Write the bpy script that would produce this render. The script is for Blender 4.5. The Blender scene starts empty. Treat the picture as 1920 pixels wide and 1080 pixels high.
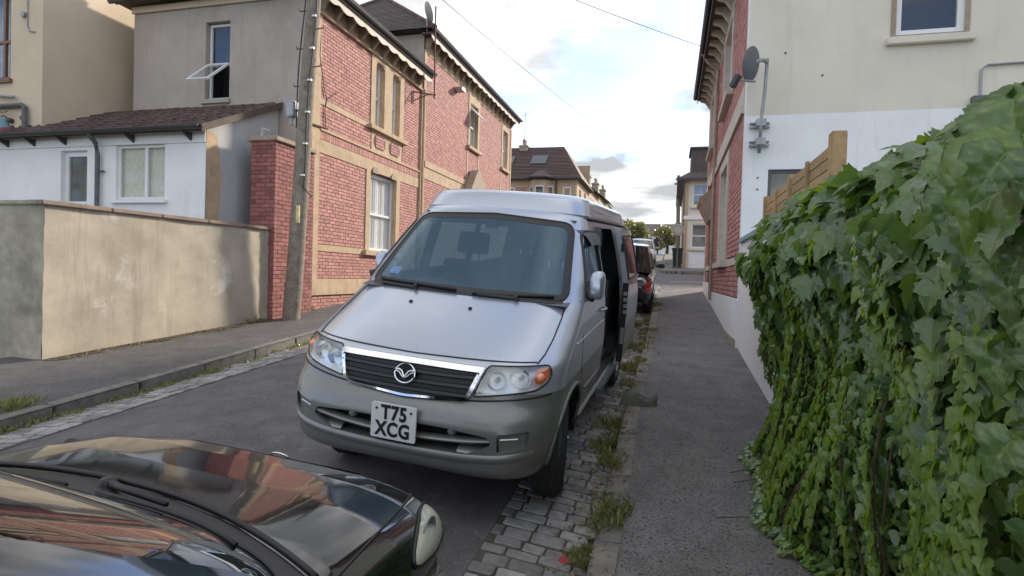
import bpy, bmesh, math, random
import numpy as np
from mathutils import Vector, Matrix
random.seed(7)
RNG = np.random.default_rng(11)
scene = bpy.context.scene
COL = scene.collection

# ---------------------------------------------------------------- camera
F_PX, CZ, SLOPE = 1100.0, 1.76, 0.073
YAW, PITCH, ROLL = math.atan(296 / F_PX), math.radians(-1.25), math.radians(1.7)
def cam_basis():
    f = Vector((-math.sin(YAW) * math.cos(PITCH), math.cos(YAW) * math.cos(PITCH), math.sin(PITCH)))
    r = Vector((math.cos(YAW), math.sin(YAW), 0.0)); u = r.cross(f)
    c, s = math.cos(ROLL), math.sin(ROLL)
    return c * r + s * u, -s * r + c * u, f
CR, CU, CF = cam_basis()
CPOS = Vector((0, 0, CZ))
cd = bpy.data.cameras.new('camera'); cam = bpy.data.objects.new('camera', cd); COL.objects.link(cam)
cd.sensor_width = 36.0; cd.lens = 36.0 * F_PX / 1920.0; cd.clip_start = 0.05; cd.clip_end = 3000
m = Matrix((CR, CU, -CF)).transposed().to_4x4(); m.translation = CPOS
cam.matrix_world = m
scene.camera = cam

# ---------------------------------------------------------------- sky, sun, exposure
SUN_A, SUN_EL = math.radians(60), math.radians(25)      # from +X towards +Y
SUN_DIR = Vector((math.cos(SUN_A) * math.cos(SUN_EL), math.sin(SUN_A) * math.cos(SUN_EL), math.sin(SUN_EL)))
w = bpy.data.worlds.new('World'); scene.world = w; w.use_nodes = True
nt = w.node_tree; nt.nodes.clear()
def N(t, typ, **kw):
    n = t.nodes.new(typ)
    for k, v in kw.items():
        if k.startswith('i_'):
            n.inputs[k[2:].replace('_', ' ')].default_value = v
        else: setattr(n, k, v)
    return n
out = N(nt, 'ShaderNodeOutputWorld'); bg = N(nt, 'ShaderNodeBackground'); bg.inputs[1].default_value = 0.13
sky = N(nt, 'ShaderNodeTexSky', sky_type='NISHITA', sun_disc=False, sun_elevation=SUN_EL,
        sun_rotation=math.pi / 2 - SUN_A, air_density=0.5, dust_density=0.3, ozone_density=1.6)
tc = N(nt, 'ShaderNodeTexCoord'); sep = N(nt, 'ShaderNodeSeparateXYZ')
nt.links.new(tc.outputs['Generated'], sep.inputs[0])
mx = N(nt, 'ShaderNodeMath', operation='MAXIMUM'); mx.inputs[1].default_value = 0.0
nt.links.new(sep.outputs[2], mx.inputs[0])
ad = N(nt, 'ShaderNodeMath', operation='ADD'); ad.inputs[1].default_value = 0.16
nt.links.new(mx.outputs[0], ad.inputs[0])
dx = N(nt, 'ShaderNodeMath', operation='DIVIDE'); dy = N(nt, 'ShaderNodeMath', operation='DIVIDE')
nt.links.new(sep.outputs[0], dx.inputs[0]); nt.links.new(ad.outputs[0], dx.inputs[1])
nt.links.new(sep.outputs[1], dy.inputs[0]); nt.links.new(ad.outputs[0], dy.inputs[1])
cmb = N(nt, 'ShaderNodeCombineXYZ'); nt.links.new(dx.outputs[0], cmb.inputs[0]); nt.links.new(dy.outputs[0], cmb.inputs[1])
cmb.inputs[2].default_value = 3.7
n1 = N(nt, 'ShaderNodeTexNoise', noise_dimensions='3D'); n1.inputs['Scale'].default_value = 1.25
n1.inputs['Detail'].default_value = 8; n1.inputs['Roughness'].default_value = 0.55; n1.inputs['Distortion'].default_value = 0.35
nt.links.new(cmb.outputs[0], n1.inputs['Vector'])
r1 = N(nt, 'ShaderNodeValToRGB'); r1.color_ramp.elements[0].color = (0.22, 0.22, 0.22, 1); r1.color_ramp.elements[0].position = 0.37; r1.color_ramp.elements[1].position = 0.50
nt.links.new(n1.outputs['Fac'], r1.inputs[0])
n2 = N(nt, 'ShaderNodeTexNoise'); n2.inputs['Scale'].default_value = 1.9; n2.inputs['Detail'].default_value = 7
cm2 = N(nt, 'ShaderNodeVectorMath', operation='ADD'); cm2.inputs[1].default_value = (4.1, 2.2, 0.5)
nt.links.new(cmb.outputs[0], cm2.inputs[0]); nt.links.new(cm2.outputs[0], n2.inputs['Vector'])
r2 = N(nt, 'ShaderNodeValToRGB')
r2.color_ramp.elements[0].position = 0.40; r2.color_ramp.elements[0].color = (1.18, 1.21, 1.27, 1)
r2.color_ramp.elements[1].position = 0.58; r2.color_ramp.elements[1].color = (2.8, 2.78, 2.75, 1)
nt.links.new(n2.outputs['Fac'], r2.inputs[0])
mix = N(nt, 'ShaderNodeMix', data_type='RGBA')
nt.links.new(r1.outputs[0], mix.inputs['Factor']); nt.links.new(sky.outputs[0], mix.inputs['A']); nt.links.new(r2.outputs[0], mix.inputs['B'])
nt.links.new(mix.outputs['Result'], bg.inputs[0]); nt.links.new(bg.outputs[0], out.inputs[0])
sd = bpy.data.lights.new('sun', 'SUN'); sun = bpy.data.objects.new('sun', sd); COL.objects.link(sun)
sd.energy = 1.4; sd.angle = math.radians(5); sd.color = (1.0, 0.9, 0.76)
sun.rotation_euler = SUN_DIR.to_track_quat('Z', 'Y').to_euler(); sun.location = (0, 0, 30)
scene.view_settings.view_transform = 'Standard'; scene.view_settings.look = 'None'
scene.view_settings.exposure = 1.97; scene.view_settings.gamma = 1.0
scene.view_settings.use_curve_mapping = False

# ---------------------------------------------------------------- pixel helpers (1920x1080 photograph)
def ray(px, py): return CF + CR * ((px - 960) / F_PX) - CU * ((py - 540) / F_PX)
def on_x(px, py, X): d = ray(px, py); return CPOS + d * (X / d.x)
def on_y(px, py, Y): d = ray(px, py); return CPOS + d * (Y / d.y)
def gz(y): return SLOPE * max(-25.0, min(y, 56.0))
def on_g(px, py, off=0.0):
    d = ray(px, py); return CPOS + d * ((off - CPOS.z) / (d.z - SLOPE * d.y))
def cam_dist(p): return (Vector(p) - CPOS).length

# ---------------------------------------------------------------- object helpers
class MB:
    def __init__(s): s.v = []; s.f = []
    def quad(s, a, b, c, d):
        i = len(s.v); s.v += [tuple(a), tuple(b), tuple(c), tuple(d)]; s.f.append((i, i + 1, i + 2, i + 3)); return s
    def poly(s, pts):
        i = len(s.v); s.v += [tuple(p) for p in pts]; s.f.append(tuple(range(i, i + len(pts)))); return s
    def hexa(s, p):      # 8 points: bottom ring 0-3, top ring 4-7
        i = len(s.v); s.v += [tuple(q) for q in p]
        for f in ((3, 2, 1, 0), (4, 5, 6, 7), (0, 1, 5, 4), (1, 2, 6, 5), (2, 3, 7, 6), (3, 0, 4, 7)):
            s.f.append(tuple(i + k for k in f))
        return s
    def box(s, x0, x1, y0, y1, z0, z1):
        return s.hexa([(x0, y0, z0), (x1, y0, z0), (x1, y1, z0), (x0, y1, z0), (x0, y0, z1), (x1, y0, z1), (x1, y1, z1), (x0, y1, z1)])
    def pbox(s, P, u0, u1, v0, v1, d0, d1):
        return s.hexa([P(u0, v0, d0), P(u1, v0, d0), P(u1, v0, d1), P(u0, v0, d1), P(u0, v1, d0), P(u1, v1, d0), P(u1, v1, d1), P(u0, v1, d1)])
    def prism(s, P, poly, d0, d1):   # poly in (u,v)
        n = len(poly); i = len(s.v)
        s.v += [tuple(P(u, v, d0)) for u, v in poly] + [tuple(P(u, v, d1)) for u, v in poly]
        s.f.append(tuple(range(i, i + n))[::-1]); s.f.append(tuple(range(i + n, i + 2 * n)))
        for k in range(n): s.f.append((i + k, i + (k + 1) % n, i + n + (k + 1) % n, i + n + k))
        return s
    def tube(s, pts, r, n=8, cap=True, closed=False, flat=None):
        pts = [Vector(p) for p in pts]; m_ = len(pts); rings = []
        for k, p in enumerate(pts):
            if closed: t = pts[(k + 1) % m_] - pts[k - 1]
            else: t = pts[min(k + 1, m_ - 1)] - pts[max(k - 1, 0)]
            t.normalize()
            ref = flat if flat else (Vector((0, 0, 1)) if abs(t.z) < 0.9 else Vector((1, 0, 0)))
            a = t.cross(ref).normalized(); b = a.cross(t).normalized()
            rr = r[k] if isinstance(r, list) else r
            ra, rb = rr if isinstance(rr, tuple) else (rr, rr)
            i = len(s.v)
            for j in range(n):
                q = 2 * math.pi * j / n; s.v.append(tuple(p + a * (ra * math.cos(q)) + b * (rb * math.sin(q))))
            rings.append(i)
        L = m_ if closed else m_ - 1
        for k in range(L):
            i, j2 = rings[k], rings[(k + 1) % m_]
            for j in range(n): s.f.append((i + j, i + (j + 1) % n, j2 + (j + 1) % n, j2 + j))
        if cap and not closed:
            s.f.append(tuple(rings[0] + j for j in range(n))[::-1]); s.f.append(tuple(rings[-1] + j for j in range(n)))
        return s
    def lathe(s, prof, n=24, axis='z', c=(0, 0, 0)):   # prof: (r, h)
        rings = []
        for r, h in prof:
            i = len(s.v)
            for j in range(n):
                q = 2 * math.pi * j / n; a, b = r * math.cos(q), r * math.sin(q)
                p = {'z': (a, b, h), 'x': (h, a, b), 'y': (b, h, a)}[axis]
                s.v.append((p[0] + c[0], p[1] + c[1], p[2] + c[2]))
            rings.append(i)
        for k in range(len(rings) - 1):
            i, j2 = rings[k], rings[k + 1]
            for j in range(n): s.f.append((i + j, i + (j + 1) % n, j2 + (j + 1) % n, j2 + j))
        return s
    def grid(s, rows, closed=False):
        i = len(s.v); nr, nc = len(rows), len(rows[0])
        for r in rows: s.v += [tuple(p) for p in r]
        for a in range(nr - 1):
            for b in range(nc if closed else nc - 1):
                c = (b + 1) % nc
                s.f.append((i + a * nc + b, i + a * nc + c, i + (a + 1) * nc + c, i + (a + 1) * nc + b))
        return s
    def build(s, name, mat, parent=None, smooth=False, fix=True, bevel=0.0, kind=None):
        me = bpy.data.meshes.new(name); me.from_pydata(s.v, [], s.f); me.update()
        if fix or bevel:
            bm = bmesh.new(); bm.from_mesh(me)
            if bevel or smooth: bmesh.ops.remove_doubles(bm, verts=bm.verts, dist=1e-5)
            bmesh.ops.recalc_face_normals(bm, faces=bm.faces)
            if bevel:
                es = [e for e in bm.edges if len(e.link_faces) == 2 and e.calc_face_angle(0) > 0.5]
                bmesh.ops.bevel(bm, geom=es, offset=bevel, segments=2, affect='EDGES', clamp_overlap=True)
            bm.to_mesh(me); bm.free()
        return link(name, me, mat, parent, smooth, kind)
def link(name, me, mat, parent=None, smooth=False, kind=None):
    o = bpy.data.objects.new(name, me); COL.objects.link(o)
    if mat is not None and not me.materials: me.materials.append(mat)
    if smooth:
        for p in me.polygons: p.use_smooth = True
        if smooth is not True:
            try: me.set_sharp_from_angle(angle=math.radians(smooth))
            except Exception: pass
    if kind: o['kind'] = kind
    if parent is not None: put(o, parent)
    return o
def put(o, parent):
    o.parent = parent
    if not parent.get('_local'): o.matrix_parent_inverse = PINV.get(parent.name) or Matrix()
PINV = {}
def thing(name, label, cat, loc=(0, 0, 0), group=None):
    """Empty at a thing's base; its parts are given in world coordinates."""
    o = bpy.data.objects.new(name, None); COL.objects.link(o); o.location = loc; o.empty_display_size = 0.2
    PINV[o.name] = Matrix.Translation(-Vector(loc))
    return tag(o, label, cat, group)
def thing_m(name, label, cat, mat4, group=None):
    """Empty with a full matrix; its parts are given in local coordinates."""
    o = bpy.data.objects.new(name, None); COL.objects.link(o); o.matrix_world = mat4
    return tag(o, label, cat, group)
def tag(o, label, cat, group=None):
    o['label'] = label; o['category'] = cat
    if group: o['group'] = group
    return o
def struct(o): o['kind'] = 'structure'; return o
def sub(o, parent):      # parent a part to a part (both in the same frame)
    o.parent = parent; return o
def PX(X, sgn=1): return lambda u, v, d: Vector((X + sgn * d, u, v))     # wall in a plane of constant X, u = Y
def PY(Y, sgn=-1): return lambda u, v, d: Vector((u, Y + sgn * d, v))    # wall in a plane of constant Y, u = X
def wall_holes(mb, P, u0, u1, v0, v1, holes, reveal=0.14):
    us = sorted({u0, u1, *[h[0] for h in holes], *[h[1] for h in holes]}); vs = sorted({v0, v1, *[h[2] for h in holes], *[h[3] for h in holes]})
    us = [u for u in us if u0 <= u <= u1]; vs = [v for v in vs if v0 <= v <= v1]
    for a, b in zip(us, us[1:]):
        for c, d in zip(vs, vs[1:]):
            mu, mv = (a + b) / 2, (c + d) / 2
            if any(h[0] < mu < h[1] and h[2] < mv < h[3] for h in holes): continue
            mb.quad(P(a, c, 0), P(b, c, 0), P(b, d, 0), P(a, d, 0))
    for a, b, c, d in holes:
        for p, q in (((a, c), (a, d)), ((a, d), (b, d)), ((b, d), (b, c)), ((b, c), (a, c))):
            mb.quad(P(p[0], p[1], 0), P(q[0], q[1], 0), P(q[0], q[1], -reveal), P(p[0], p[1], -reveal))
    return mb

# ---------------------------------------------------------------- materials
def nmat(name):
    mt = bpy.data.materials.new(name); mt.use_nodes = True; t = mt.node_tree
    return mt, t, t.nodes['Principled BSDF']
def simple(name, col, rough=0.6, metal=0.0, coat=0.0, ior=1.5, var=0.0, scale=6.0, bump=0.0, bscale=60.0, dirt=None, dscale=2.0, spec=None, rand=0.0, detail=6, streak=None, speck=None):
    mt, t, b = nmat(name)
    b.inputs['Roughness'].default_value = rough; b.inputs['Metallic'].default_value = metal
    b.inputs['Coat Weight'].default_value = coat; b.inputs['Coat Roughness'].default_value = 0.03; b.inputs['IOR'].default_value = ior
    if spec is not None: b.inputs['Specular IOR Level'].default_value = spec
    b.inputs['Base Color'].default_value = (*col, 1)
    gm = N(t, 'ShaderNodeNewGeometry'); last = None
    if var or dirt or rand:
        c = N(t, 'ShaderNodeRGB'); c.outputs[0].default_value = (*col, 1); last = c.outputs[0]
    if var:
        n = N(t, 'ShaderNodeTexNoise'); n.inputs['Scale'].default_value = scale; n.inputs['Detail'].default_value = detail; n.inputs['Roughness'].default_value = 0.65
        t.links.new(gm.outputs['Position'], n.inputs['Vector'])
        mr = N(t, 'ShaderNodeMapRange'); mr.inputs[1].default_value = 0.3; mr.inputs[2].default_value = 0.7; mr.inputs[3].default_value = 1 - var; mr.inputs[4].default_value = 1 + var
        t.links.new(n.outputs['Fac'], mr.inputs[0])
        mm = N(t, 'ShaderNodeVectorMath', operation='SCALE'); t.links.new(last, mm.inputs[0]); t.links.new(mr.outputs[0], mm.inputs['Scale']); last = mm.outputs[0]
    if rand:
        oi = N(t, 'ShaderNodeObjectInfo'); s_ = N(t, 'ShaderNodeMath', operation='ADD')
        t.links.new(oi.outputs['Random'], s_.inputs[0]); t.links.new(gm.outputs['Random Per Island'], s_.inputs[1])
        fr = N(t, 'ShaderNodeMath', operation='FRACT'); t.links.new(s_.outputs[0], fr.inputs[0])
        mr = N(t, 'ShaderNodeMapRange'); mr.inputs[3].default_value = 1 - rand; mr.inputs[4].default_value = 1 + rand
        t.links.new(fr.outputs[0], mr.inputs[0])
        mm = N(t, 'ShaderNodeVectorMath', operation='SCALE'); t.links.new(last, mm.inputs[0]); t.links.new(mr.outputs[0], mm.inputs['Scale']); last = mm.outputs[0]
    if dirt:
        n = N(t, 'ShaderNodeTexNoise'); n.inputs['Scale'].default_value = dscale; n.inputs['Detail'].default_value = 9; n.inputs['Roughness'].default_value = 0.7
        t.links.new(gm.outputs['Position'], n.inputs['Vector'])
        cr = N(t, 'ShaderNodeValToRGB'); cr.color_ramp.elements[0].position = dirt[1]; cr.color_ramp.elements[1].position = dirt[2]
        t.links.new(n.outputs['Fac'], cr.inputs[0])
        mxx = N(t, 'ShaderNodeMix', data_type='RGBA'); t.links.new(cr.outputs[0], mxx.inputs['Factor']); t.links.new(last, mxx.inputs['A']); mxx.inputs['B'].default_value = (*dirt[0], 1)
        last = mxx.outputs['Result']
    if speck:
        n = N(t, 'ShaderNodeTexNoise'); n.inputs['Scale'].default_value = speck[3]; n.inputs['Detail'].default_value = 3; n.inputs['Roughness'].default_value = 0.6; t.links.new(gm.outputs['Position'], n.inputs['Vector'])
        cr = N(t, 'ShaderNodeValToRGB'); cr.color_ramp.elements[0].position = speck[1]; cr.color_ramp.elements[1].position = speck[2]; t.links.new(n.outputs['Fac'], cr.inputs[0])
        mxx = N(t, 'ShaderNodeMix', data_type='RGBA'); t.links.new(cr.outputs[0], mxx.inputs['Factor']); t.links.new(last, mxx.inputs['A']); mxx.inputs['B'].default_value = (*speck[0], 1); last = mxx.outputs['Result']
    if streak:
        mpn = N(t, 'ShaderNodeMapping'); mpn.inputs['Scale'].default_value = (5.5, 5.5, 0.45); t.links.new(gm.outputs['Position'], mpn.inputs['Vector'])
        n = N(t, 'ShaderNodeTexNoise'); n.inputs['Scale'].default_value = 1.0; n.inputs['Detail'].default_value = 7; n.inputs['Roughness'].default_value = 0.68; t.links.new(mpn.outputs[0], n.inputs['Vector'])
        cr = N(t, 'ShaderNodeValToRGB'); cr.color_ramp.elements[0].position = streak[1]; cr.color_ramp.elements[1].position = streak[2]; t.links.new(n.outputs['Fac'], cr.inputs[0])
        mxx = N(t, 'ShaderNodeMix', data_type='RGBA'); t.links.new(cr.outputs[0], mxx.inputs['Factor']); t.links.new(last, mxx.inputs['A']); mxx.inputs['B'].default_value = (*streak[0], 1); last = mxx.outputs['Result']
    if last is not None: t.links.new(last, b.inputs['Base Color'])
    if bump:
        n = N(t, 'ShaderNodeTexNoise'); n.inputs['Scale'].default_value = bscale; n.inputs['Detail'].default_value = 5; n.inputs['Roughness'].default_value = 0.6
        t.links.new(gm.outputs['Position'], n.inputs['Vector'])
        bp = N(t, 'ShaderNodeBump'); bp.inputs['Strength'].default_value = min(1.0, bump); bp.inputs['Distance'].default_value = 0.01
        t.links.new(n.outputs['Fac'], bp.inputs['Height']); t.links.new(bp.outputs[0], b.inputs['Normal'])
    return mt
def glass(name, tint=(0.8, 0.86, 0.88), haze=0.04, film=(0.5, 0.55, 0.6), extra=0.0, fac=1.7, gcol=(0.95, 0.97, 1)):
    """Thin pane: transparent, mirror by Fresnel, plus a diffuse film (dust, clouding, painted sky sheen)."""
    mt, t, b = nmat(name); t.nodes.remove(b); o = t.nodes['Material Output']
    tr = N(t, 'ShaderNodeBsdfTransparent'); tr.inputs[0].default_value = (*tint, 1)
    gl = N(t, 'ShaderNodeBsdfGlossy'); gl.inputs['Roughness'].default_value = 0.015; gl.inputs[0].default_value = (*gcol, 1)
    df = N(t, 'ShaderNodeBsdfDiffuse'); df.inputs[0].default_value = (*film, 1)
    lw = N(t, 'ShaderNodeLayerWeight'); lw.inputs[0].default_value = 0.5
    p5 = N(t, 'ShaderNodeMath', operation='POWER'); p5.inputs[1].default_value = 5.0; t.links.new(lw.outputs['Facing'], p5.inputs[0])
    sc = N(t, 'ShaderNodeMath', operation='MULTIPLY_ADD'); sc.inputs[1].default_value = 0.95 * min(1, fac); sc.inputs[2].default_value = 0.05 * fac + extra; sc.use_clamp = True
    t.links.new(p5.outputs[0], sc.inputs[0])
    m1 = N(t, 'ShaderNodeMixShader'); m1.inputs[0].default_value = haze
    t.links.new(tr.outputs[0], m1.inputs[1]); t.links.new(df.outputs[0], m1.inputs[2])
    m2 = N(t, 'ShaderNodeMixShader'); t.links.new(sc.outputs[0], m2.inputs[0]); t.links.new(m1.outputs[0], m2.inputs[1]); t.links.new(gl.outputs[0], m2.inputs[2])
    t.links.new(m2.outputs[0], o.inputs[0]); return mt
def leafmat(name, col, col2, trans=0.35, rough=0.42):
    mt, t, b = nmat(name); o = t.nodes['Material Output']
    gm = N(t, 'ShaderNodeNewGeometry'); oi = N(t, 'ShaderNodeObjectInfo'); s_ = N(t, 'ShaderNodeMath', operation='ADD')
    t.links.new(oi.outputs['Random'], s_.inputs[0]); t.links.new(gm.outputs['Random Per Island'], s_.inputs[1])
    fr = N(t, 'ShaderNodeMath', operation='FRACT'); t.links.new(s_.outputs[0], fr.inputs[0])
    mxx = N(t, 'ShaderNodeMix', data_type='RGBA'); mxx.inputs['A'].default_value = (*col, 1); mxx.inputs['B'].default_value = (*col2, 1)
    t.links.new(fr.outputs[0], mxx.inputs['Factor'])
    n = N(t, 'ShaderNodeTexNoise'); n.inputs['Scale'].default_value = 45; n.inputs['Detail'].default_value = 4
    t.links.new(gm.outputs['Position'], n.inputs['Vector'])
    mr = N(t, 'ShaderNodeMapRange'); mr.inputs[3].default_value = 0.65; mr.inputs[4].default_value = 1.35; t.links.new(n.outputs['Fac'], mr.inputs[0])
    mm = N(t, 'ShaderNodeVectorMath', operation='SCALE'); t.links.new(mxx.outputs['Result'], mm.inputs[0]); t.links.new(mr.outputs[0], mm.inputs['Scale'])
    at = N(t, 'ShaderNodeAttribute', attribute_name='vein'); vc = N(t, 'ShaderNodeMix', data_type='RGBA'); vc.inputs['B'].default_value = (min(.5, col2[0] * 2.0), min(.5, col2[1] * 1.75), col2[2] * 1.6, 1)
    t.links.new(at.outputs['Fac'], vc.inputs['Factor']); t.links.new(mm.outputs[0], vc.inputs['A'])
    t.links.new(vc.outputs['Result'], b.inputs['Base Color']); b.inputs['Roughness'].default_value = rough; b.inputs['Coat Weight'].default_value = 0.5; b.inputs['Coat Roughness'].default_value = 0.22; b.inputs['Coat IOR'].default_value = 1.6
    bp = N(t, 'ShaderNodeBump'); bp.inputs['Strength'].default_value = 0.35; bp.inputs['Distance'].default_value = 0.01
    t.links.new(n.outputs['Fac'], bp.inputs['Height']); t.links.new(bp.outputs[0], b.inputs['Normal'])
    tl = N(t, 'ShaderNodeBsdfTranslucent'); br = N(t, 'ShaderNodeVectorMath', operation='MULTIPLY'); br.inputs[1].default_value = (1.7, 1.6, 0.5)
    t.links.new(mm.outputs[0], br.inputs[0]); t.links.new(br.outputs[0], tl.inputs[0])
    ms = N(t, 'ShaderNodeMixShader'); ms.inputs[0].default_value = trans; t.links.new(b.outputs[0], ms.inputs[1]); t.links.new(tl.outputs[0], ms.inputs[2])
    t.links.new(ms.outputs[0], o.inputs[0]); return mt

M = {}
M['asphalt'] = simple('asphalt', (0.115, 0.108, 0.111), 0.85, var=0.35, scale=2.2, bump=0.7, bscale=130, dirt=((0.20, 0.19, 0.18), 0.59, 0.72), dscale=6, speck=((0.26, 0.25, 0.24), 0.60, 0.70, 55))
M['pavement'] = simple('pavement', (0.175, 0.167, 0.165), 0.9, var=0.28, scale=3.5, bump=0.6, bscale=110, dirt=((0.23, 0.225, 0.22), 0.55, 0.75), dscale=1.4, speck=((0.055, 0.05, 0.05), 0.50, 0.66, 60))
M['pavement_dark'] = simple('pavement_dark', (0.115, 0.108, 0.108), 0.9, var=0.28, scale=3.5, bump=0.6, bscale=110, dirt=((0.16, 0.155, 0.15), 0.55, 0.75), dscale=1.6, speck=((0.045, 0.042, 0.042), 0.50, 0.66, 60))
M['sett'] = simple('sett', (0.26, 0.25, 0.24), 0.75, var=0.3, scale=14, bump=0.6, bscale=50, rand=0.35)
M['joint'] = simple('joint', (0.085, 0.075, 0.06), 0.95, var=0.3, bump=0.4, bscale=80)
M['kerb'] = simple('kerb', (0.20, 0.185, 0.165), 0.85, var=0.3, scale=7, bump=0.5, bscale=60, rand=0.15, dirt=((0.07, 0.08, 0.05), 0.55, 0.7), dscale=6)
M['soil'] = simple('soil', (0.07, 0.055, 0.04), 0.95, var=0.4, scale=15, bump=0.6)
M['earth'] = simple('earth', (0.09, 0.10, 0.06), 0.95, var=0.3, scale=1.0)
M['paint_line'] = simple('road_paint', (0.55, 0.54, 0.5), 0.7, var=0.25, scale=12)
M['brick'] = simple('brick', (0.47, 0.225, 0.195), 0.8, var=0.3, scale=9, bump=0.4, bscale=70, rand=0.17, dirt=((0.36, 0.18, 0.15), 0.52, 0.85), dscale=0.8, streak=((0.40, 0.21, 0.175), 0.56, 0.82))
M['brick_dark'] = simple('brick_dark', (0.30, 0.115, 0.105), 0.8, var=0.22, scale=9, bump=0.4, bscale=70, rand=0.25)
M['mortar'] = simple('mortar', (0.17, 0.092, 0.08), 0.95, var=0.25, scale=6)
M['stone'] = simple('stone', (0.50, 0.37, 0.24), 0.85, var=0.16, scale=4, bump=0.25, bscale=50, dirt=((0.30, 0.23, 0.16), 0.55, 0.78), dscale=2.6, streak=((0.33, 0.26, 0.19), 0.54, 0.78))
M['stone_grey'] = simple('stone_grey', (0.36, 0.29, 0.22), 0.85, var=0.2, scale=5, bump=0.3)
M['render_grey'] = simple('render_grey', (0.44, 0.39, 0.35), 0.9, var=0.12, scale=1.3, bump=0.25, bscale=90, dirt=((0.35, 0.30, 0.26), 0.52, 0.75), dscale=0.8, streak=((0.36, 0.31, 0.27), 0.52, 0.8))
M['render_blue'] = simple('render_blue_grey', (0.48, 0.48, 0.48), 0.9, var=0.1, scale=1.5, bump=0.2, bscale=70)
M['render_wall'] = simple('render_wall', (0.44, 0.385, 0.30), 0.9, var=0.2, scale=1.7, bump=0.3, bscale=40, dirt=((0.62, 0.59, 0.54), 0.58, 0.70), dscale=1.6, streak=((0.32, 0.27, 0.20), 0.53, 0.75))
M['render_return'] = simple('render_return', (0.40, 0.36, 0.29), 0.9, var=0.3, scale=2.0, bump=0.3, bscale=40, dirt=((0.20, 0.185, 0.14), 0.45, 0.70), dscale=1.9)  # darker, blotchy render for the wall's return face and its coping
M['cream'] = simple('cream_render', (0.66, 0.54, 0.40), 0.9, var=0.06, scale=1.2, bump=0.12, bscale=90)
M['gable'] = simple('gable_render', (0.74, 0.68, 0.58), 0.9, var=0.07, scale=1.1, bump=0.15, bscale=80, dirt=((0.62, 0.55, 0.46), 0.58, 0.8), dscale=0.9, streak=((0.62, 0.56, 0.48), 0.56, 0.8))
M['white'] = simple('white_paint', (0.84, 0.84, 0.85), 0.8, var=0.05, scale=2.0, bump=0.12, bscale=70, dirt=((0.66, 0.63, 0.58), 0.62, 0.8), dscale=2.2, streak=((0.66, 0.64, 0.6), 0.58, 0.8))
M['upvc'] = simple('upvc', (0.78, 0.78, 0.78), 0.35)
M['coping'] = simple('coping', (0.27, 0.20, 0.155), 0.85, var=0.25, scale=6, bump=0.3)
M['teal'] = simple('teal_coping', (0.22, 0.36, 0.35), 0.8, var=0.25, scale=9, dirt=((0.36, 0.38, 0.35), 0.5, 0.7), dscale=5)
M['tile'] = simple('roof_tile', (0.105, 0.062, 0.058), 0.75, var=0.3, scale=7, bump=0.4, bscale=40, rand=0.3, dirt=((0.12, 0.11, 0.08), 0.55, 0.75), dscale=4)
M['slate'] = simple('roof_slate', (0.085, 0.07, 0.066), 0.75, var=0.3, scale=5, bump=0.4, bscale=30, rand=0.2)
M['lead'] = simple('dark_grey_paint', (0.05, 0.05, 0.052), 0.45, var=0.2)
M['greypaint'] = simple('grey_pipe', (0.11, 0.11, 0.115), 0.5, var=0.2)
M['soffit'] = simple('soffit', (0.10, 0.075, 0.06), 0.8, var=0.2)
M['scallop'] = simple('scalloped_board', (0.55, 0.50, 0.42), 0.7, var=0.15, scale=8)
M['pole'] = simple('weathered_pole', (0.24, 0.205, 0.165), 0.9, var=0.35, scale=9, bump=0.7, bscale=35)
M['timber'] = simple('fence_timber', (0.40, 0.27, 0.13), 0.75, var=0.25, scale=14, bump=0.3, bscale=60, rand=0.15)
M['brownframe'] = simple('brown_frame', (0.20, 0.09, 0.045), 0.5, var=0.15)
M['metal'] = simple('galvanised', (0.33, 0.34, 0.35), 0.5, metal=0.5, var=0.2)
M['dish'] = simple('dish_grey', (0.13, 0.13, 0.14), 0.55, var=0.15)
M['cable'] = simple('black_cable', (0.03, 0.03, 0.03), 0.6)
M['rust'] = simple('rusty_iron', (0.11, 0.06, 0.045), 0.8, var=0.3)
M['dark'] = simple('dark_inside', (0.015, 0.015, 0.016), 0.9)
M['curtain'] = simple('net_curtain', (0.86, 0.85, 0.82), 0.9, var=0.12, scale=14)
M['roompale'] = simple('pale_blind', (0.45, 0.46, 0.45), 0.9, var=0.3, scale=3)
M['pane_sky'] = glass('window_pane_bright', (0.86, 0.9, 0.92), 0.03, extra=0.16, fac=1.0)
M['pane_dull'] = glass('window_pane_dull', (0.80, 0.80, 0.74), 0.03, fac=0.8)
M['pane'] = glass('window_pane', (0.9, 0.92, 0.92), 0.02, extra=0.02, fac=1.0)
M['silver'] = simple('silver_paint', (0.46, 0.50, 0.575), 0.28, metal=0.55, coat=0.7, var=0.03, scale=120, dirt=((0.40, 0.41, 0.43), 0.55, 0.9), dscale=3, speck=((0.38, 0.37, 0.35), 0.70, 0.75, 150))
M['greyvan'] = simple('grey_paint', (0.215, 0.215, 0.205), 0.36, metal=0.4, coat=0.4, var=0.05, scale=60, dirt=((0.24, 0.225, 0.195), 0.52, 0.85), dscale=4, speck=((0.26, 0.25, 0.23), 0.66, 0.72, 130))
M['chrome'] = simple('chrome', (0.78, 0.79, 0.8), 0.09, metal=1.0)
M['reflector'] = simple('reflector', (0.9, 0.92, 0.92), 0.3, metal=0.2)
M['blackplastic'] = simple('black_plastic', (0.022, 0.022, 0.024), 0.5, var=0.2, scale=40)
M['rubber'] = simple('tyre_rubber', (0.022, 0.022, 0.023), 0.8, var=0.3, scale=30, bump=0.3, bscale=90)
M['alloy'] = simple('alloy', (0.42, 0.43, 0.44), 0.35, metal=0.8)
M['trim'] = simple('cabin_trim', (0.13, 0.14, 0.15), 0.8, var=0.15)
M['seat'] = simple('seat_fabric', (0.10, 0.105, 0.115), 0.95, var=0.25, scale=50)
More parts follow.
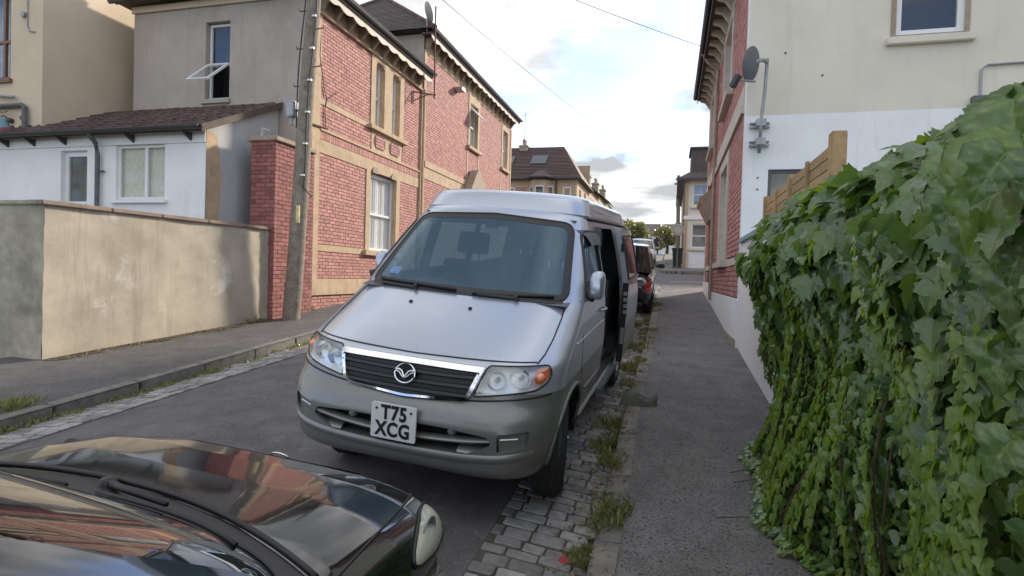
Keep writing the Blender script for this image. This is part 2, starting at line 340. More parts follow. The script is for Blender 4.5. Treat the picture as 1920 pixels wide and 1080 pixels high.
M['vanglass'] = glass('van_glass', (0.46, 0.62, 0.72), 0.34, film=(0.07, 0.145, 0.21), extra=0.03, fac=1.0, gcol=(0.66, 0.85, 1.0))  # blue of the sky's reflection put into the film and gloss colours
M['lens'] = glass('lamp_lens', (0.93, 0.95, 0.95), 0.03, extra=0.04)
M['amber'] = simple('amber_lens', (0.80, 0.17, 0.05), 0.25, coat=0.6)
M['redscrap'] = simple('red_scrap', (0.3, 0.04, 0.05), 0.7)
M['redlens'] = simple('red_lens', (0.45, 0.02, 0.03), 0.2, coat=0.6)
M['plate'] = simple('number_plate', (0.76, 0.77, 0.74), 0.45)
M['ink'] = simple('black_lettering', (0.012, 0.012, 0.013), 0.5)
M['blackcar'] = simple('black_car_paint', (0.008, 0.0085, 0.010), 0.09, coat=0.6, ior=1.6)
M['blackcar'].node_tree.nodes['Principled BSDF'].inputs['Coat IOR'].default_value = 1.6
M['darkglass'] = simple('dark_car_glass', (0.010, 0.012, 0.013), 0.02, coat=1.0, ior=1.6)
M['hazelens'] = glass('hazy_headlamp', (0.85, 0.85, 0.78), 0.62, film=(0.74, 0.72, 0.58), extra=0.03, fac=1.2)
M['carwhite'] = simple('white_car_paint', (0.62, 0.64, 0.66), 0.3, coat=0.6)
M['carplum'] = simple('dark_plum_paint', (0.022, 0.016, 0.02), 0.12, coat=1.0)
M['carsilver'] = simple('silver_car_paint', (0.36, 0.38, 0.39), 0.3, metal=0.5, coat=0.6)
M['clog'] = simple('clog_rubber', (0.13, 0.138, 0.112), 0.6, var=0.25, scale=25, bump=0.3)
M['ivy'] = leafmat('ivy_leaf', (0.068, 0.138, 0.044), (0.150, 0.240, 0.072), 0.35, 0.33)
M['ivyyoung'] = leafmat('ivy_young_leaf', (0.14, 0.25, 0.045), (0.24, 0.34, 0.075), 0.45)
M['ivybig'] = leafmat('ivy_big_leaf', (0.09, 0.17, 0.035), (0.14, 0.23, 0.045), 0.32, 0.3)
M['ivystem'] = simple('ivy_stem', (0.10, 0.065, 0.04), 0.85)
M['weed'] = leafmat('weed_leaf', (0.11, 0.15, 0.045), (0.26, 0.25, 0.11), 0.3, 0.6)
M['dry'] = leafmat('dry_leaf', (0.16, 0.12, 0.06), (0.28, 0.22, 0.12), 0.2, 0.8)
M['treeleaf'] = leafmat('tree_leaf', (0.15, 0.165, 0.075), (0.25, 0.25, 0.12), 0.35, 0.6)
M['bark'] = simple('bark', (0.09, 0.07, 0.05), 0.9, var=0.3)
M['bin'] = simple('bin_plastic', (0.018, 0.03, 0.022), 0.5)
M['signback'] = simple('sign_metal', (0.42, 0.42, 0.40), 0.5, var=0.1)
M['red'] = simple('red_cloth', (0.30, 0.02, 0.03), 0.8)
M['blue'] = simple('pale_blue_panel', (0.30, 0.62, 0.72), 0.6)
M['skin'] = simple('skin', (0.45, 0.28, 0.2), 0.6)
M['cloth'] = simple('dark_clothing', (0.04, 0.035, 0.045), 0.9)
# ================================================================ GROUND, ROAD, PAVEMENTS
XK, XKL, XWR, XF = -0.36, -5.65, 1.0, -7.35          # kerb faces, right wall plane, left facade plane
def roff(x): return 0.115 - 0.024 * (x + 3.0) ** 2
def rz(x, y): return gz(y) + roff(x)
def pzr(x, y): return gz(y) + 0.075 + 0.012 * (x - XK)     # right pavement
def pzl(x, y): return gz(y) + 0.075 + 0.012 * (XKL - x)    # left pavement
def sheet(name, xs, ys, zf, mat):
    mb = MB(); mb.grid([[(x, y, zf(x, y)) for x in xs] for y in ys]); return struct(mb.build(name, mat, smooth=True))
lin = lambda a, b, n: [a + (b - a) * i / (n - 1) for i in range(n)]
YS = sorted(set([-160, -60, -25] + lin(-25, 56, 28) + [56, 90, 200, 500]))
sheet('ground', [-600, -200, -60, -20, -6, 0, 6, 20, 60, 200, 600], YS, lambda x, y: gz(y) - 0.10 - 0.004 * max(0, abs(y) - 60), M['earth'])
road = sheet('road', lin(XKL, XK, 23), lin(-14, 56, 57) + [70, 110], rz, M['asphalt'])
sheet('side_road', lin(XK, 40, 9), lin(20.0, 28.8, 8), lambda x, y: gz(y) + roff(XK) - 0.0, M['asphalt'])
sheet('side_road', lin(-45, XKL, 9), lin(28.2, 38.0, 8), lambda x, y: gz(y) + roff(XKL), M['asphalt'])
def arc(cx, cy, r, a0, a1, n=10): return [(cx + r * math.cos(a0 + (a1 - a0) * i / n), cy + r * math.sin(a0 + (a1 - a0) * i / n)) for i in range(n + 1)]
def pavement(name, edge, inner, zf, mat):
    """edge / inner: matching lists of (x,y); kerb stones stand along edge."""
    mb = MB(); rows = []
    for (x0, y0), (x1, y1) in zip(edge, inner):
        rows.append([(x0 + (x1 - x0) * t, y0 + (y1 - y0) * t, zf(x0 + (x1 - x0) * t, y0 + (y1 - y0) * t)) for t in (0, 0.25, 0.5, 0.75, 1)])
    mb.grid(rows); return struct(mb.build(name, mat, smooth=True))
def kerbs(parent, edge, inward, zf, zb, lim=90):
    """one stone between successive edge points"""
    for (a, b) in zip(edge, edge[1:]):
        d = Vector((b[0] - a[0], b[1] - a[1], 0)); L = d.length; d.normalize(); nrm = Vector((-d.y, d.x, 0)) * inward
        g = min(0.008, L * 0.05); j = random.uniform(-0.007, 0.007); jj = random.uniform(-0.006, 0.006)
        p0 = Vector((a[0], a[1], 0)) + d * g + nrm * j; p1 = Vector((b[0], b[1], 0)) - d * g + nrm * j
        q0, q1 = p0 + nrm * 0.15, p1 + nrm * 0.15
        def Z(p, o): return Vector((p.x, p.y, zf(p.x, p.y) + o))
        mb = MB(); lo = -0.22
        mb.hexa([Z(p0, lo), Z(p1, lo), Z(q1, lo), Z(q0, lo), Z(p0, 0.006 + jj), Z(p1, 0.006 + jj), Z(q1, 0.008), Z(q0, 0.008)])
        put(mb.build('kerb_stone', M['kerb'], None, bevel=0.014), parent)
ys_r = [-6 + 0.92 * i for i in range(26)]
edge_r = [(XK + 0.012 * math.sin(y * 0.8), y) for y in ys_r if y < 17.6] + arc(XK + 2.4, 17.9, 2.4, math.pi, math.pi / 2, 8) + [(4.5, 20.3), (8, 20.3), (14, 20.3)]
inner_r = [(1.02, y) for y in ys_r if y < 17.6] + [(1.02 + 0.02 * i, 17.7 + 0.1 * i) for i in range(9)] + [(4.5, 18.55), (8, 18.55), (14, 18.55)]
pav_r = pavement('pavement_right', edge_r, inner_r, pzr, M['pavement']); kerbs(pav_r, edge_r, -1, pzr, 0)
ys_l = [-10 + 0.95 * i for i in range(40)]
edge_l = [(XKL + 0.03 * math.sin(y * 0.5), y) for y in ys_l if y < 26] + arc(XKL - 1.8, 26.2, 1.8, 0, math.pi / 2, 6) + [(-12, 28.0), (-20, 28.0), (-30, 28)]
inner_l = [(-8.2, y) for y in ys_l if y < 26] + [(-8.2 - 0.02 * i, 26.2 + 0.1 * i) for i in range(7)] + [(-12, 27.2), (-20, 27.2), (-30, 27.2)]
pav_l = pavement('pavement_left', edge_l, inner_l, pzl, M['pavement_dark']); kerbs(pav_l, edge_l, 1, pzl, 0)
edge_f = [(12, 28.9), (6, 28.9)] + arc(XK + 0.9, 29.8, 0.9, -math.pi / 2, -math.pi, 6) + [(XK, y) for y in lin(31, 56, 18)]
inner_f = [(12, 31.5), (6, 31.5)] + [(0.9, 31.5)] * 7 + [(0.62, y) for y in lin(32, 56, 18)]
pav_f = pavement('pavement_far', edge_f, inner_f, pzr, M['pavement']); kerbs(pav_f, edge_f, 1, pzr, 0)
edge_g = [(-30, 38.0), (-12, 38.0)] + arc(XKL - 0.9, 38.9, 0.9, -math.pi / 2, 0, 6) + [(XKL, y) for y in lin(40, 56, 12)]
inner_g = [(-30, 39.3), (-12, 39.3)] + [(-6.3, 39.6)] * 7 + [(-6.3, y) for y in lin(40.2, 56, 12)]
pav_g = pavement('pavement_far_left', edge_g, inner_g, pzl, M['pavement']); kerbs(pav_g, edge_g, -1, pzl, 0)
# painted lines at the junction (white give-way dashes and the worn yellow corner line)
def strip_line(name, pts, wdt, mat, zf):
    mb = MB(); rows = []
    for k, p in enumerate(pts):
        a = Vector(pts[max(k - 1, 0)]); b = Vector(pts[min(k + 1, len(pts) - 1)]); d = (b - a).normalized(); nn = Vector((-d.y, d.x)) * wdt / 2
        p = Vector(p); rows.append([(q.x, q.y, zf(q.x, q.y) + 0.006) for q in (p - nn, p + nn)])
    mb.grid(rows); o = mb.build(name, mat); put(o, road); return o
for k in range(4): strip_line('road_marking', [(-3.0 + 0.85 * k, 21.2), (-2.5 + 0.85 * k, 21.2)], 0.16, M['paint_line'], rz)
strip_line('road_marking', [(XK + 2.4 + 2.75 * math.cos(a), 17.9 + 2.75 * math.sin(a)) for a in lin(math.pi * 0.97, math.pi / 2, 12)] + [(6, 20.65)], 0.10, M['paint_line'], lambda x, y: gz(y) + max(roff(min(x, XK)), roff(XK)))
strip_line('road_marking', [(0.0, 23.8), (1.4, 24.0)], 0.12, M['paint_line'], lambda x, y: gz(y) + roff(XK))

# ---------------------------------------------------------------- gutter setts
def sett_mesh():
    bm = bmesh.new(); bmesh.ops.create_cube(bm, size=1.0); bmesh.ops.bevel(bm, geom=list(bm.edges), offset=0.085, segments=1, affect='EDGES')
    bmesh.ops.delete(bm, geom=[f for f in bm.faces if f.calc_center_median().z < -0.4], context='FACES')
    me = bpy.data.meshes.new('sett'); bm.to_mesh(me); bm.free(); me.materials.append(M['sett']); return me
SETT = sett_mesh()
sv = np.array([v.co[:] for v in SETT.vertices]); sfaces = [tuple(p.vertices) for p in SETT.polygons]
def setts(x0, x1, y0, y1, count):
    items = []; y = y0
    r = 0
    while y < y1:
        dyy = random.uniform(0.088, 0.125); x = x0 - (0.09 if r % 2 else 0.0) - random.uniform(0, 0.05)
        while x < x1 - 0.03:
            L = random.uniform(0.12, 0.215); a, b = max(x, x0), min(x + L, x1)
            if b - a > 0.05: items.append(((a + b) / 2, y + dyy / 2, b - a - 0.014, dyy - 0.014))
            x += L
        y += dyy; r += 1
    items.sort(key=lambda t: cam_dist((t[0], t[1], gz(t[1]))) if t[1] > 0.5 else 99)
    stuff = MB()
    for k, (cx, cy, lx, ly) in enumerate(items):
        h = 0.05; zc = rz(cx, cy) - 0.012 + random.uniform(-0.004, 0.004)
        sl = -0.048 * (cx + 3.0); rx, ry = math.atan(SLOPE) + random.uniform(-.018, .018), math.atan(sl) * -1 + random.uniform(-.02, .02)
        mt = Matrix.Translation((cx, cy, zc)) @ Matrix.Rotation(rx, 4, 'X') @ Matrix.Rotation(ry, 4, 'Y') @ Matrix.Rotation(random.uniform(-.05, .05), 4, 'Z') @ Matrix.Diagonal((lx, ly, h, 1))
        if k < count:
            o = bpy.data.objects.new('sett', SETT); COL.objects.link(o); o.matrix_world = mt; o.parent = road
        else:
            i = len(stuff.v); stuff.v += [tuple(mt @ Vector(p)) for p in sv]; stuff.f += [tuple(i + q for q in f) for f in sfaces]
    o = stuff.build('setts', M['sett'], None, fix=False, kind='stuff'); put(o, road)
    bed = MB(); bed.grid([[(x, yy, rz(x, yy) + 0.004) for x in lin(x0, x1, 3)] for yy in lin(y0, y1, 30)]); put(bed.build('sett_bed', M['joint']), road)
setts(-0.97, XK - 0.01, -1.0, 17.6, 175)
setts(XKL + 0.01, -5.02, 1.5, 26, 125)

# ================================================================ BRICKWORK
def unit_brick():
    mb = MB(); x, y, z = 0.5, 0.5, 0.5; c = 0.015
    mb.hexa([(-x, -y, -z), (x, -y + 0.008, -z + c), (x, y - 0.008, -z + c), (-x, y, -z), (-x, -y, z), (x, -y + 0.008, z - c), (x, y - 0.008, z - c), (-x, y, z)])
    me = bpy.data.meshes.new('brick'); me.from_pydata(mb.v, [], mb.f[:1] + mb.f[1:]); me.update()
    bm = bmesh.new(); bm.from_mesh(me); bmesh.ops.recalc_face_normals(bm, faces=bm.faces); bm.to_mesh(me); bm.free()
    return me
BRICKS = {}
def brick_mesh(key):
    if key not in BRICKS: me = unit_brick(); me.materials.append(M[key]); BRICKS[key] = me
    return BRICKS[key]
def bricks(parent, panels, key, count, rot, ch=0.077, bl=0.228, relief=0.007, soldier=()):
    """panels: (P, u0,u1,v0,v1, holes). rot: matrix turning the unit brick's +X to the outward normal."""
    items = []
    for pi, (P, u0, u1, v0, v1, holes) in enumerate(panels):
        n = max(1, round((v1 - v0) / ch)); h = (v1 - v0) / n
        for r in range(n):
            v = v0 + r * h; u = u0 - (bl / 2 if r % 2 else 0)
            while u < u1:
                a, b = max(u, u0), min(u + bl, u1); u += bl
                segs = [(a, b)]
                for (hu0, hu1, hv0, hv1) in holes:
                    if v + h * 0.9 <= hv0 or v + h * 0.1 >= hv1: continue
                    ns = []
                    for s0, s1 in segs:
                        if hu1 <= s0 or hu0 >= s1: ns.append((s0, s1)); continue
                        if s0 < hu0: ns.append((s0, hu0))
                        if s1 > hu1: ns.append((hu1, s1))
                    segs = ns
                for s0, s1 in segs:
                    if s1 - s0 > 0.03: items.append((P, rot[pi] if isinstance(rot, list) else rot, (s0 + s1) / 2, v + h / 2, s1 - s0 - 0.011, h - 0.012))
    items.sort(key=lambda t: cam_dist(t[0](t[2], t[3], 0)))
    me = brick_mesh(key); bv = np.array([v.co[:] for v in me.vertices]); bf = [tuple(p.vertices) for p in me.polygons]
    stuff = MB()
    for k, (P, R, u, v, wu, hv) in enumerate(items):
        d = relief + random.uniform(-0.003, 0.004)
        mt = Matrix.Translation(P(u, v, 0)) @ R @ Matrix.Diagonal((2 * d, wu, hv, 1))
        if k < count:
            o = bpy.data.objects.new('brick', me); COL.objects.link(o); o.matrix_basis = mt; put(o, parent)
        else:
            i = len(stuff.v); stuff.v += [tuple(mt @ Vector(p)) for p in bv]; stuff.f += [tuple(i + q for q in f) for f in bf]
    if stuff.v: put(stuff.build('brickwork', M[key], None, fix=False, kind='stuff'), parent)
R_XP, R_XM, R_YM = Matrix.Identity(4), Matrix.Rotation(math.pi, 4, 'Z'), Matrix.Rotation(-math.pi / 2, 4, 'Z')
# ---------------------------------------------------------------- windows
def sash(parent, P, u0, u1, v0, v1, fmat='upvc', bars=(), vbars=(), inset=-0.10, fw=0.055, back='dark', curtain=False, name='window', pane='pane'):
    """frame with rails, pane, and what stands behind it; returns the frame"""
    mb = MB(); d0, d1 = inset - 0.05, inset
    mb.pbox(P, u0, u0 + fw, v0, v1, d0, d1); mb.pbox(P, u1 - fw, u1, v0, v1, d0, d1)
    mb.pbox(P, u0 + fw, u1 - fw, v0, v0 + fw, d0, d1 - 0.002); mb.pbox(P, u0 + fw, u1 - fw, v1 - fw, v1, d0, d1 - 0.002)
    for b in bars: mb.pbox(P, u0 + fw, u1 - fw, b - 0.028, b + 0.028, d0, d1 + 0.006)
    for b in vbars: mb.pbox(P, b - 0.03, b + 0.03, v0 + fw, v1 - fw, d0, d1 + 0.004)
    f = mb.build(name, M[fmat], None); put(f, parent)
    us = [u0 + fw] + list(vbars) + [u1 - fw]; vs = [v0 + fw] + list(bars) + [v1 - fw]
    for a, b in zip(us, us[1:]):
        for c, d in zip(vs, vs[1:]):
            t1 = random.uniform(-0.004, 0.004); t2 = random.uniform(-0.004, 0.004)
            g = MB(); g.quad(P(a, c, inset - 0.028 + t1), P(b, c, inset - 0.028 + t2), P(b, d, inset - 0.028 - t1), P(a, d, inset - 0.028 - t2)); put(g.build('pane', M[pane], None), f)
    bk = MB(); bk.quad(P(u0, v0, inset - 0.4), P(u1, v0, inset - 0.4), P(u1, v1, inset - 0.4), P(u0, v1, inset - 0.4))
    for p, q in (((u0, v0), (u0, v1)), ((u0, v1), (u1, v1)), ((u1, v1), (u1, v0)), ((u1, v0), (u0, v0))):
        bk.quad(P(p[0], p[1], inset - 0.05), P(q[0], q[1], inset - 0.05), P(q[0], q[1], inset - 0.4), P(p[0], p[1], inset - 0.4))
    put(bk.build('room', M[back], None), f)
    if curtain:
        c = MB(); n = 60; rows = []
        for vv in (v0 + 0.02, v1 - 0.03): rows.append([P(u0 + (u1 - u0) * i / n, vv, inset - 0.075 + 0.022 * math.sin(i * 1.3 + (0.4 if vv < v1 - 0.5 else 0)) * (0.6 + 0.4 * math.sin(i * .37))) for i in range(n + 1)])
        c.grid(rows); put(c.build('net_curtain', M['curtain'], None, smooth=True), f)
    return f
def part(parent, name, mat, *boxes, bevel=0.0):
    mb = MB()
    for b in boxes: mb.pbox(*b)
    o = mb.build(name, M[mat] if isinstance(mat, str) else mat, None, bevel=bevel); put(o, parent); return o
# ================================================================ LEFT SIDE: BRICK HOUSES
PF = PX(XF, 1)
def eaves(parent, y0, y1, zg, step=0.55):
    """scalloped eaves board, soffit, brackets and gutter on the street side"""
    part(parent, 'soffit', 'soffit', (PF, y0, y1, zg - 0.10, zg - 0.04, 0.0, 0.36))
    mb = MB(); n = int((y1 - y0) / 0.055); pts = []
    for i in range(n + 1):
        y = y0 + (y1 - y0) * i / n; ph = ((y - y0) / step) % 1.0
        pts.append((y, zg - 0.20 - 0.07 * abs(math.sin(math.pi * ph))))
    for (a, za), (b, zb) in zip(pts, pts[1:]):
        mb.hexa([PF(a, za, 0.30), PF(b, zb, 0.30), PF(b, zb, 0.325), PF(a, za, 0.325), PF(a, zg - 0.10, 0.30), PF(b, zg - 0.10, 0.30), PF(b, zg - 0.10, 0.325), PF(a, zg - 0.10, 0.325)])
    put(mb.build('scalloped_board', M['scallop'], None), parent)
    k = y0 + step / 2
    while k < y1 - 0.1:
        mb = MB(); mb.prism(lambda u, v, d, k=k: Vector((XF + u, k + d, v)), [(0.0, zg - 0.42), (0.05, zg - 0.42), (0.12, zg - 0.36), (0.2, zg - 0.24), (0.29, zg - 0.20), (0.29, zg - 0.10), (0.0, zg - 0.10)], -0.04, 0.04)
        put(mb.build('eaves_bracket', M['stone_grey'], None), parent); k += step
    mb = MB(); rows = []
    for y in (y0 - 0.05, y1 + 0.05):
        rows.append([(XF + 0.40 + 0.065 * math.cos(a), y, zg + 0.03 + 0.065 * math.sin(a)) for a in lin(math.pi, 2 * math.pi, 8)])
    mb.grid(rows); mb.tube([(XF + 0.465, y0 - 0.05, zg + 0.035), (XF + 0.465, y1 + 0.05, zg + 0.035)], 0.014, 6)
    mb.pbox(PF, y0, y1, zg - 0.09, zg + 0.03, 0.325, 0.345)
    put(mb.build('gutter', M['greypaint'], None), parent)
def hip_roof(parent, x0, x1, y0, y1, ze, zr, ridge_y, mat='slate', rows=0):
    """hipped roof, ridge along Y between ridge_y[0] and ridge_y[1] at mid X"""
    xm = (x0 + x1) / 2; a, b = (xm, ridge_y[0], zr), (xm, ridge_y[1], zr)
    mb = MB()
    mb.quad((x1, y0, ze), (x1, y1, ze), b, a); mb.quad((x0, y1, ze), (x0, y0, ze), a, b)
    mb.poly([(x0, y0, ze), (x1, y0, ze), a]); mb.poly([(x1, y1, ze), (x0, y1, ze), b])
    mb.quad((x0, y0, ze - 0.03), (x0, y1, ze - 0.03), (x1, y1, ze - 0.03), (x1, y0, ze - 0.03))
    o = mb.build('roof', M[mat], None, fix=True); put(o, parent)
    rt = MB(); L = ridge_y[1] - ridge_y[0]; n = max(1, int(L / 0.33))
    for i in range(n):
        y = ridge_y[0] + L * i / n
        t = MB(); t.tube([(xm, y, zr), (xm, y + L / n - 0.02, zr)], 0.11, 8); t.box(xm - 0.015, xm + 0.015, y + 0.06, y + L / n - 0.08, zr + 0.08, zr + 0.17)
        sub(t.build('ridge_tile', M['tile'], None), o)
    for c in ((x0, y0), (x1, y0)):
        m_ = max(4, int(math.dist(c, a[:2]) / 0.36)); p0 = Vector((c[0], c[1], ze)); p1 = Vector(a)
        for i in range(m_):
            t = MB(); t.tube([p0.lerp(p1, i / m_), p0.lerp(p1, (i + 0.94) / m_)], 0.09, 7); sub(t.build('hip_tile', M['tile'], None), o)
    # tile courses as real steps on the slopes that face the street and the camera
    cs = MB(); nr = 26
    for (q0, q1, t0, t1) in (((x1, y0), (x1, y1), a, b), ((x0, y0), (x1, y0), a, a)):
        for i in range(nr):
            f0, f1 = i / nr, (i + 1) / nr
            A0 = Vector((*q0, ze)).lerp(Vector(t0), f0); B0 = Vector((*q1, ze)).lerp(Vector(t1), f0)
            A1 = Vector((*q0, ze)).lerp(Vector(t0), f1); B1 = Vector((*q1, ze)).lerp(Vector(t1), f1)
            up = Vector((0, 0, 0.03)); cs.quad(A0 + up, B0 + up, B1 + up * 0.3, A1 + up * 0.3); cs.quad(A0, B0, B0 + up, A0 + up)
    c_ = cs.build('tile_courses', M[mat], None, kind='stuff'); sub(c_, o)
    return o
# ------------------------------------------------ near brick house (grey rendered flank, brick front)
Y1, Y2, Y3 = 10.80, 16.40, 26.40; ZE1, ZE2 = 7.62, 8.92
h1 = thing('brick_house', 'red brick house with grey rendered side wall behind the telegraph pole', 'house', (XF - 2.3, Y1 + 2.8, gz(12)), 'brick houses along the street')
holes1 = [(13.30, 14.72, 2.28, 4.24), (13.45, 13.92, 5.40, 7.06), (14.36, 14.82, 5.40, 7.06)]
mb = wall_holes(MB(), PF, Y1, Y2, 0.5, ZE1 - 0.05, [(a - .012, b + .012, c - .012, d + .012) for a, b, c, d in holes1], 0.16); put(mb.build('front_wall', M['mortar'], None), h1)
PG = PY(Y1, -1); XG = -12.04
holesg = [(-10.06, -9.42, 5.42, 7.12)]
mb = wall_holes(MB(), PG, XG, XF - 0.02, 0.5, ZE1 - 0.10, holesg, 0.16)
mb.quad((XG, Y1, 0.5), (XG, Y2, 0.5), (XG, Y2, ZE1 - .1), (XG, Y1, ZE1 - .1)); mb.quad((XG, Y2, 0.5), (XF - .02, Y2, 0.5), (XF - .02, Y2, ZE1 - .1), (XG, Y2, ZE1 - .1))
put(mb.build('rendered_side_wall', M['render_grey'], None), h1)
hip_roof(h1, XG - 0.28, XF + 0.42, Y1 - 0.28, Y2 - 0.02, ZE1 + 0.06, 9.5, (Y1 + 2.3, Y2 - 0.05), 'slate')
eaves(h1, Y1 - 0.1, Y2 - 0.1, ZE1)
part(h1, 'side_fascia', 'cream', (PG, XG - 0.02, XF + 0.3, ZE1 - 0.16, ZE1 - 0.02, 0.02, 0.06))
mb = MB(); mb.tube([(XG - 0.35, Y1 - 0.33, ZE1 + 0.03), (XF + 0.4, Y1 - 0.33, ZE1 + 0.03)], 0.06, 8); put(mb.build('side_gutter', M['lead'], None), h1)
rs = 1.56
part(h1, 'plinth', 'stone', (PF, Y1 - 0.02, Y2, 1.20, rs, 0.0, 0.055), bevel=0.01)
part(h1, 'quoin_strip', 'stone', (PF, Y1 - 0.02, Y1 + 0.27, rs, ZE1 - 0.44, 0.0, 0.03))
part(h1, 'frieze', 'stone', (PF, Y1 + 0.27, Y2 - 0.2, 7.22, ZE1 - 0.10, 0.0, 0.026))
part(h1, 'frieze_moulding', 'stone', (PF, Y1 - 0.02, Y2 - 0.12, ZE1 - 0.46, ZE1 - 0.41, 0.026, 0.075))
part(h1, 'low_stone_band', 'stone', (PF, Y1 + 0.27, 13.08, 2.16, 2.30, 0, 0.024))
part(h1, 'stone_band', 'stone', (PF, Y1 + 0.27, Y2 - 0.2, 4.27, 4.55, 0, 0.024))
part(h1, 'string_course', 'stone', (PF, Y1 + 0.27, Y2 - 0.2, 4.74, 4.79, 0, 0.05))
part(h1, 'sill_band', 'stone', (PF, Y1 + 0.27, 13.2, 5.30, 5.43, 0, 0.022))
part(h1, 'end_strip', 'stone', (PF, Y2 - 0.2, Y2 - 0.03, rs, ZE1 - 0.44, 0, 0.028))
# stone surround of the ground-floor window, with notched head
for nm, b in (('jamb', (PF, 13.08, 13.30, 2.28, 4.27, -0.14, 0.03)), ('jamb', (PF, 14.72, 14.94, 2.28, 4.27, -0.14, 0.03)), ('window_sill', (PF, 13.0, 15.02, 2.15, 2.28, -0.12, 0.11))): part(h1, nm, 'stone', b, bevel=0.008)
for a in (13.36, 14.38): 
    mb = MB(); mb.prism(PF, [(a, 4.24), (a + 0.30, 4.24), (a + 0.30, 4.31), (a + 0.22, 4.38), (a + 0.08, 4.38), (a, 4.31)], 0.022, 0.06); put(mb.build('lintel_block', M['stone_grey'], None), h1)
sash(h1, PF, 13.30, 14.72, 2.28, 4.24, 'upvc', bars=(3.22,), back='dark', curtain=True, inset=-0.09, fw=0.075)
# first-floor pair of sashes
mb = wall_holes(MB(), lambda u, v, d: PF(u, v, d + 0.03), 13.22, 15.06, 5.43, 7.22, holes1[1:], 0.17)
mb.quad(PF(13.22, 5.43, 0), PF(13.22, 7.22, 0), PF(13.22, 7.22, .03), PF(13.22, 5.43, .03)); mb.quad(PF(15.06, 5.43, 0), PF(15.06, 7.22, 0), PF(15.06, 7.22, .03), PF(15.06, 5.43, .03))
put(mb.build('window_surround', M['stone'], None), h1)
part(h1, 'window_sill', 'stone', (PF, 13.12, 15.2, 5.30, 5.41, -0.1, 0.12), bevel=0.008)
for a, b in ((13.45, 13.92), (14.36, 14.82)):
    mb = MB()   # shouldered corners of the head
    for q, s in ((a, 1), (b, -1)): mb.prism(PF, [(q, 7.061), (q, 6.93), (q + s * 0.10, 7.061)], -0.12, 0.02)
    put(mb.build('shoulder_block', M['stone_grey'], None), h1)
    sash(h1, PF, a + 0.002, b - 0.002, 5.41, 7.06, 'upvc', bars=(6.2,), inset=-0.11, fw=0.045, back='roompale', pane='pane_sky', curtain=True)
# panel with two brick lozenges under the sill
part(h1, 'apron_panel', 'stone', (PF, 13.3, 15.0, 4.79, 5.30, 0, 0.022))
for a in (13.42, 14.25):
    mb = MB(); mb.prism(PF, [(a + .1, 4.88), (a + .5, 4.88), (a + .6, 4.98), (a + .6, 5.12), (a + .5, 5.22), (a + .1, 5.22), (a, 5.12), (a, 4.98)], 0.022, 0.032); put(mb.build('lozenge', M['mortar'], None), h1)
pan1 = [(PF, Y1 + .28, 13.07, 2.31, 4.26, []), (PF, 14.95, Y2 - .21, 1.57, 4.26, []), (PF, Y1 + .28, 14.94, 1.57, 2.15, []), (PF, Y1 + .28, 13.29, 4.80, 5.29, []),
        (PF, Y1 + .28, 13.21, 5.44, 7.21, []), (PF, 15.07, Y2 - .21, 4.80, 7.21, []), (PF, Y1, Y2 - .02, 0.75, 1.19, [])]
P_loz = lambda u, v, d: PF(u, v, d + 0.032)
pan1 += [(P_loz, 13.5, 13.95, 4.90, 5.20, []), (P_loz, 14.33, 14.78, 4.90, 5.20, [])]
bricks(h1, pan1, 'brick', 290, R_XP)
mb = MB(); y = Y1 + 0.28        # dentil course of bricks on end
k = 0
while y < Y2 - 0.24: mb.pbox(PF, y, y + 0.062, 4.56, 4.735, 0, 0.022 + random.uniform(0, .006)); y += 0.075
put(mb.build('dentil_course', M['brick'], None, fix=False, kind='stuff'), h1)
# side window with its bottom sash pushed open
fr = sash(h1, PG, -10.04, -9.44, 5.44, 7.10, 'upvc', bars=(6.22,), inset=-0.11, fw=0.05, back='dark')
for c in list(fr.children):
    if c.name.startswith('pane') and min(v.co.z for v in c.data.vertices) < 6.0: bpy.data.objects.remove(c)
mb = MB(); hz_, hy = 6.19, Y1 + 0.05; ty, tz = Y1 - 0.56, 5.66
def PS(u, v, d):   # v: 0 hinge .. 1 bottom edge
    n_ = Vector((0, -(hz_ - tz), -(hy - ty))).normalized(); return Vector((u, hy + (ty - hy) * v, hz_ + (tz - hz_) * v)) + Vector((0, n_.y, -n_.z)) * d
for b in ((-10.02, -9.97, 0, 1), (-9.51, -9.46, 0, 1), (-9.97, -9.51, 0, 0.065), (-9.97, -9.51, 0.935, 1)): mb.pbox(PS, *b, 0, 0.04)
osash = mb.build('open_sash', M['upvc'], None); put(osash, h1)
mb = MB(); mb.quad(PS(-9.97, .06, .02), PS(-9.51, .06, .02), PS(-9.51, .94, .02), PS(-9.97, .94, .02)); sub(mb.build('pane', M['pane'], None), osash)
part(h1, 'window_sill', 'render_grey', (PG, -10.12, -9.38, 5.33, 5.42, -0.1, 0.07))
# drainpipe and small fixings on the brick front
mb = MB(); mb.tube([(XF + 0.08, Y2 - 0.10, ZE1 - 0.4), (XF + 0.08, Y2 - 0.10, 1.0)], 0.038, 8); put(mb.build('drainpipe', M['stone'], None), h1)
mb = MB(); mb.tube([(XF + .02, 11.05, 7.1), (XF + .03, 11.0, 6.3), (XF + .03, 11.2, 5.6), (XF + .03, 11.3, 5.45), (XF + .03, 11.22, 5.2), (XF + .03, 11.28, 4.85)], 0.010, 6)
mb.tube([(XF + .03, 11.3, 5.45), (XF + .03, 11.75, 5.75)], 0.006, 5); mb.tube([(XF + .05, 10.75, 4.78), (XF + .05, 11.32, 4.82)], 0.022, 6); put(mb.build('wall_cable', M['rust'], None), h1)
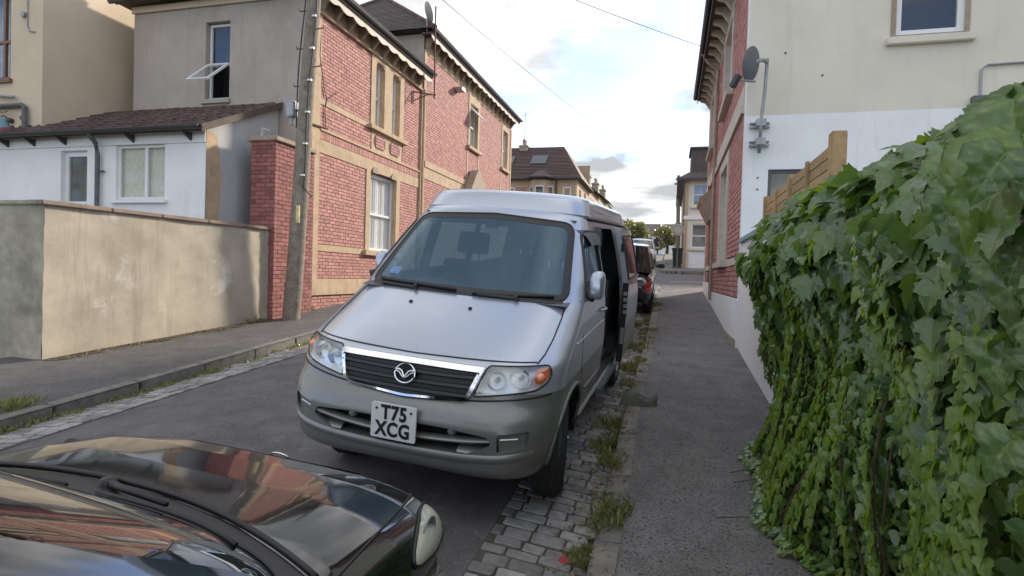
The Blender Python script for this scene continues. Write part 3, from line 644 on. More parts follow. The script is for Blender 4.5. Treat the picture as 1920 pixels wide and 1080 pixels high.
# wall bracket carrying an aerial mast
ab = thing('aerial_mast', 'thin aerial mast held on a rusty iron bracket between the two brick houses', 'aerial', (XF, 15.75, 6.6))
mb = MB(); mb.pbox(PF, 15.6, 15.66, 6.62, 6.98, 0.03, 0.05); mb.tube([(XF + .05, 15.63, 6.95), (XF + .55, 16.05, 6.95)], 0.02, 6); mb.tube([(XF + .05, 15.63, 6.70), (XF + .38, 15.9, 6.93)], 0.015, 6); put(mb.build('bracket', M['rust'], None), ab)
mb = MB(); mb.tube([(XF + .52, 16.02, 6.85), (XF + .5, 16.0, 9.5)], 0.021, 6); put(mb.build('mast', M['rust'], None), ab)
# ------------------------------------------------ second, taller brick house
h2 = thing('brick_house', 'taller red brick house with dark hipped roof and an open top-hung window', 'house', (XF - 2.5, 21, gz(21)), 'brick houses along the street')
holes2 = [(20.62, 21.50, 6.48, 8.10), (24.98, 25.74, 6.48, 8.16)]
mb = wall_holes(MB(), PF, Y2, Y3, 0.6, ZE2 - 0.05, [(a - .012, b + .012, c - .012, d + .012) for a, b, c, d in holes2], 0.15); put(mb.build('front_wall', M['mortar'], None), h2)
mb = MB(); mb.quad((XF - .01, Y2, 0.6), (-12.5, Y2, .6), (-12.5, Y2, ZE2), (XF - .01, Y2, ZE2)); mb.quad((XF - .01, Y3, 0.6), (-12.5, Y3, .6), (-12.5, Y3, ZE2), (XF - .01, Y3, ZE2)); mb.quad((-12.5, Y2, .6), (-12.5, Y3, .6), (-12.5, Y3, ZE2), (-12.5, Y2, ZE2))
put(mb.build('side_wall', M['render_grey'], None), h2)
hip_roof(h2, -12.8, XF + 0.42, Y2 - 0.25, Y3 + 0.25, ZE2 + 0.06, 11.2, (Y2 + 2.2, Y3 - 2.5), 'slate')
eaves(h2, Y2 - 0.2, Y3 + 0.2, ZE2, 0.6)
for b in ((PF, Y2, Y2 + .16, 1.5, ZE2 - .44, 0, .028), (PF, Y3 - .16, Y3, 1.5, ZE2 - .44, 0, .028)): part(h2, 'quoin_strip', 'stone', b)
part(h2, 'frieze', 'stone', (PF, Y2 + .16, Y3 - .16, 8.38, ZE2 - .1, 0, .026)); part(h2, 'string_course', 'stone', (PF, Y2 + .16, Y3 - .16, 4.98, 5.16, 0, .05)); part(h2, 'stone_band', 'stone', (PF, Y2 + .16, Y3 - .16, 4.62, 4.98, 0, .024))
for a, b, v0, v1 in holes2:
    for bb in ((PF, a - .2, a, v0, v1 + .27, -.12, .03), (PF, b, b + .2, v0, v1 + .27, -.12, .03), (PF, a, b, v1, v1 + .27, -.12, .028)): part(h2, 'jamb', 'stone', bb)
    part(h2, 'window_sill', 'stone', (PF, a - .28, b + .28, v0 - .12, v0, -.1, .12), bevel=.008); part(h2, 'apron_panel', 'stone', (PF, a - .24, a - .12, 5.16, v0 - .12, 0, .02), (PF, b + .12, b + .24, 5.16, v0 - .12, 0, .02))
    f2 = sash(h2, PF, a, b, v0, v1, 'upvc', bars=((v0 + v1) / 2,), inset=-.11, fw=.05, back='roompale', pane='pane_sky', curtain=True)
mb = MB(); mb.hexa([(XF - .08, 20.66, 7.98), (XF - .08, 21.46, 7.98), (XF + .42, 21.46, 7.48), (XF + .42, 20.66, 7.48), (XF - .06, 20.66, 8.01), (XF - .06, 21.46, 8.01), (XF + .45, 21.46, 7.51), (XF + .45, 20.66, 7.51)])
put(mb.build('open_sash', M['upvc'], None), h2)
mb = MB(); mb.prism(PF, [(19.95, 4.5), (22.3, 4.5), (22.3, 4.72), (20.9, 5.62), (20.75, 5.62), (19.95, 4.72)], 0.05, 0.34); put(mb.build('porch_gable', M['stone_grey'], None), h2)
part(h2, 'flood_lamp', 'metal', (PF, 18.9, 19.25, 8.02, 8.12, .02, .3))
wh2 = [(a - .2, b + .2, v0 - .12, v1 + .28) for a, b, v0, v1 in holes2]
bricks(h2, [(PF, Y2 + .17, Y3 - .17, 5.17, 8.37, wh2), (PF, Y2 + .17, Y3 - .17, 1.3, 4.61, [])], 'brick', 200, R_XP)
# dish and aerial on its roof
d2 = thing('roof_dish', 'small pale satellite dish on the hip of the taller brick house roof', 'satellite dish', (XF + 0.2, 16.2, 9.0))
def dish(parent, c, nrm, r, mat='dish'):
    q = Vector(nrm).to_track_quat('Z', 'Y'); mb = MB(); prof = [(r * t, 0.16 * r * 1.4 * t * t) for t in lin(0.02, 1, 9)]
    mb.lathe(prof + [(r, 0.33 * r * .7 + .01), (r * .97, .235 * r)], 28)
    mb.v = [tuple(Vector(c) + q @ Vector((x * 0.86, y, z))) for x, y, z in mb.v]; o = mb.build('reflector', M[mat], None, smooth=50); put(o, parent); return q
dish(d2, (XF + 0.15, 16.15, 9.42), (0.7, 0.6, 0.35), 0.30, 'signback'); mb = MB(); mb.tube([(XF + .15, 16.2, 8.9), (XF + .15, 16.2, 9.42)], .022, 6); put(mb.build('mast', M['metal'], None), d2)
ta = thing('roof_aerial', 'small television aerial above the near brick house roof', 'aerial', (-9.4, 14.2, 9.4))
mb = MB(); mb.tube([(-9.3, 15.2, 9.3), (-9.3, 15.2, 11.2)], .02, 6); put(mb.build('mast', M['metal'], None), ta)
for k in range(5): mb = MB(); mb.tube([(-9.3 + .17 * k, 15.0, 10.75), (-9.3 + .17 * k, 15.4, 10.75)], .009, 5); put(mb.build('rod', M['metal'], None), ta)
mb = MB(); mb.tube([(-9.3, 15.2, 10.75), (-8.5, 15.2, 10.75)], .012, 5); put(mb.build('boom', M['metal'], None), ta)

# ------------------------------------------------ brick pier, rendered boundary wall
pier = thing('brick_pier', 'tall dark red brick pier with stone cap behind the telegraph pole', 'pier', (-7.5, 10.1, gz(10)))
PPY, PPX = PY(9.55, -1), PX(-7.26, 1); pz0 = gz(9.5) - .1
mb = MB(); mb.box(-7.8, -7.26, 9.55, Y1 - .003, pz0, 4.16); put(mb.build('core', M['mortar'], None), pier)
bricks(pier, [(PPY, -7.8, -7.25, pz0 + .1, 4.16, []), (PPX, 9.54, Y1 - .01, pz0 + .1, 4.16, [])], 'brick_dark', 300, [R_YM, R_XP], ch=0.079)
part(pier, 'cap', 'stone_grey', (PPY, -7.86, -7.2, 4.16, 4.25, -(Y1 - .01 - 9.55), .06), bevel=.012)
bw = thing('boundary_wall', 'low cream rendered garden wall with stone coping beside the left pavement', 'wall', (-7.6, 7.6, gz(7.6)))
wa, wb = Vector((-7.66, 5.62)), Vector((-7.36, 9.56)); wd = (wb - wa).normalized(); wn = Vector((wd.y, -wd.x))
def PW(u, v, d): p = wa + wd * u + wn * d; return Vector((p.x, p.y, v))
WL = (wb - wa).length; WT = 2.47
mb = MB(); rows = [[PW(WL * i / 40, gz(5.6 + 4 * i / 40) - .1 + (WT - gz(5.6 + 4 * i / 40) + .1) * j / 14, 0.012 * math.sin(i * .6 + j) * math.sin(j * .9 + i * .23) - .004) for i in range(41)] for j in range(15)]
mb.grid(rows); mb.pbox(PW, 0.02, WL, 0.2, WT, -.24, -.03); put(mb.build('rendered_face', M['render_wall'], None, smooth=40), bw)
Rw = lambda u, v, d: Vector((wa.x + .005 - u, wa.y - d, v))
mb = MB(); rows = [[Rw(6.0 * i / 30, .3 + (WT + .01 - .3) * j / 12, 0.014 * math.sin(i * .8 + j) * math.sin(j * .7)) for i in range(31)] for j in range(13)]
mb.grid(rows); mb.pbox(Rw, 0.03, 6, .3, WT, -.22, -.03); put(mb.build('return_face', M['render_return'], None, smooth=40), bw)
u = -0.05
while u < WL - .02:
    L = min(random.uniform(.75, 1.05), WL + .02 - u); mb = MB(); mb.pbox(PW, u + .004, u + L - .004, WT + .002, WT + .065, -.29, .05); put(mb.build('coping_stone', M['coping'], None, bevel=.012), bw); u += L
u = .06
while u < 5.9: mb = MB(); mb.pbox(Rw, u, u + .9, WT + .003, WT + .06, -.27, .05); put(mb.build('coping_stone', M['render_return'], None, bevel=.012), bw); u += .91

# ------------------------------------------------ white lean-to extension
YL, XL = 8.8, -8.15
lt = thing('lean_to_extension', 'white painted lean-to extension with dark pantile roof behind the garden wall', 'extension', (-10.5, 9.6, gz(9.6)))
PL = PY(YL, -1); zl = 4.22
holesl = [(-10.20, -9.05, 2.96, 4.00), (-11.56, -10.90, 1.2, 3.92)]
mb = wall_holes(MB(), PL, -15.5, XL, .5, zl, holesl, .13); put(mb.build('front_wall', M['white'], None), lt)
mb = MB(); mb.poly([(XL, YL, .5), (XL, Y1 - .01, .5), (XL, Y1 - .01, 5.16), (XL, YL, zl)]); put(mb.build('end_wall', M['render_blue'], None), lt)
mb = MB(); mb.prism(lambda u, v, d: Vector((XL + d, u, v)), [(YL - .004, .6), (YL + .34, .6), (YL + .3, 2.5), (YL + .38, 3.4), (YL + .25, 4.2), (YL - .004, zl)], 0.0, 0.008); put(mb.build('bare_render_patch', M['stone'], None), lt)
sash(lt, PL, -10.20, -9.05, 2.96, 4.00, 'upvc', vbars=(-9.53,), inset=-.05, fw=.06, back='roompale', curtain=True, pane='pane_dull')
part(lt, 'window_sill', 'upvc', (PL, -10.26, -8.98, 2.90, 2.96, -.1, .08))
dr = sash(lt, PL, -11.56, -10.90, 1.2, 3.92, 'upvc', bars=(2.92, 2.62), inset=-.08, fw=.10, back='roompale', name='door', pane='pane_dull')
part(lt, 'fascia', 'white', (PL, -15.5, XL, 3.99, 4.20, .004, .03))
def proof(x, t, d=0): return Vector((x, YL - .22 + t * (Y1 - .02 - YL + .22), zl - .03 + t * 1.02 + d))
mb = MB(); mb.hexa([proof(-15.5, 0, -.05), proof(XL + .08, 0, -.05), proof(XL + .08, 1, -.05), proof(-15.5, 1, -.05), proof(-15.5, 0), proof(XL + .08, 0), proof(XL + .08, 1), proof(-15.5, 1)])
lroof = mb.build('roof', M['tile'], None); put(lroof, lt)
tm = MB(); rows = []      # one pantile, unit in x (0..1) and t (0..1)
for t, lift in ((0, .035), (1.08, .006)): rows.append([(s, t, lift + .038 * math.sin(2 * math.pi * s) + .025) for s in lin(0, 1, 11)])
rows.insert(0, [(x, y, z - .03) for x, y, z in rows[0]]); tm.grid(rows)
pant = bpy.data.meshes.new('pantile'); pant.from_pydata(tm.v, [], tm.f); pant.update(); pant.materials.append(M['tile'])
for p in pant.polygons: p.use_smooth = len(pant.polygons) > 0 and p.index >= 10
tw, nt_ = .245, 7; sl = math.atan2(1.02, Y1 - .02 - YL + .22); Ls = math.hypot(1.02, Y1 - .02 - YL + .22) / nt_
for r in range(nt_):
    for c in range(22):
        x = XL + .06 - tw * (c + 1)
        o = bpy.data.objects.new('pantile', pant); COL.objects.link(o); p = proof(x, r / nt_)
        o.matrix_basis = Matrix.Translation(p + Vector((0, 0, .0 + random.uniform(-.006, .008)))) @ Matrix.Rotation(sl + random.uniform(-.015, .015), 4, 'X') @ Matrix.Rotation(random.uniform(-.012, .012), 4, 'Z') @ Matrix.Diagonal((tw, Ls, 1, 1)); sub(o, lroof)
part(lt, 'verge', 'soffit', (lambda u, v, d: proof(XL + .08 + d, u, v), 0, 1, -.06, .07, .0, .03))
mb = MB(); rows = [[(x, YL - .27 + .06 * math.cos(a), zl + .0 + .06 * math.sin(a)) for a in lin(math.pi, 2 * math.pi, 8)] for x in (-15.5, XL + .12)]; mb.grid(rows); mb.tube([(-15.5, YL - .33, zl), (XL + .12, YL - .33, zl)], .012, 6)
put(mb.build('gutter', M['lead'], None), lt)
for x in (-14.2, -12.9, -12.2, -11.4, -9.75, -8.45): mb = MB(); mb.prism(lambda u, v, d, x=x: Vector((x + d, YL - u, v)), [(.03, 4.02), (.03, 4.16), (.3, 4.16)], -.02, .02); put(mb.build('gutter_bracket', M['lead'], None), lt)
mb = MB(); mb.tube([(-10.56, YL - .27, zl - .04), (-10.56, YL - .12, zl - .2), (-10.56, YL - .075, zl - .4), (-10.56, YL - .075, .9)], .042, 8); mb.tube([(-10.62, YL - .05, 3.5), (-10.42, YL - .05, 3.5)], .018, 6); put(mb.build('drainpipe', M['greypaint'], None), lt)
vt = part(lt, 'air_vent', 'upvc', (lambda u, v, d: Vector((XL + d, u, v)), 10.25, 10.5, 4.36, 4.62, 0, .03)); 
mb = MB()
for k in range(5): mb.box(XL + .03, XL + .045, 10.27, 10.48, 4.39 + .045 * k, 4.405 + .045 * k)
sub(mb.build('louvre', M['signback'], None), vt)

# ------------------------------------------------ cream building at the far left
cb = thing('cream_building', 'tall cream rendered building rising behind the lean-to roof', 'building', (-14.5, 11, gz(11)))
PC = PY(9.2, -1); XC = -12.62
holec = [(-14.7, -13.5, 5.56, 7.45)]
mb = wall_holes(MB(), PC, -20, XC, .5, 12.0, holec, .08); mb.quad((XC, 9.2, .5), (XC, 16, .5), (XC, 16, 12), (XC, 9.2, 12)); mb.quad((-20, 9.2, 12), (XC, 9.2, 12), (XC, 16, 12), (-20, 16, 12)); put(mb.build('wall', M['cream'], None), cb)
sash(cb, PC, -14.7, -13.5, 5.56, 7.45, 'brownframe', bars=(6.35,), vbars=(-13.72,), inset=-.03, fw=.06, back='roompale')
part(cb, 'window_sill', 'brownframe', (PC, -14.75, -13.44, 5.48, 5.56, -.05, .07))
mb = MB(); mb.tube([(-14.2, 9.12, 4.98), (-13.05, 9.12, 4.98), (-12.98, 9.12, 4.93), (-12.98, 9.12, 4.2)], .05, 8); put(mb.build('waste_pipe', M['greypaint'], None), cb)
mb = MB(); mb.tube([(-14.2, 9.1, 5.25), (-13.25, 9.1, 5.14)], .035, 8); put(mb.build('overflow_pipe', M['metal'], None), cb)
mb = MB(); mb.tube([(-13.02, 9.18, 8.2), (-13.02, 9.18, 6.62), (-12.95, 9.18, 6.5), (-12.8, 9.18, 6.48)], .012, 6); mb.lathe([(.0, -.07), (.06, -.06), (.06, 0)], 12, 'y', (-13.1, 9.19, 6.85)); put(mb.build('bell_wire', M['metal'], None), cb)
mb = MB(); mb.lathe([(.0, -.08), (.045, -.07), (.045, 0)], 10, 'y', (-13.08, 9.19, 4.72)); mb.lathe([(.0, -.1), (.05, -.08), (.05, 0)], 10, 'y', (-13.42, 9.19, 4.68)); put(mb.build('pipe_stub', M['lead'], None), cb)
pbx = thing('planter_box', 'pale blue planter box with a yellow-green plant on the cream wall', 'planter', (-13.8, 9.1, 4.55))
mb = MB(); mb.box(-14.05, -13.52, 8.98, 9.19, 4.47, 4.70); put(mb.build('box', M['blue'], None, bevel=.01), pbx)
mb = MB()
for k in range(46):
    p = Vector((random.uniform(-14.0, -13.45), random.uniform(8.95, 9.15), random.uniform(4.70, 4.86))); a = random.uniform(0, 6.28); d = Vector((math.cos(a), math.sin(a) * .5, .35)).normalized() * .06; e = Vector((-d.y, d.x, .02)).normalized() * .025
    mb.poly([p - d, p + e, p + d, p - e])
put(mb.build('foliage', M['weed'], None, fix=False), pbx)
aw = thing('awning', 'dark red striped domed awning above the lean-to gutter', 'awning', (-13.5, 9.0, 4.35))
for k in range(9):
    mb = MB(); a0, a1 = math.pi * k / 9 + .01, math.pi * (k + 1) / 9 - .01; rows = [[(-13.55 + .46 * math.cos(a) * math.cos(t), 9.19 - .30 * math.sin(a) * math.cos(t) - .005, 4.34 + .20 * math.sin(t)) for a in lin(a0, a1, 4)] for t in lin(0, math.pi / 2 * .97, 6)]; mb.grid(rows); put(mb.build('panel', M['red'], None, smooth=True), aw)

# ------------------------------------------------ telegraph pole and overhead wires
tp = thing('telegraph_pole', 'weathered wooden telegraph pole on the left pavement in front of the brick pier', 'pole', (-6.98, 9.72, pzl(-6.98, 9.72)))
pb, pt = Vector((-6.98, 9.72, pzl(-6.98, 9.72) - .15)), Vector((-6.49, 9.72, 9.0))
ptp = lambda t: pb.lerp(pt, t)
mb = MB(); mb.tube([ptp(t) + Vector((.012 * math.sin(t * 9), 0, 0)) for t in lin(0, 1, 16)], [.165 - .06 * t for t in lin(0, 1, 16)], 18); put(mb.build('shaft', M['pole'], None, smooth=40), tp)
def ptz(z): return ptp((z - pb.z) / (pt.z - pb.z))
for k, z in enumerate((5.2, 5.55, 5.9, 6.25, 6.6, 6.95, 7.3)):
    s = 1 if k % 2 else -1; q = ptz(z); mb = MB(); mb.tube([q, q + Vector((s * .27, -.04, 0)), q + Vector((s * .27, -.04, .05))], .011, 6); put(mb.build('step_iron', M['rust'], None), tp)
q = ptz(4.75); mb = MB(); mb.box(q.x - .36, q.x - .19, q.y - .12, q.y + .05, 4.62, 4.92); mb.tube([q + Vector((-.27, -.03, -.12)), q + Vector((-.27, -.03, -.28))], .05, 8); mb.tube([q + Vector((-.2, -.03, .0)), q + Vector((0, 0, 0))], .03, 6); put(mb.build('junction_box', M['metal'], None, bevel=.015), tp)
mb = MB()
for ph, x0 in ((0, -.13), (1.2, .12)):
    mb.tube([ptz(z) + Vector((x0 + .025 * math.sin(z * 2 + ph), -.10, 0)) for z in lin(4.4 if ph == 0 else 3.3, 8.6, 26)], .012, 6)
mb.tube([ptz(3.3) + Vector((.12, -.1, 0)), ptz(3.2) + Vector((.2, -.06, 0)), ptz(3.12) + Vector((.26, 0, 0))], .012, 6); put(mb.build('down_cable', M['cable'], None), tp)
for z in lin(3.5, 8.2, 9): q = ptz(z); mb = MB(); mb.box(q.x + .07, q.x + .15, q.y - .135, q.y - .09, z, z + .03); put(mb.build('cable_clip', M['upvc'], None), tp)
q = ptz(2.72); mb = MB(); mb.box(q.x + .05, q.x + .12, q.y - .15, q.y - .12, 2.62, 2.95); put(mb.build('warning_label', simple('label_yellow', (.6, .5, .25), .6, var=.5, scale=18), None), tp)
for z in (8.55, 8.75): 
    mb = MB(); q = ptz(z); mb.box(q.x - .45, q.x + .45, q.y - .14, q.y - .06, z, z + .09); put(mb.build('cross_arm', M['pole'], None), tp)
def wire(label, a, b, sag, r=.0075):
    a, b = Vector(a), Vector(b); mb = MB(); mb.tube([a.lerp(b, t) - Vector((0, 0, sag * 4 * t * (1 - t))) for t in lin(0, 1, 28)], r, 5); o = mb.build('overhead_wire', M['cable'], None); tag(o, label, 'wire')
# ================================================================ RIGHT SIDE: BRICK HOUSE WITH CREAM GABLE
PR = PX(XWR, -1); YA, YB = 9.30, 18.50; ZR = 7.30
rh = thing('end_terrace_house', 'brick fronted house with cream and white painted gable wall above the ivy', 'house', (4.5, 13.5, gz(13)))
hr = [(11.70, 13.25, 2.14, 4.00), (11.70, 13.20, 5.30, 6.75), (16.0, 16.9, 1.5, 3.4), (16.3, 17.6, 5.3, 6.75)]
mb = wall_holes(MB(), PR, YA, YB, .5, ZR - .05, [(a - .012, b + .012, c - .012, d + .012) for a, b, c, d in hr], .15); mb.quad((XWR, YB, .5), (9, YB, .5), (9, YB, ZR), (XWR, YB, ZR)); put(mb.build('front_wall', M['mortar'], None), rh)
PGa = PY(YA, -1); hu, hl = (2.90, 3.72, 5.24, 6.60), (1.33, 2.25, 2.55, 3.42)
ZP = 4.21
mb = wall_holes(MB(), PGa, XWR, 9.0, ZP, ZR, [hu], .13); mb.poly([(XWR, YA, ZR), (9, YA, ZR), (5, YA, 9.9)]); put(mb.build('gable_wall', M['gable'], None), rh)
mb = wall_holes(MB(), PGa, XWR, 9.0, .5, ZP, [hl], .13); put(mb.build('painted_lower_wall', M['white'], None), rh)
sash(rh, PGa, *hu, 'upvc', inset=-.03, fw=.075, back='dark'); part(rh, 'window_sill', 'gable', (PGa, 2.78, 3.84, 5.10, 5.20, 0, .09), bevel=.01)
part(rh, 'window_rebate', 'stone_grey', (PGa, 2.84, 2.90, 5.2, 6.66, 0, .02), (PGa, 3.72, 3.78, 5.2, 6.66, 0, .02), (PGa, 2.90, 3.72, 5.2, 5.24, 0, .018))
sash(rh, PGa, *hl, 'greypaint', inset=-.05, fw=.05, back='roompale')
mb = MB(); mb.hexa([(XWR - .45, YA - .12, ZR - .10), (XWR - .45, YB + .2, ZR - .10), (5, YB + .2, 9.97), (5, YA - .12, 9.97), (XWR - .45, YA - .12, ZR + .0), (XWR - .45, YB + .2, ZR + .0), (5, YB + .2, 10.09), (5, YA - .12, 10.09)])
mb.hexa([(9.45, YA - .12, ZR - .10), (9.45, YB + .2, ZR - .10), (5.001, YB + .2, 9.97), (5.001, YA - .12, 9.97), (9.45, YA - .12, ZR), (9.45, YB + .2, ZR), (5.001, YB + .2, 10.09), (5.001, YA - .12, 10.09)]); put(mb.build('roof', M['slate'], None), rh)
part(rh, 'soffit', 'soffit', (PR, YA, YB + .1, ZR - .14, ZR - .09, 0, .4)); 
k = YA + .3
while k < YB: mb = MB(); mb.prism(lambda u, v, d, k=k: Vector((XWR - u, k + d, v)), [(0, ZR - .45), (.05, ZR - .45), (.18, ZR - .27), (.32, ZR - .22), (.32, ZR - .14), (0, ZR - .14)], -.045, .045); put(mb.build('eaves_bracket', M['scallop'], None), rh); k += .55
mb = MB(); mb.grid([[(XWR - .45 - .065 * math.cos(a), y, ZR - .02 + .065 * math.sin(a)) for a in lin(math.pi, 2 * math.pi, 8)] for y in (YA - .1, YB + .2)]); mb.pbox(PR, YA - .1, YB + .2, ZR - .2, ZR - .02, .385, .40); put(mb.build('gutter', M['lead'], None), rh)
mb = MB(); mb.tube([(XWR - .44, 14.9, ZR - .06), (XWR - .3, 14.9, ZR - .3), (XWR - .07, 14.9, ZR - .5), (XWR - .07, 14.9, 1.3)], .04, 8); put(mb.build('drainpipe', M['stone_grey'], None), rh)
for nm, b in (('plinth', (PR, YA + .0, 15.6, .55, 1.50, 0, .035)), ('plinth', (PR, 15.6, YB, .9, 1.72, 0, .045)), ('quoin_strip', (PR, YA, YA + .16, 1.5, ZR - .14, 0, .012)), ('stone_band', (PR, YA + .16, 11.4, 2.03, 2.15, 0, .03)), ('stone_band', (PR, 13.5, YB, 2.05, 2.17, 0, .03)),
              ('string_course', (PR, YA + .16, YB, 4.30, 4.42, 0, .06)), ('frieze_band', (PR, YA + .16, YB, 4.42, 4.72, 0, .025)), ('end_strip', (PR, YB - .25, YB, 1.72, ZR - .14, 0, .03)), ('frieze', (PR, YA + .16, YB, ZR - .5, ZR - .14, 0, .025))): part(rh, nm, 'white' if nm in ('plinth', 'quoin_strip') else 'scallop', b)
for (a, b, v0, v1) in (hr[0], hr[1], hr[3]):
    for bb in ((PR, a - .2, a, v0, v1 + .2, -.12, .045), (PR, b, b + .2, v0, v1 + .2, -.12, .045), (PR, a, b, v1, v1 + .2, -.12, .04)): part(rh, 'jamb', 'scallop', bb)
    part(rh, 'window_sill', 'scallop', (PR, a - .26, b + .26, v0 - .11, v0, -.1, .13), bevel=.008); sash(rh, PR, a, b, v0, v1, 'upvc', bars=((v0 + v1) / 2,), inset=-.10, fw=.06, back='roompale')
sash(rh, PR, 16.0, 16.9, 1.5, 3.4, 'greypaint', bars=(2.4,), inset=-.12, fw=.09, back='dark', name='door')
mb = MB(); mb.prism(lambda u, v, d: Vector((XWR - u, 15.75 + d, v)), [(0, 3.3), (.10, 3.32), (.22, 3.55), (.30, 3.72), (.36, 3.78), (.36, 3.9), (.26, 3.95), (0, 4.22)], 0, 1.4); put(mb.build('porch_hood', M['stone_grey'], None), rh)
part(rh, 'alarm_box', 'redlens', (PR, 16.6, 16.85, 4.02, 4.3, .03, .12))
ho = [(a - .2, b + .2, v0 - .11, v1 + .2) for (a, b, v0, v1) in (hr[0], hr[1], hr[3])] + [(15.75, 17.15, 1.4, 4.25)]
bricks(rh, [(PR, YA + .17, YB - .26, 1.52, 2.02, ho), (PR, YA + .17, YB - .26, 2.18, 4.29, ho), (PR, YA + .17, YB - .26, 4.73, ZR - .51, ho)], 'brick', 300, R_XM, ch=.085, relief=.014)
part(rh, 'base_course', 'stone_grey', (PR, YA, YB, .3, .9, .035, .06))
mb = MB(); mb.tube([(3.93, YA - .03, 4.3), (3.93, YA - .03, 4.7), (4.0, YA - .03, 4.76), (5.5, YA - .03, 4.78)], .016, 6); put(mb.build('conduit', M['metal'], None), rh); part(rh, 'conduit_box', 'greypaint', (PGa, 3.83, 4.06, 4.15, 4.34, 0, .1))
for x, z in ((1.19, 3.30), (1.19, 3.13), (2.0, 4.75), (1.5, 5.1)): mb = MB(); mb.lathe([(0, -.012), (.014, -.01), (.014, 0)], 8, 'y', (x, YA, z)); put(mb.build('wall_plug', M['rust'], None), rh)
# dish on the gable corner
ds = thing('satellite_dish', 'grey satellite dish on a bent pole at the corner of the cream gable', 'satellite dish', (1.2, 9.25, 3.7))
mb = MB(); mb.tube([(1.17, 9.1, 3.62), (1.18, 9.08, 4.1), (1.21, 9.05, 4.5), (1.22, 9.0, 4.93)], .024, 8); put(mb.build('pole', M['metal'], None, smooth=True), ds)
for z in (3.76, 4.03):
    mb = MB(); mb.box(1.05, 1.32, 9.24, 9.297, z - .012, z + .012); mb.box(1.05, 1.32, 9.24, 9.297, z + .05, z + .07); mb.box(1.12, 1.25, 9.06, 9.25, z - .02, z + .075); put(mb.build('wall_bracket', M['metal'], None), ds)
q = dish(ds, (1.04, 8.86, 4.82), (-.80, .58, .18), .24)
mb = MB(); mb.tube([(1.05, 8.9, 4.86), (1.15, 8.95, 4.9), (1.22, 9.0, 4.88)], .028, 8); put(mb.build('dish_mount', M['metal'], None), ds)
mb = MB(); mb.tube([(1.06, 8.88, 4.58), (.80, 8.82, 4.59)], .016, 6); put(mb.build('feed_arm', M['metal'], None), ds)
mb = MB(); mb.tube([(.83, 8.82, 4.66), (.75, 8.82, 4.50)], .05, 4); put(mb.build('feed_horn', M['blackplastic'], None), ds)

# ------------------------------------------------ white garden wall, fence on top
gw = thing('garden_wall', 'white painted garden wall with teal coping carrying the ivy', 'wall', (1.1, 4, 0))
mb = MB(); mb.box(XWR, 1.22, 5.62, YA - .004, -.4, 2.33); mb.box(XWR + .003, 1.217, -3, 5.615, -.4, 2.27); put(mb.build('wall', M['white'], None), gw)
y = 5.60
while y < YA - .05:
    L = min(.9, YA - .01 - y); mb = MB(); mb.prism(lambda u, v, d: Vector((u, y + d, v)), [(.95, 2.335), (1.27, 2.335), (1.27, 2.39), (1.11, 2.42), (.95, 2.39)], .004, L - .004); put(mb.build('coping_stone', M['teal'], None), gw); y += .9
fn = thing('timber_fence', 'new orange timber slat fence with square posts above the ivy', 'fence', (1.12, 6, 2.42))
for yp, wd_, zt in ((7.66, .05, 2.80), (6.15, .05, 2.80), (4.62, .05, 2.84)): mb = MB(); mb.box(1.06, 1.06 + 2 * wd_, yp - wd_, yp + wd_, 2.25, zt); put(mb.build('post', M['timber'], None, bevel=.006), fn)
for a, b in ((4.69, 6.09), (6.21, 7.60)):
    for k in range(4): mb = MB(); mb.box(1.085, 1.105, a, b, 2.435 + .085 * k, 2.435 + .085 * k + .075); put(mb.build('slat', M['timber'], None), fn)
    mb = MB(); mb.box(1.06, 1.083, (a + b) / 2 - .03, (a + b) / 2 + .03, 2.42, 2.78); put(mb.build('batten', M['timber'], None), fn)

# ================================================================ ACROSS THE JUNCTION
def chimney(parent, x, y, z0, z1, n=3):
    mb = MB(); mb.box(x - .3, x + .3, y - .5, y + .5, z0, z1); mb.box(x - .36, x + .36, y - .56, y + .56, z1 - .16, z1 - .05); c = mb.build('chimney', M['stone_grey'], None); put(c, parent)  # grey in place of brick; distance haze is put into the colour
    for k in range(n): mb = MB(); mb.lathe([(.10, z1 - .06), (.12, z1 + .3), (.14, z1 + .32), (.13, z1 + .42), (.09, z1 + .42)], 10, 'z', (x, y - .35 + .35 * k, 0)); sub(mb.build('chimney_pot', M['stone_grey'], None), c)
fr_ = thing('corner_house', 'pale corner house with white windows across the junction behind the dark bin', 'house', (3.5, 36, gz(33)))
PFR = PY(32.7, -1); zf = gz(32.7)
hf = [(1.0, 1.85, 5.75, 6.9), (1.0, 1.85, 3.5, 4.78), (3, 4, 3.4, 4.9), (3, 4, 5.7, 6.9)]
mb = wall_holes(MB(), PFR, .60, 9, 2.2, 7.2, hf, .12); mb.quad((.60, 32.7, 2.2), (.60, 44, 2.2), (.60, 44, 7.2), (.60, 32.7, 7.2)); put(mb.build('wall', M['gable'], None), fr_)
for h in hf: sash(fr_, PFR, *h, 'upvc', bars=((h[2] + h[3]) / 2,), inset=-.05, fw=.07, back='roompale'); part(fr_, 'window_sill', 'gable', (PFR, h[0] - .1, h[1] + .1, h[2] - .14, h[2], -.04, .14))
part(fr_, 'string_course', 'white', (PFR, .54, 9, 5.0, 5.2, 0, .08)); part(fr_, 'white_base', 'white', (PFR, .9, 9, 2.3, 3.3, .0, .03)); part(fr_, 'corner_strip', 'stone', (PFR, .58, .78, 2.3, 7.1, 0, .05))
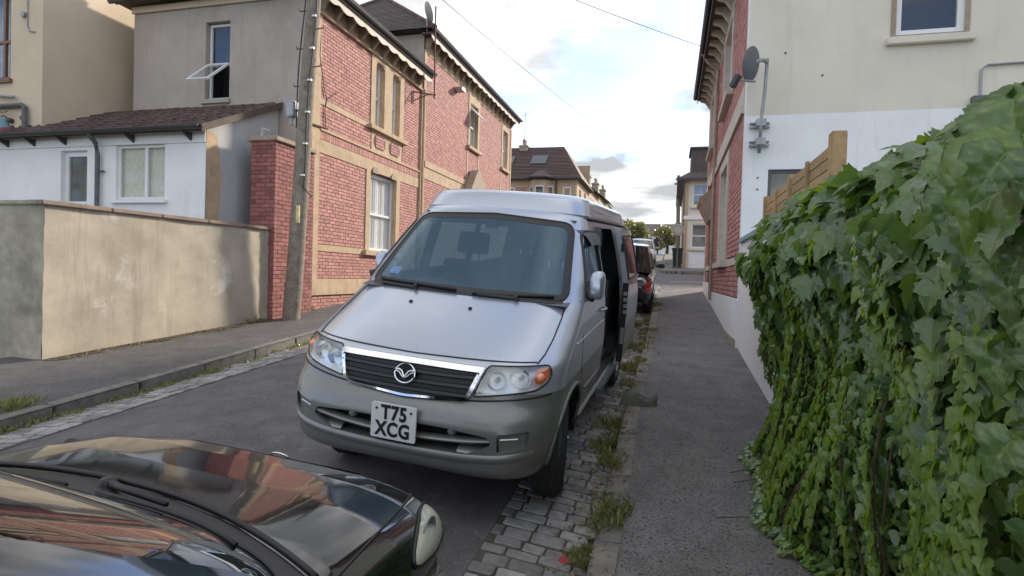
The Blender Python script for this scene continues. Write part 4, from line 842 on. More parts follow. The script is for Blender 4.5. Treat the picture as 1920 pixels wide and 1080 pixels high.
mb = MB(); mb.quad((.2, 32.3, 7.15), (9.5, 32.3, 7.15), (9.5, 36, 8.9), (2.4, 36, 8.9)); mb.quad((.2, 44.4, 7.15), (.2, 32.3, 7.15), (2.4, 36, 8.9), (2.4, 44.4, 8.9)); mb.quad((.2, 32.3, 7.10), (.2, 44.4, 7.10), (9.5, 44.4, 7.10), (9.5, 32.3, 7.10)); put(mb.build('roof', M['slate'], None), fr_)
mb = MB(); mb.box(.9, 2.6, 33.4, 36, 7.5, 8.9); mb.box(.8, 2.7, 33.3, 36, 8.9, 9.0); put(mb.build('dormer', M['slate'], None), fr_)
part(fr_, 'gutter', 'lead', (PFR, .15, 9.5, 7.04, 7.16, .36, .46))
mb = MB(); mb.tube([(.56, 32.66, 7), (.56, 32.66, 2.6)], .05, 6); put(mb.build('drainpipe', M['greypaint'], None), fr_)
# left of the far street: corner house with bay
lc = thing('bay_corner_house', 'corner house with red tiled hipped roof, skylight and a two storey bay', 'house', (-9, 43, gz(41)))
XT = -6.35; YC = 39.8; PLC = PY(YC, -1); PLS = PX(XT, 1); ze = 8.45
mb = MB(); mb.quad((-13.5, YC, 2), (XT, YC, 2), (XT, YC, ze), (-13.5, YC, ze)); mb.quad((XT, YC, 2), (XT, 46, 2), (XT, 46, ze), (XT, YC, ze)); mb.quad((-13.5, 46, 2), (XT, 46, 2), (XT, 46, 10.5), (-13.5, 46, 10.5)); put(mb.build('wall', M['stone'], None), lc)
mb = MB(); mb.quad((-13.5, YC - .005, 2), (-9.9, YC - .005, 2), (-9.9, YC - .005, 7.9), (-13.5, YC - .005, 7.9)); put(mb.build('brick_panel', M['brick'], None), lc)
ba = [(-9.75, YC), (-9.25, YC - .75), (-8.35, YC - .75), (-7.85, YC)]
for (p, q) in zip(ba, ba[1:]):
    mb = MB(); P_ = lambda u, v, d, p=p, q=q: Vector((p[0] + (q[0] - p[0]) * u, p[1] + (q[1] - p[1]) * u, v)) + Vector((q[1] - p[1], -(q[0] - p[0]), 0)).normalized() * d
    wall_holes(mb, P_, 0, 1, 2, 8.3, [(.16, .84, 6.4, 7.95)], .1); put(mb.build('bay_wall', M['stone'], None), lc)
    g = MB(); g.quad(P_(.16, 6.4, -.08), P_(.84, 6.4, -.08), P_(.84, 7.95, -.08), P_(.16, 7.95, -.08)); g2 = g.build('pane', M['pane'], None)
    f = MB(); f.pbox(P_, .16, .84, 6.4, 6.5, -.1, -.04); f.pbox(P_, .16, .84, 7.85, 7.95, -.1, -.04); f.pbox(P_, .16, .22, 6.5, 7.85, -.1, -.04); f.pbox(P_, .78, .84, 6.5, 7.85, -.1, -.04); fo = f.build('window', M['upvc'], None); put(fo, lc); sub(g2, fo)
    b_ = MB(); b_.quad(P_(.1, 6.3, -.4), P_(.9, 6.3, -.4), P_(.9, 8, -.4), P_(.1, 8, -.4)); sub(b_.build('blind', M['roompale'], None), fo)
sash(lc, PLC, -7.3, -6.75, 6.5, 7.9, 'upvc', inset=.03, fw=.07, back='roompale')
sash(lc, PLC, -11.3, -10.7, 6.5, 7.9, 'upvc', inset=.03, fw=.07, back='roompale')
for y, z in ((41.0, 6.8), (43.4, 6.9)): sash(lc, PLS, y, y + .5, z, z + 1.1, 'brownframe', inset=.04, fw=.06, back='dark')
ro = MB(); ov = .35; ro.poly([(-13.8, YC - ov, ze), (XT + ov, YC - ov, ze), (-7.9, YC + 3.2, 11.35), (-13.8, YC + 3.2, 11.35)]); ro.quad((XT + ov, YC - ov, ze), (XT + ov, 46.3, ze), (-7.9, 46.3, 11.35), (-7.9, YC + 3.2, 11.35)); ro.quad((-13.8, YC - ov, ze - .05), (XT + ov, YC - ov, ze - .05), (XT + ov, 46.3, ze - .05), (-13.8, 46.3, ze - .05)); ro.quad((-13.8, YC + 3.2, 11.35), (-7.9, YC + 3.2, 11.35), (-7.9, 46.3, 11.35), (-13.8, 46.3, 11.35))
ro.poly([(-9.95, YC - ov + .05, ze + .02), (-9.4, YC - 1.05, ze + .02), (-8.2, YC - 1.05, ze + .02), (-7.65, YC - ov + .05, ze + .02), (-8.6, YC + .5, ze + .75), (-9.0, YC + .5, ze + .75)])
roof_ = ro.build('roof', M['tile'], None); put(roof_, lc)
cs = MB()
for i in range(22):
    f0, f1 = i / 22, (i + 1) / 22; L = lambda a, b, f: Vector(a).lerp(Vector(b), f) + Vector((0, -.02, .045)); a0, a1 = (-13.8, YC - ov, ze), (-13.8, YC + 3.2, 11.35); b0, b1 = (XT + ov, YC - ov, ze), (-7.9, YC + 3.2, 11.35)
    cs.quad(L(a0, a1, f0), L(b0, b1, f0), L(b0, b1, f1) - Vector((0, 0, .03)), L(a0, a1, f1) - Vector((0, 0, .03)))
sub(cs.build('tile_courses', M['tile'], None, kind='stuff'), roof_)
for x in (-9.95, -12.4):
    P_ = lambda u, v, d, x=x: Vector((x + u, YC - ov + (3.2 + ov) * v, ze + 2.9 * v)) + Vector((0, -.6, .8)) * d
    mb = MB(); mb.pbox(P_, 0, 1.15, .42, .68, .03, .12); s_ = mb.build('skylight', M['greypaint'], None); put(s_, lc); mb = MB(); mb.quad(P_(.08, .44, .125), P_(1.07, .44, .125), P_(1.07, .66, .125), P_(.08, .66, .125)); sub(mb.build('pane', M['pane'], None), s_)
mb = MB(); mb.tube([(-13.8, YC - ov - .05, ze), (-9.9, YC - ov - .05, ze), (-9.4, YC - 1.1, ze), (-8.2, YC - 1.1, ze), (-7.7, YC - ov - .05, ze), (XT + ov, YC - ov - .05, ze)], .08, 6); put(mb.build('gutter', M['lead'], None), lc)
mb = MB(); mb.tube([(-7.75, YC - .1, ze), (-7.75, YC - .1, 2.6)], .05, 6); put(mb.build('drainpipe', M['lead'], None), lc)
chimney(lc, -10.9, YC + 3.3, 10.5, 11.5, 2)
ta2 = thing('tall_aerial', 'tall thin aerial pole on the chimney of the bay corner house', 'aerial', (-10.9, YC + 3.3, 11.5)); mb = MB(); mb.tube([(-10.9, YC + 3.1, 11.3), (-10.9, YC + 3.1, 14.0)], .028, 6); put(mb.build('mast', M['metal'], None), ta2); mb = MB(); mb.tube([(-11.2, YC + 3.1, 13.8), (-10.6, YC + 3.1, 13.8)], .02, 5); put(mb.build('boom', M['metal'], None), ta2)
names = ('first', 'second', 'third')
for k in range(3):
    y0 = 46.02 + 6.2 * k; y1 = y0 + 6.18; z0 = ze + .28 + .30 * k
    t = thing('terrace_house', 'far terraced house with stone front, %s uphill from the bay corner house' % names[k], 'house', (-9, y0 + 3, gz(y0)), 'far terrace')
    mb = MB(); mb.quad((XT, y0, 3), (XT, y1, 3), (XT, y1, z0), (XT, y0, z0)); mb.poly([(XT, y0, 3), (XT, y0, z0), (-8.5, y0, z0 + 1.9), (-12, y0, z0), (-12, y0, 3)]); put(mb.build('wall', M['stone'], None), t)
    mb = MB(); mb.quad((XT + .3, y0 - .05, z0 - .05), (XT + .3, y1, z0 - .05), (-8.5, y1, z0 + 1.95), (-8.5, y0 - .05, z0 + 1.95)); mb.quad((-8.5, y0 - .05, z0 + 1.95), (-8.5, y1, z0 + 1.95), (-12, y1, z0), (-12, y0 - .05, z0)); put(mb.build('roof', M['slate'], None), t)
    sash(t, PLS, y0 + 1, y0 + 2, z0 - 2, z0 - .5, 'upvc', inset=.03, fw=.08, back='dark'); sash(t, PLS, y0 + 3.6, y0 + 4.6, z0 - 2, z0 - .5, 'upvc', inset=.03, fw=.08, back='dark')
    chimney(t, -7.4, y1 - .4, z0 + .3, z0 + 2.0, 3)
fb = thing('far_building', 'long low house with grey roof and pale wall at the top of the street', 'house', (-1.5, 80, gz(60)))
mb = MB(); mb.box(-7, 3, 76, 84, 3.5, 7.4); put(mb.build('wall', M['white'], None), fb)
mb = MB(); mb.quad((-7.3, 75.6, 7.3), (3.3, 75.6, 7.3), (3.3, 80, 9.1), (-7.3, 80, 9.1)); mb.quad((-7.3, 84.4, 7.3), (3.3, 84.4, 7.3), (3.3, 80, 9.1), (-7.3, 80, 9.1)); put(mb.build('roof', M['slate'], None), fb)
for x in (-5.5, -3.2, -1.0, 1.2): sash(fb, PY(76, -1), x, x + 1.0, 5.6, 6.8, 'upvc', inset=.04, fw=.1, back='dark')
mb = MB(); mb.box(-1.45, -1.15, 75.5, 80, 7.35, 7.5); mb.v = [(x, y, z + (y - 75.5) * .41) for x, y, z in mb.v]; put(mb.build('party_ridge', M['white'], None), fb)
chimney(fb, 2.2, 80, 8.2, 9.9, 2)
# ------------------------------------------------ trees
def leaf_cloud(mb, centers, n, size, seed):
    rg = np.random.default_rng(seed)
    for _ in range(n):
        c, r = centers[rg.integers(len(centers))]; d = rg.normal(size=3); d /= np.linalg.norm(d); rr = r * (0.55 + .5 * rg.random()); p = np.array(c) + d * rr * np.array((1, 1, .85))
        a = rg.normal(size=3); a /= np.linalg.norm(a); b = np.cross(a, d + rg.normal(size=3) * .5); b /= np.linalg.norm(b) + 1e-9; s = size * (0.6 + .8 * rg.random())
        i = len(mb.v); mb.v += [tuple(p - a * s), tuple(p + b * s * .55), tuple(p + a * s), tuple(p - b * s * .55)]; mb.f.append((i, i + 1, i + 2, i + 3))
def tree(label, x, y, h, w_, seed, n=3200, group='trees at the top of the street'):
    rd = random.Random(seed); z0 = gz(y) - .1; t = thing('street_tree', label, 'tree', (x, y, z0), group)
    mb = MB(); mb.tube([(x, y, z0), (x + .1, y, z0 + h * .3), (x, y + .1, z0 + h * .62)], [.22, .16, .08], 8)
    cs = []
    for k in range(11):
        a = rd.uniform(0, 6.28); rr = w_ * rd.uniform(.15, .62); c = (x + rr * math.cos(a), y + rr * math.sin(a), z0 + h * rd.uniform(.38, .88)); cs.append((c, w_ * rd.uniform(.25, .42))); mb.tube([(x, y, z0 + h * rd.uniform(.3, .5)), c], [.07, .02], 5)
    put(mb.build('trunk', M['bark'], None), t); lf = MB(); leaf_cloud(lf, cs, n, .13, seed); put(lf.build('crown', M['treeleaf'], None, fix=False), t)
tree('bushy pale green tree left of the far house roof at the street top', -3.9, 62, 3.9, 2.0, 3)
tree('small rounded tree between the far house and the white parked car', -5.6, 60, 3.3, 1.7, 4)
tree('darker tree in front of the far house gable end', -.5, 66, 3.6, 2.0, 5)
tree('tree beside the tall far pole and sign', .9, 58, 3.3, 1.3, 6)
tree('low bushy tree behind the walking person', -2.2, 70, 2.6, 1.6, 8)
# ------------------------------------------------ far pole, sign, bin, person
fp = thing('far_telegraph_pole', 'far wooden telegraph pole beyond the dark wheelie bin', 'pole', (.36, 40, gz(40)))
mb = MB(); mb.tube([(.42, 40, gz(40)), (.30, 40, 8.6)], [.15, .11], 10); put(mb.build('shaft', M['pole'], None, smooth=40), fp); mb = MB(); mb.box(.05, .55, 39.88, 40, 8.0, 8.1); mb.box(.12, .48, 39.88, 40, 8.3, 8.4); put(mb.build('cross_arm', M['pole'], None), fp)
wire('overhead wire from the near telegraph pole to the far pole', (pt.x, pt.y, 8.75), (.3, 40, 8.45), .55)
wire('overhead wire from the telegraph pole to the right brick house eaves', (pt.x, pt.y, 8.8), (.62, 14.9, 7.36), .12)
sg = thing('round_sign', 'back of a round road sign on a grey post beside the dark bin', 'road sign', (.30, 31.2, gz(31)))
mb = MB(); mb.tube([(.30, 31.2, gz(31)), (.30, 31.2, 4.65)], .04, 8); put(mb.build('post', M['greypaint'], None), sg); mb = MB(); mb.lathe([(0.0, -.03), (.29, -.03), (.31, -.015), (.31, 0), (0, 0)], 24, 'y', (.30, 31.14, 4.32)); put(mb.build('disc', M['signback'], None), sg); mb = MB(); mb.lathe([(.19, -.036), (.28, -.036)], 24, 'y', (.30, 31.14, 4.32)); put(mb.build('rim', simple('sign_rim', (.36, .3, .28), .6), None), sg)
bn = thing('wheelie_bin', 'dark wheelie bin on the far pavement beside the pale corner house', 'bin', (.3, 31.6, pzr(.3, 31.6)))
zb = pzr(.3, 31.6); mb = MB(); mb.hexa([(.12, 31.4, zb + .06), (.50, 31.4, zb + .06), (.50, 31.9, zb + .06), (.12, 31.9, zb + .06), (.05, 31.3, zb + .95), (.57, 31.3, zb + .95), (.57, 32, zb + .95), (.05, 32, zb + .95)]); put(mb.build('body', M['bin'], None, bevel=.02), bn); mb = MB(); mb.box(.02, .60, 31.25, 32.05, zb + .95, zb + 1.02); put(mb.build('lid', M['bin'], None, bevel=.02), bn)
for x in (.14, .48): mb = MB(); mb.lathe([(0, -.03), (.1, -.03), (.1, .03), (0, .03)], 12, 'x', (x, 31.95, zb + .1)); put(mb.build('wheel', M['rubber'], None), bn)
def person(label, x, y):
    z = rz(x, y); me = bpy.data.meshes.new('person'); J = [(0, 0, .95), (0, 0, 1.2), (0, 0, 1.42), (0, 0, 1.52), (0, -.02, 1.62), (0, -.02, 1.74), (.11, 0, .9), (.13, -.14, .5), (.13, -.1, .06), (.13, -.24, .03), (-.11, 0, .9), (-.12, .1, .5), (-.12, .26, .1), (-.12, .16, .04), (.2, 0, 1.4), (.27, .06, 1.13), (.26, -.08, .9), (-.2, 0, 1.4), (-.27, -.06, 1.13), (-.26, -.2, .93)]
    E = [(0, 1), (1, 2), (2, 3), (3, 4), (4, 5), (0, 6), (6, 7), (7, 8), (8, 9), (0, 10), (10, 11), (11, 12), (12, 13), (2, 14), (14, 15), (15, 16), (2, 17), (17, 18), (18, 19)]
    rad = [.15, .14, .15, .06, .10, .08, .1, .075, .05, .04, .1, .075, .05, .04, .07, .05, .035, .07, .05, .035]
    me.from_pydata(J, E, []); o = bpy.data.objects.new('person', me); COL.objects.link(o); o.location = (x, y, z)
    sk = o.modifiers.new('skin', 'SKIN'); 
    for v, r in zip(me.skin_vertices[0].data, rad): v.radius = (r, r)
    me.skin_vertices[0].data[0].use_root = True; ss = o.modifiers.new('sub', 'SUBSURF'); ss.levels = 1; ss.render_levels = 2
    me.materials.append(M['cloth']); tag(o, label, 'person')
    hd = MB(); hd.lathe([(.0, 1.58), (.07, 1.6), (.088, 1.68), (.085, 1.74), (.05, 1.80), (0, 1.81)], 12); h_ = hd.build('face', M['skin'], None, smooth=True); h_.parent = o; h_.location = (0, -.035, 0)
    hr_ = MB(); hr_.lathe([(.093, 1.70), (.095, 1.76), (.06, 1.825), (0, 1.84)], 12); h2_ = hr_.build('hair', M['dark'], None, smooth=True); h2_.parent = o; h2_.location = (0, -.02, 0)
person('person in dark clothes walking at the top of the street', -1.35, 57)
# ================================================================ CAMPER VAN
def vfr():
    h, pi_, ro = math.radians(1.867), math.atan(SLOPE), math.radians(4.059)
    cy, sy, cp, sp = math.cos(h), math.sin(h), math.cos(pi_), math.sin(pi_)
    yb, xr = Vector((sy * cp, cy * cp, sp)), Vector((cy, -sy, 0)); zu = xr.cross(yb); c, s = math.cos(ro), math.sin(ro)
    return c * xr - s * zu, yb, s * xr + c * zu
vx, vy, vz = vfr(); VS = 1.0463
vm = Matrix(((vx.x, vy.x, vz.x, -1.5496), (vx.y, vy.y, vz.y, 3.1068), (vx.z, vy.z, vz.z, 0.2839), (0, 0, 0, 1))) @ Matrix.Diagonal((VS, VS, VS, 1))
van = thing_m('camper_van', 'silver camper van with raised roof and open sliding door, number plate T75 XCG', 'van', vm)
ZF = [.29, .31, .335, .37, .42, .47, .60, .66, .70, .73, .80, .88, .925, .945, .97, 1.03, 1.10, 1.17, 1.215, 1.225, 1.40, 1.60, 1.76, 1.80, 1.83]
YFr = [.20, .13, .09, .065, .055, .05, .05, .07, .10, .125, .14, .165, .195, .225, .275, .40, .555, .715, .815, .84, 1.05, 1.285, 1.475, 1.525, 1.58]
ZW = [.29, .33, .38, .45, .60, .80, .95, 1.10, 1.24, 1.40, 1.60, 1.72, 1.78, 1.81, 1.83]
WW = [.75, .775, .795, .81, .835, .845, .843, .832, .815, .782, .73, .695, .672, .650, .615]
fns = lambda z: float(np.interp(z, [.29, .70, .92], [6.0, 5.6, 4.2]))
ZD, DD = [.34, .60, .73, .95, 1.10, 1.22, 1.40, 1.83], [.34, .37, .36, .38, .38, .29, .26, .22]
ZRr, YRr = [.34, .5, .8, 1.2, 1.7, 1.83], [4.48, 4.55, 4.56, 4.54, 4.44, 4.38]
fyf = lambda z: float(np.interp(z, ZF, YFr)); fw_ = lambda z: float(np.interp(z, ZW, WW)); fD = lambda z: float(np.interp(z, ZD, DD)); fyr = lambda z: float(np.interp(z, ZRr, YRr))
def Yfront(x, z):
    t = min(.9999, abs(x) / fw_(z)); return fyf(z) + fD(z) * (1 - math.sqrt(max(0, 1 - t ** fns(z))))
def Xside(y, z):
    w0 = fw_(z); yf, D = fyf(z), fD(z); yr = fyr(z)
    w0 *= 1 - .010 * max(0, (abs(y - 2.0) - .8)) ** 2
    if y < yf + D: q = max(0, min(1, 1 - (y - yf) / D)); return fw_(z) * (max(0, 1 - q * q)) ** (1 / fns(z))
    if y > yr - .25: q = max(0, min(1, 1 - (yr - y) / .25)); return w0 * (max(0, 1 - q ** 3)) ** (1 / 3)
    return w0
def inside(poly, x, y):
    c = False; n = len(poly)
    for i in range(n):
        (x1, y1), (x2, y2) = poly[i], poly[i - 1]
        if (y1 > y) != (y2 > y) and x < (x2 - x1) * (y - y1) / (y2 - y1) + x1: c = not c
    return c
def nearest(poly, x, y):
    best = None
    for i in range(len(poly)):
        (x1, y1), (x2, y2) = poly[i - 1], poly[i]; dx_, dy_ = x2 - x1, y2 - y1; L = dx_ * dx_ + dy_ * dy_
        t = 0 if L == 0 else max(0, min(1, ((x - x1) * dx_ + (y - y1) * dy_) / L)); px, py = x1 + t * dx_, y1 + t * dy_; d = (px - x) ** 2 + (py - y) ** 2
        if best is None or d < best[0]: best = (d, px, py)
    return best
def rpoly(pts, r, n=5):
    """round the corners of a polygon"""
    out_ = []; m_ = len(pts)
    for i in range(m_):
        p0, p, p1 = Vector(pts[i - 1]), Vector(pts[i]), Vector(pts[(i + 1) % m_]); rr = r[i] if isinstance(r, (list, tuple)) else r
        a, b = (p0 - p), (p1 - p); ra = min(rr, a.length * .48); rb = min(rr, b.length * .48); a.normalize(); b.normalize()
        if rr <= 0: out_.append(tuple(p)); continue
        A, B = p + a * ra, p + b * rb
        for k in range(n + 1): t = k / n; out_.append(tuple(A * (1 - t) ** 2 + p * 2 * t * (1 - t) + B * t * t))
    return out_
def dens(poly, step=.05):
    o = []
    for i in range(len(poly)):
        a, b = Vector(poly[i - 1]), Vector(poly[i]); n = max(1, int((b - a).length / step)); o += [tuple(a.lerp(b, (k + 1) / n)) for k in range(n)]
    return o
mir = lambda poly: [(-a, b) for a, b in reversed(poly)]
circ = lambda cy_, cz_, r, n=40: [(cy_ + r * math.cos(2 * math.pi * i / n), cz_ + r * math.sin(2 * math.pi * i / n)) for i in range(n)]
WS = dens(rpoly([(-.725, 1.238), (0, 1.228), (.725, 1.238), (.612, 1.748), (0, 1.782), (-.612, 1.748)], [.07, 0, .07, .09, 0, .09]), .05)
def inset(poly, d):
    c = [sum(p[0] for p in poly) / len(poly), sum(p[1] for p in poly) / len(poly)]; o = []
    n = len(poly)
    for i in range(n):
        a, b = Vector(poly[i - 1]), Vector(poly[(i + 1) % n]); t = (b - a).normalized(); nn = Vector((-t.y, t.x)); p = Vector(poly[i])
        if (Vector(c) - p).dot(nn) < 0: nn = -nn
        o.append(tuple(p + nn * d))
    return o
HLR = dens(rpoly([(.46, .928), (.768, .942), (.788, .90), (.778, .855), (.728, .818), (.405, .762)], .02, 3), .04); HLL = mir(HLR)
INT = dens(rpoly([(-.55, .53), (-.53, .575), (-.30, .59), (.30, .59), (.53, .575), (.55, .53), (.40, .462), (0, .445), (-.40, .462)], .02, 3), .05)
FOG = dens(rpoly([(.575, .595), (.735, .618), (.725, .535), (.69, .515), (.58, .492)], .012, 3), .04)
DWIN = dens(rpoly([(1.10, 1.235), (1.92, 1.25), (1.92, 1.69), (1.52, 1.70)], [.05, .04, .05, .08], 4), .05)
MWIN = dens(rpoly([(2.08, 1.25), (3.02, 1.25), (3.02, 1.69), (2.08, 1.69)], .05, 4), .06)
RWIN = dens(rpoly([(3.12, 1.25), (4.22, 1.27), (4.12, 1.67), (3.12, 1.69)], .06, 4), .06)
DOOR = dens(rpoly([(2.02, .40), (3.02, .40), (3.02, 1.73), (2.02, 1.73)], .05, 4), .06)
fholes = [inset(WS, .02), HLR, HLL, INT, FOG, mir(FOG)]
ARCH = [circ(.80, .33, .40), circ(3.72, .33, .40)]
sholes = {1: [inset(DWIN, .01), DOOR] + ARCH, -1: [inset(DWIN, .01), inset(MWIN, .01), inset(RWIN, .01)] + ARCH}
levels = sorted(set(lin(.29, .42, 9) + lin(.42, .80, 20) + lin(.80, .95, 9) + lin(.95, 1.225, 22) + lin(1.225, 1.78, 28) + lin(1.78, 1.83, 5)))
def outline(z):
    yf, D, w0, yr = fyf(z), fD(z), fw_(z), fyr(z); o = []
    for t in [math.pi / 2 * u ** 1.5 for u in lin(0, 1, 48)]: o.append((w0 * math.sin(t) ** (2 / fns(z)), yf + D * (1 - math.cos(t)), 'f' if t < 1.25 else 's'))
    for y in lin(yf + D, yr - .25, 84)[1:]: o.append((Xside(y, z), y, 's'))
    for t in lin(0, math.pi / 2, 12)[1:]: q = math.sin(t); o.append((w0 * (1 - .010 * 1.7 ** 2 * .5) * max(0, (1 - q ** 3)) ** (1 / 3), yr - .25 + .25 * q, 'r'))
    return o
O_ = [outline(z) for z in levels]; nk = len(O_[0]); nl = len(levels)
V3, vid = [], {}
for s in (1, -1):
    for i, z in enumerate(levels):
        for k, (x, y, tg) in enumerate(O_[i]):
            if s == -1 and (k == 0 or k == nk - 1): vid[(s, i, k)] = vid[(1, i, k)]; continue
            vid[(s, i, k)] = len(V3); V3.append([s * x, y, z])
zbt = lambda x: .708 + .085 * (min(1, abs(x) / .8)) ** 1.4
keep = {'body': [], 'lower_body': [], 'front_bumper': []}; killed = set(); kept_faces = []
for s in (1, -1):
    for i in range(nl - 1):
        for k in range(nk - 1):
            f = [vid[(s, i, k)], vid[(s, i, k + 1)], vid[(s, i + 1, k + 1)], vid[(s, i + 1, k)]]
            if s == -1: f.reverse()
            cx, cy_, cz_ = [sum(V3[v][q] for v in f) / 4 for q in range(3)]; tg = O_[i][k][2]; hit = None
            if tg == 'f' or (tg == 's' and cy_ < 1.0 and cz_ < 1.0):
                for hpoly in fholes:
                    if inside(hpoly, cx, cz_): hit = ('f', hpoly); break
            if hit is None and tg == 's':
                for hpoly in sholes[s]:
                    if inside(hpoly, cy_, cz_): hit = ('s', hpoly); break
            if hit: killed.update((v, hit[0], id(hit[1]), s) for v in f)
            else: kept_faces.append((f, cx, cy_, cz_, s))
pol = {id(p): p for p in fholes + sholes[1] + sholes[-1]}
keptv = {v for f, *_ in kept_faces for v in f}
for v, typ, pid, s in killed:
    if v not in keptv: continue
    x, y, z = V3[v]; P_ = pol[pid]
    if typ == 'f': d, a, b = nearest(P_, x, z); 
    else: d, a, b = nearest(P_, y, z)
    if d < .05 ** 2:
        if typ == 'f': V3[v] = [a, Yfront(a, b), b]
        else: b = max(b, .29); V3[v] = [s * Xside(a, b), a, b]
for f, cx, cy_, cz_, s in kept_faces:
    key = 'front_bumper' if (cz_ < zbt(cx) and cy_ < .60) else ('lower_body' if cz_ < .80 else 'body'); keep[key].append(f)
def submesh(name, faces, mat, smooth=True):
    mp = {}; mb = MB()
    for f in faces:
        g = []
        for v in f:
            if v not in mp: mp[v] = len(mb.v); mb.v.append(tuple(V3[v]))
            g.append(mp[v])
        if len(set(g)) > 2: mb.f.append(tuple(g))
    return mb.build(name, mat, van, smooth=smooth)
body = submesh('body', keep['body'], M['silver'], 40); submesh('lower_body', keep['lower_body'], M['greyvan'], 40); bump = submesh('front_bumper', keep['front_bumper'], M['greyvan'], 40)
cap = MB(); zt = levels[-1]; ring = [(x, y, zt) for x, y, _ in O_[-1]] + [(-x, y, zt) for x, y, _ in reversed(O_[-1][1:-1])]; cap.poly(ring); sub(cap.build('roof_skin', M['silver'], None), body)
FP = lambda x, z, d=0.0: Vector((x, Yfront(x, z) - d, z))
SP = lambda s: (lambda y, z, d=0.0: Vector((s * (Xside(y, z) + d), y, z)))
def fill(poly, S, d, nx=24, nz=8):
    a0, a1 = min(p[0] for p in poly), max(p[0] for p in poly); rows = []
    for a in lin(a0 + 1e-4, a1 - 1e-4, nx):
        zs = []
        for i in range(len(poly)):
            (x1, z1), (x2, z2) = poly[i - 1], poly[i]
            if (x1 > a) != (x2 > a): zs.append(z1 + (z2 - z1) * (a - x1) / (x2 - x1))
        if len(zs) >= 2: rows.append([S(a, b, d) for b in lin(min(zs), max(zs), nz)])
    mb = MB(); mb.grid(rows); return mb
def ringstrip(p0, p1, S, d0, d1, back=None):
    mb = MB(); rows = [[S(*p, d0) for p in p0], [S(*p, d1) for p in p1]]
    if back is not None: rows.insert(0, [S(*p, back) for p in p0]); rows.append([S(*p, back) for p in p1])
    mb.grid(rows, closed=True); return mb
def groove(name, pts, S, parent, r=.0035, mat='ink', d=0.0005): mb = MB(); mb.tube([S(*p, d) for p in pts], r, 6); return put_l(mb.build(name, M[mat], None, smooth=True), parent)
def put_l(o, parent): o.parent = parent; return o
# windscreen: clear pane, black printed border, seal
ws = fill(inset(WS, .004), FP, .004, 40, 18).build('windscreen', M['vanglass'], van, smooth=True)
put_l(ringstrip(WS, inset(WS, .038), FP, .007, .0065).build('black_border', M['blackplastic'], None, smooth=True), ws)
put_l(MB().tube([FP(*p, .004) for p in WS], .008, 6, closed=True).build('seal', M['ink'], None, smooth=True), ws)
mb = MB(); mb.grid([[FP(x, z, .012) for x in lin(-.70, .70, 30)] for z in (1.222, 1.240)]); put_l(mb.build('scuttle', M['blackplastic'], None, smooth=True), van)
mb = MB(); mb.grid([[FP(-.60 + .09 * a, 1.30 + .045 * b, .0065) for a in (0, .5, 1)] for b in (0, 1)]); put_l(mb.build('tax_disc', simple('disc_blue', (.12, .22, .42), .5, var=.6, scale=60), None), ws)
for pts, ar in (([(-.62, 1.262), (-.35, 1.258), (-.02, 1.246)], [(-.30, 1.225), (-.32, 1.254)]), ([(.10, 1.240), (.35, 1.248), (.64, 1.262)], [(.42, 1.225), (.40, 1.248)]), ):
    wp = MB().tube([FP(*p, .03) for p in pts], .011, 6).build('wiper', M['ink'], van, smooth=True)
    put_l(MB().tube([FP(ar[0][0], ar[0][1], .03), FP((ar[0][0] + ar[1][0]) / 2, 1.242, .05), FP(*ar[1], .042)], .013, 6).build('wiper_arm', M['ink'], None), wp)
    put_l(MB().tube([FP(ar[0][0] - .28, 1.238, .035), FP(ar[0][0], ar[0][1] + .01, .03)], .012, 6).build('linkage', M['blackplastic'], None), wp)
for x in (-.27, .15): o = MB().lathe([(0, .012), (.012, .01), (.014, 0)], 8).build('washer_nozzle', M['ink'], van); p = FP(x, 1.155, .002); o.location = p
mbm = MB(); mbm.box(-.05, .05, 1.42, 1.435, 1.67, 1.71); mbm.tube([(0, 1.43, 1.70), (0, 1.47, 1.75)], .012, 6); put_l(mbm.build('rear_view_mirror', M['blackplastic'], None, bevel=.01), van)
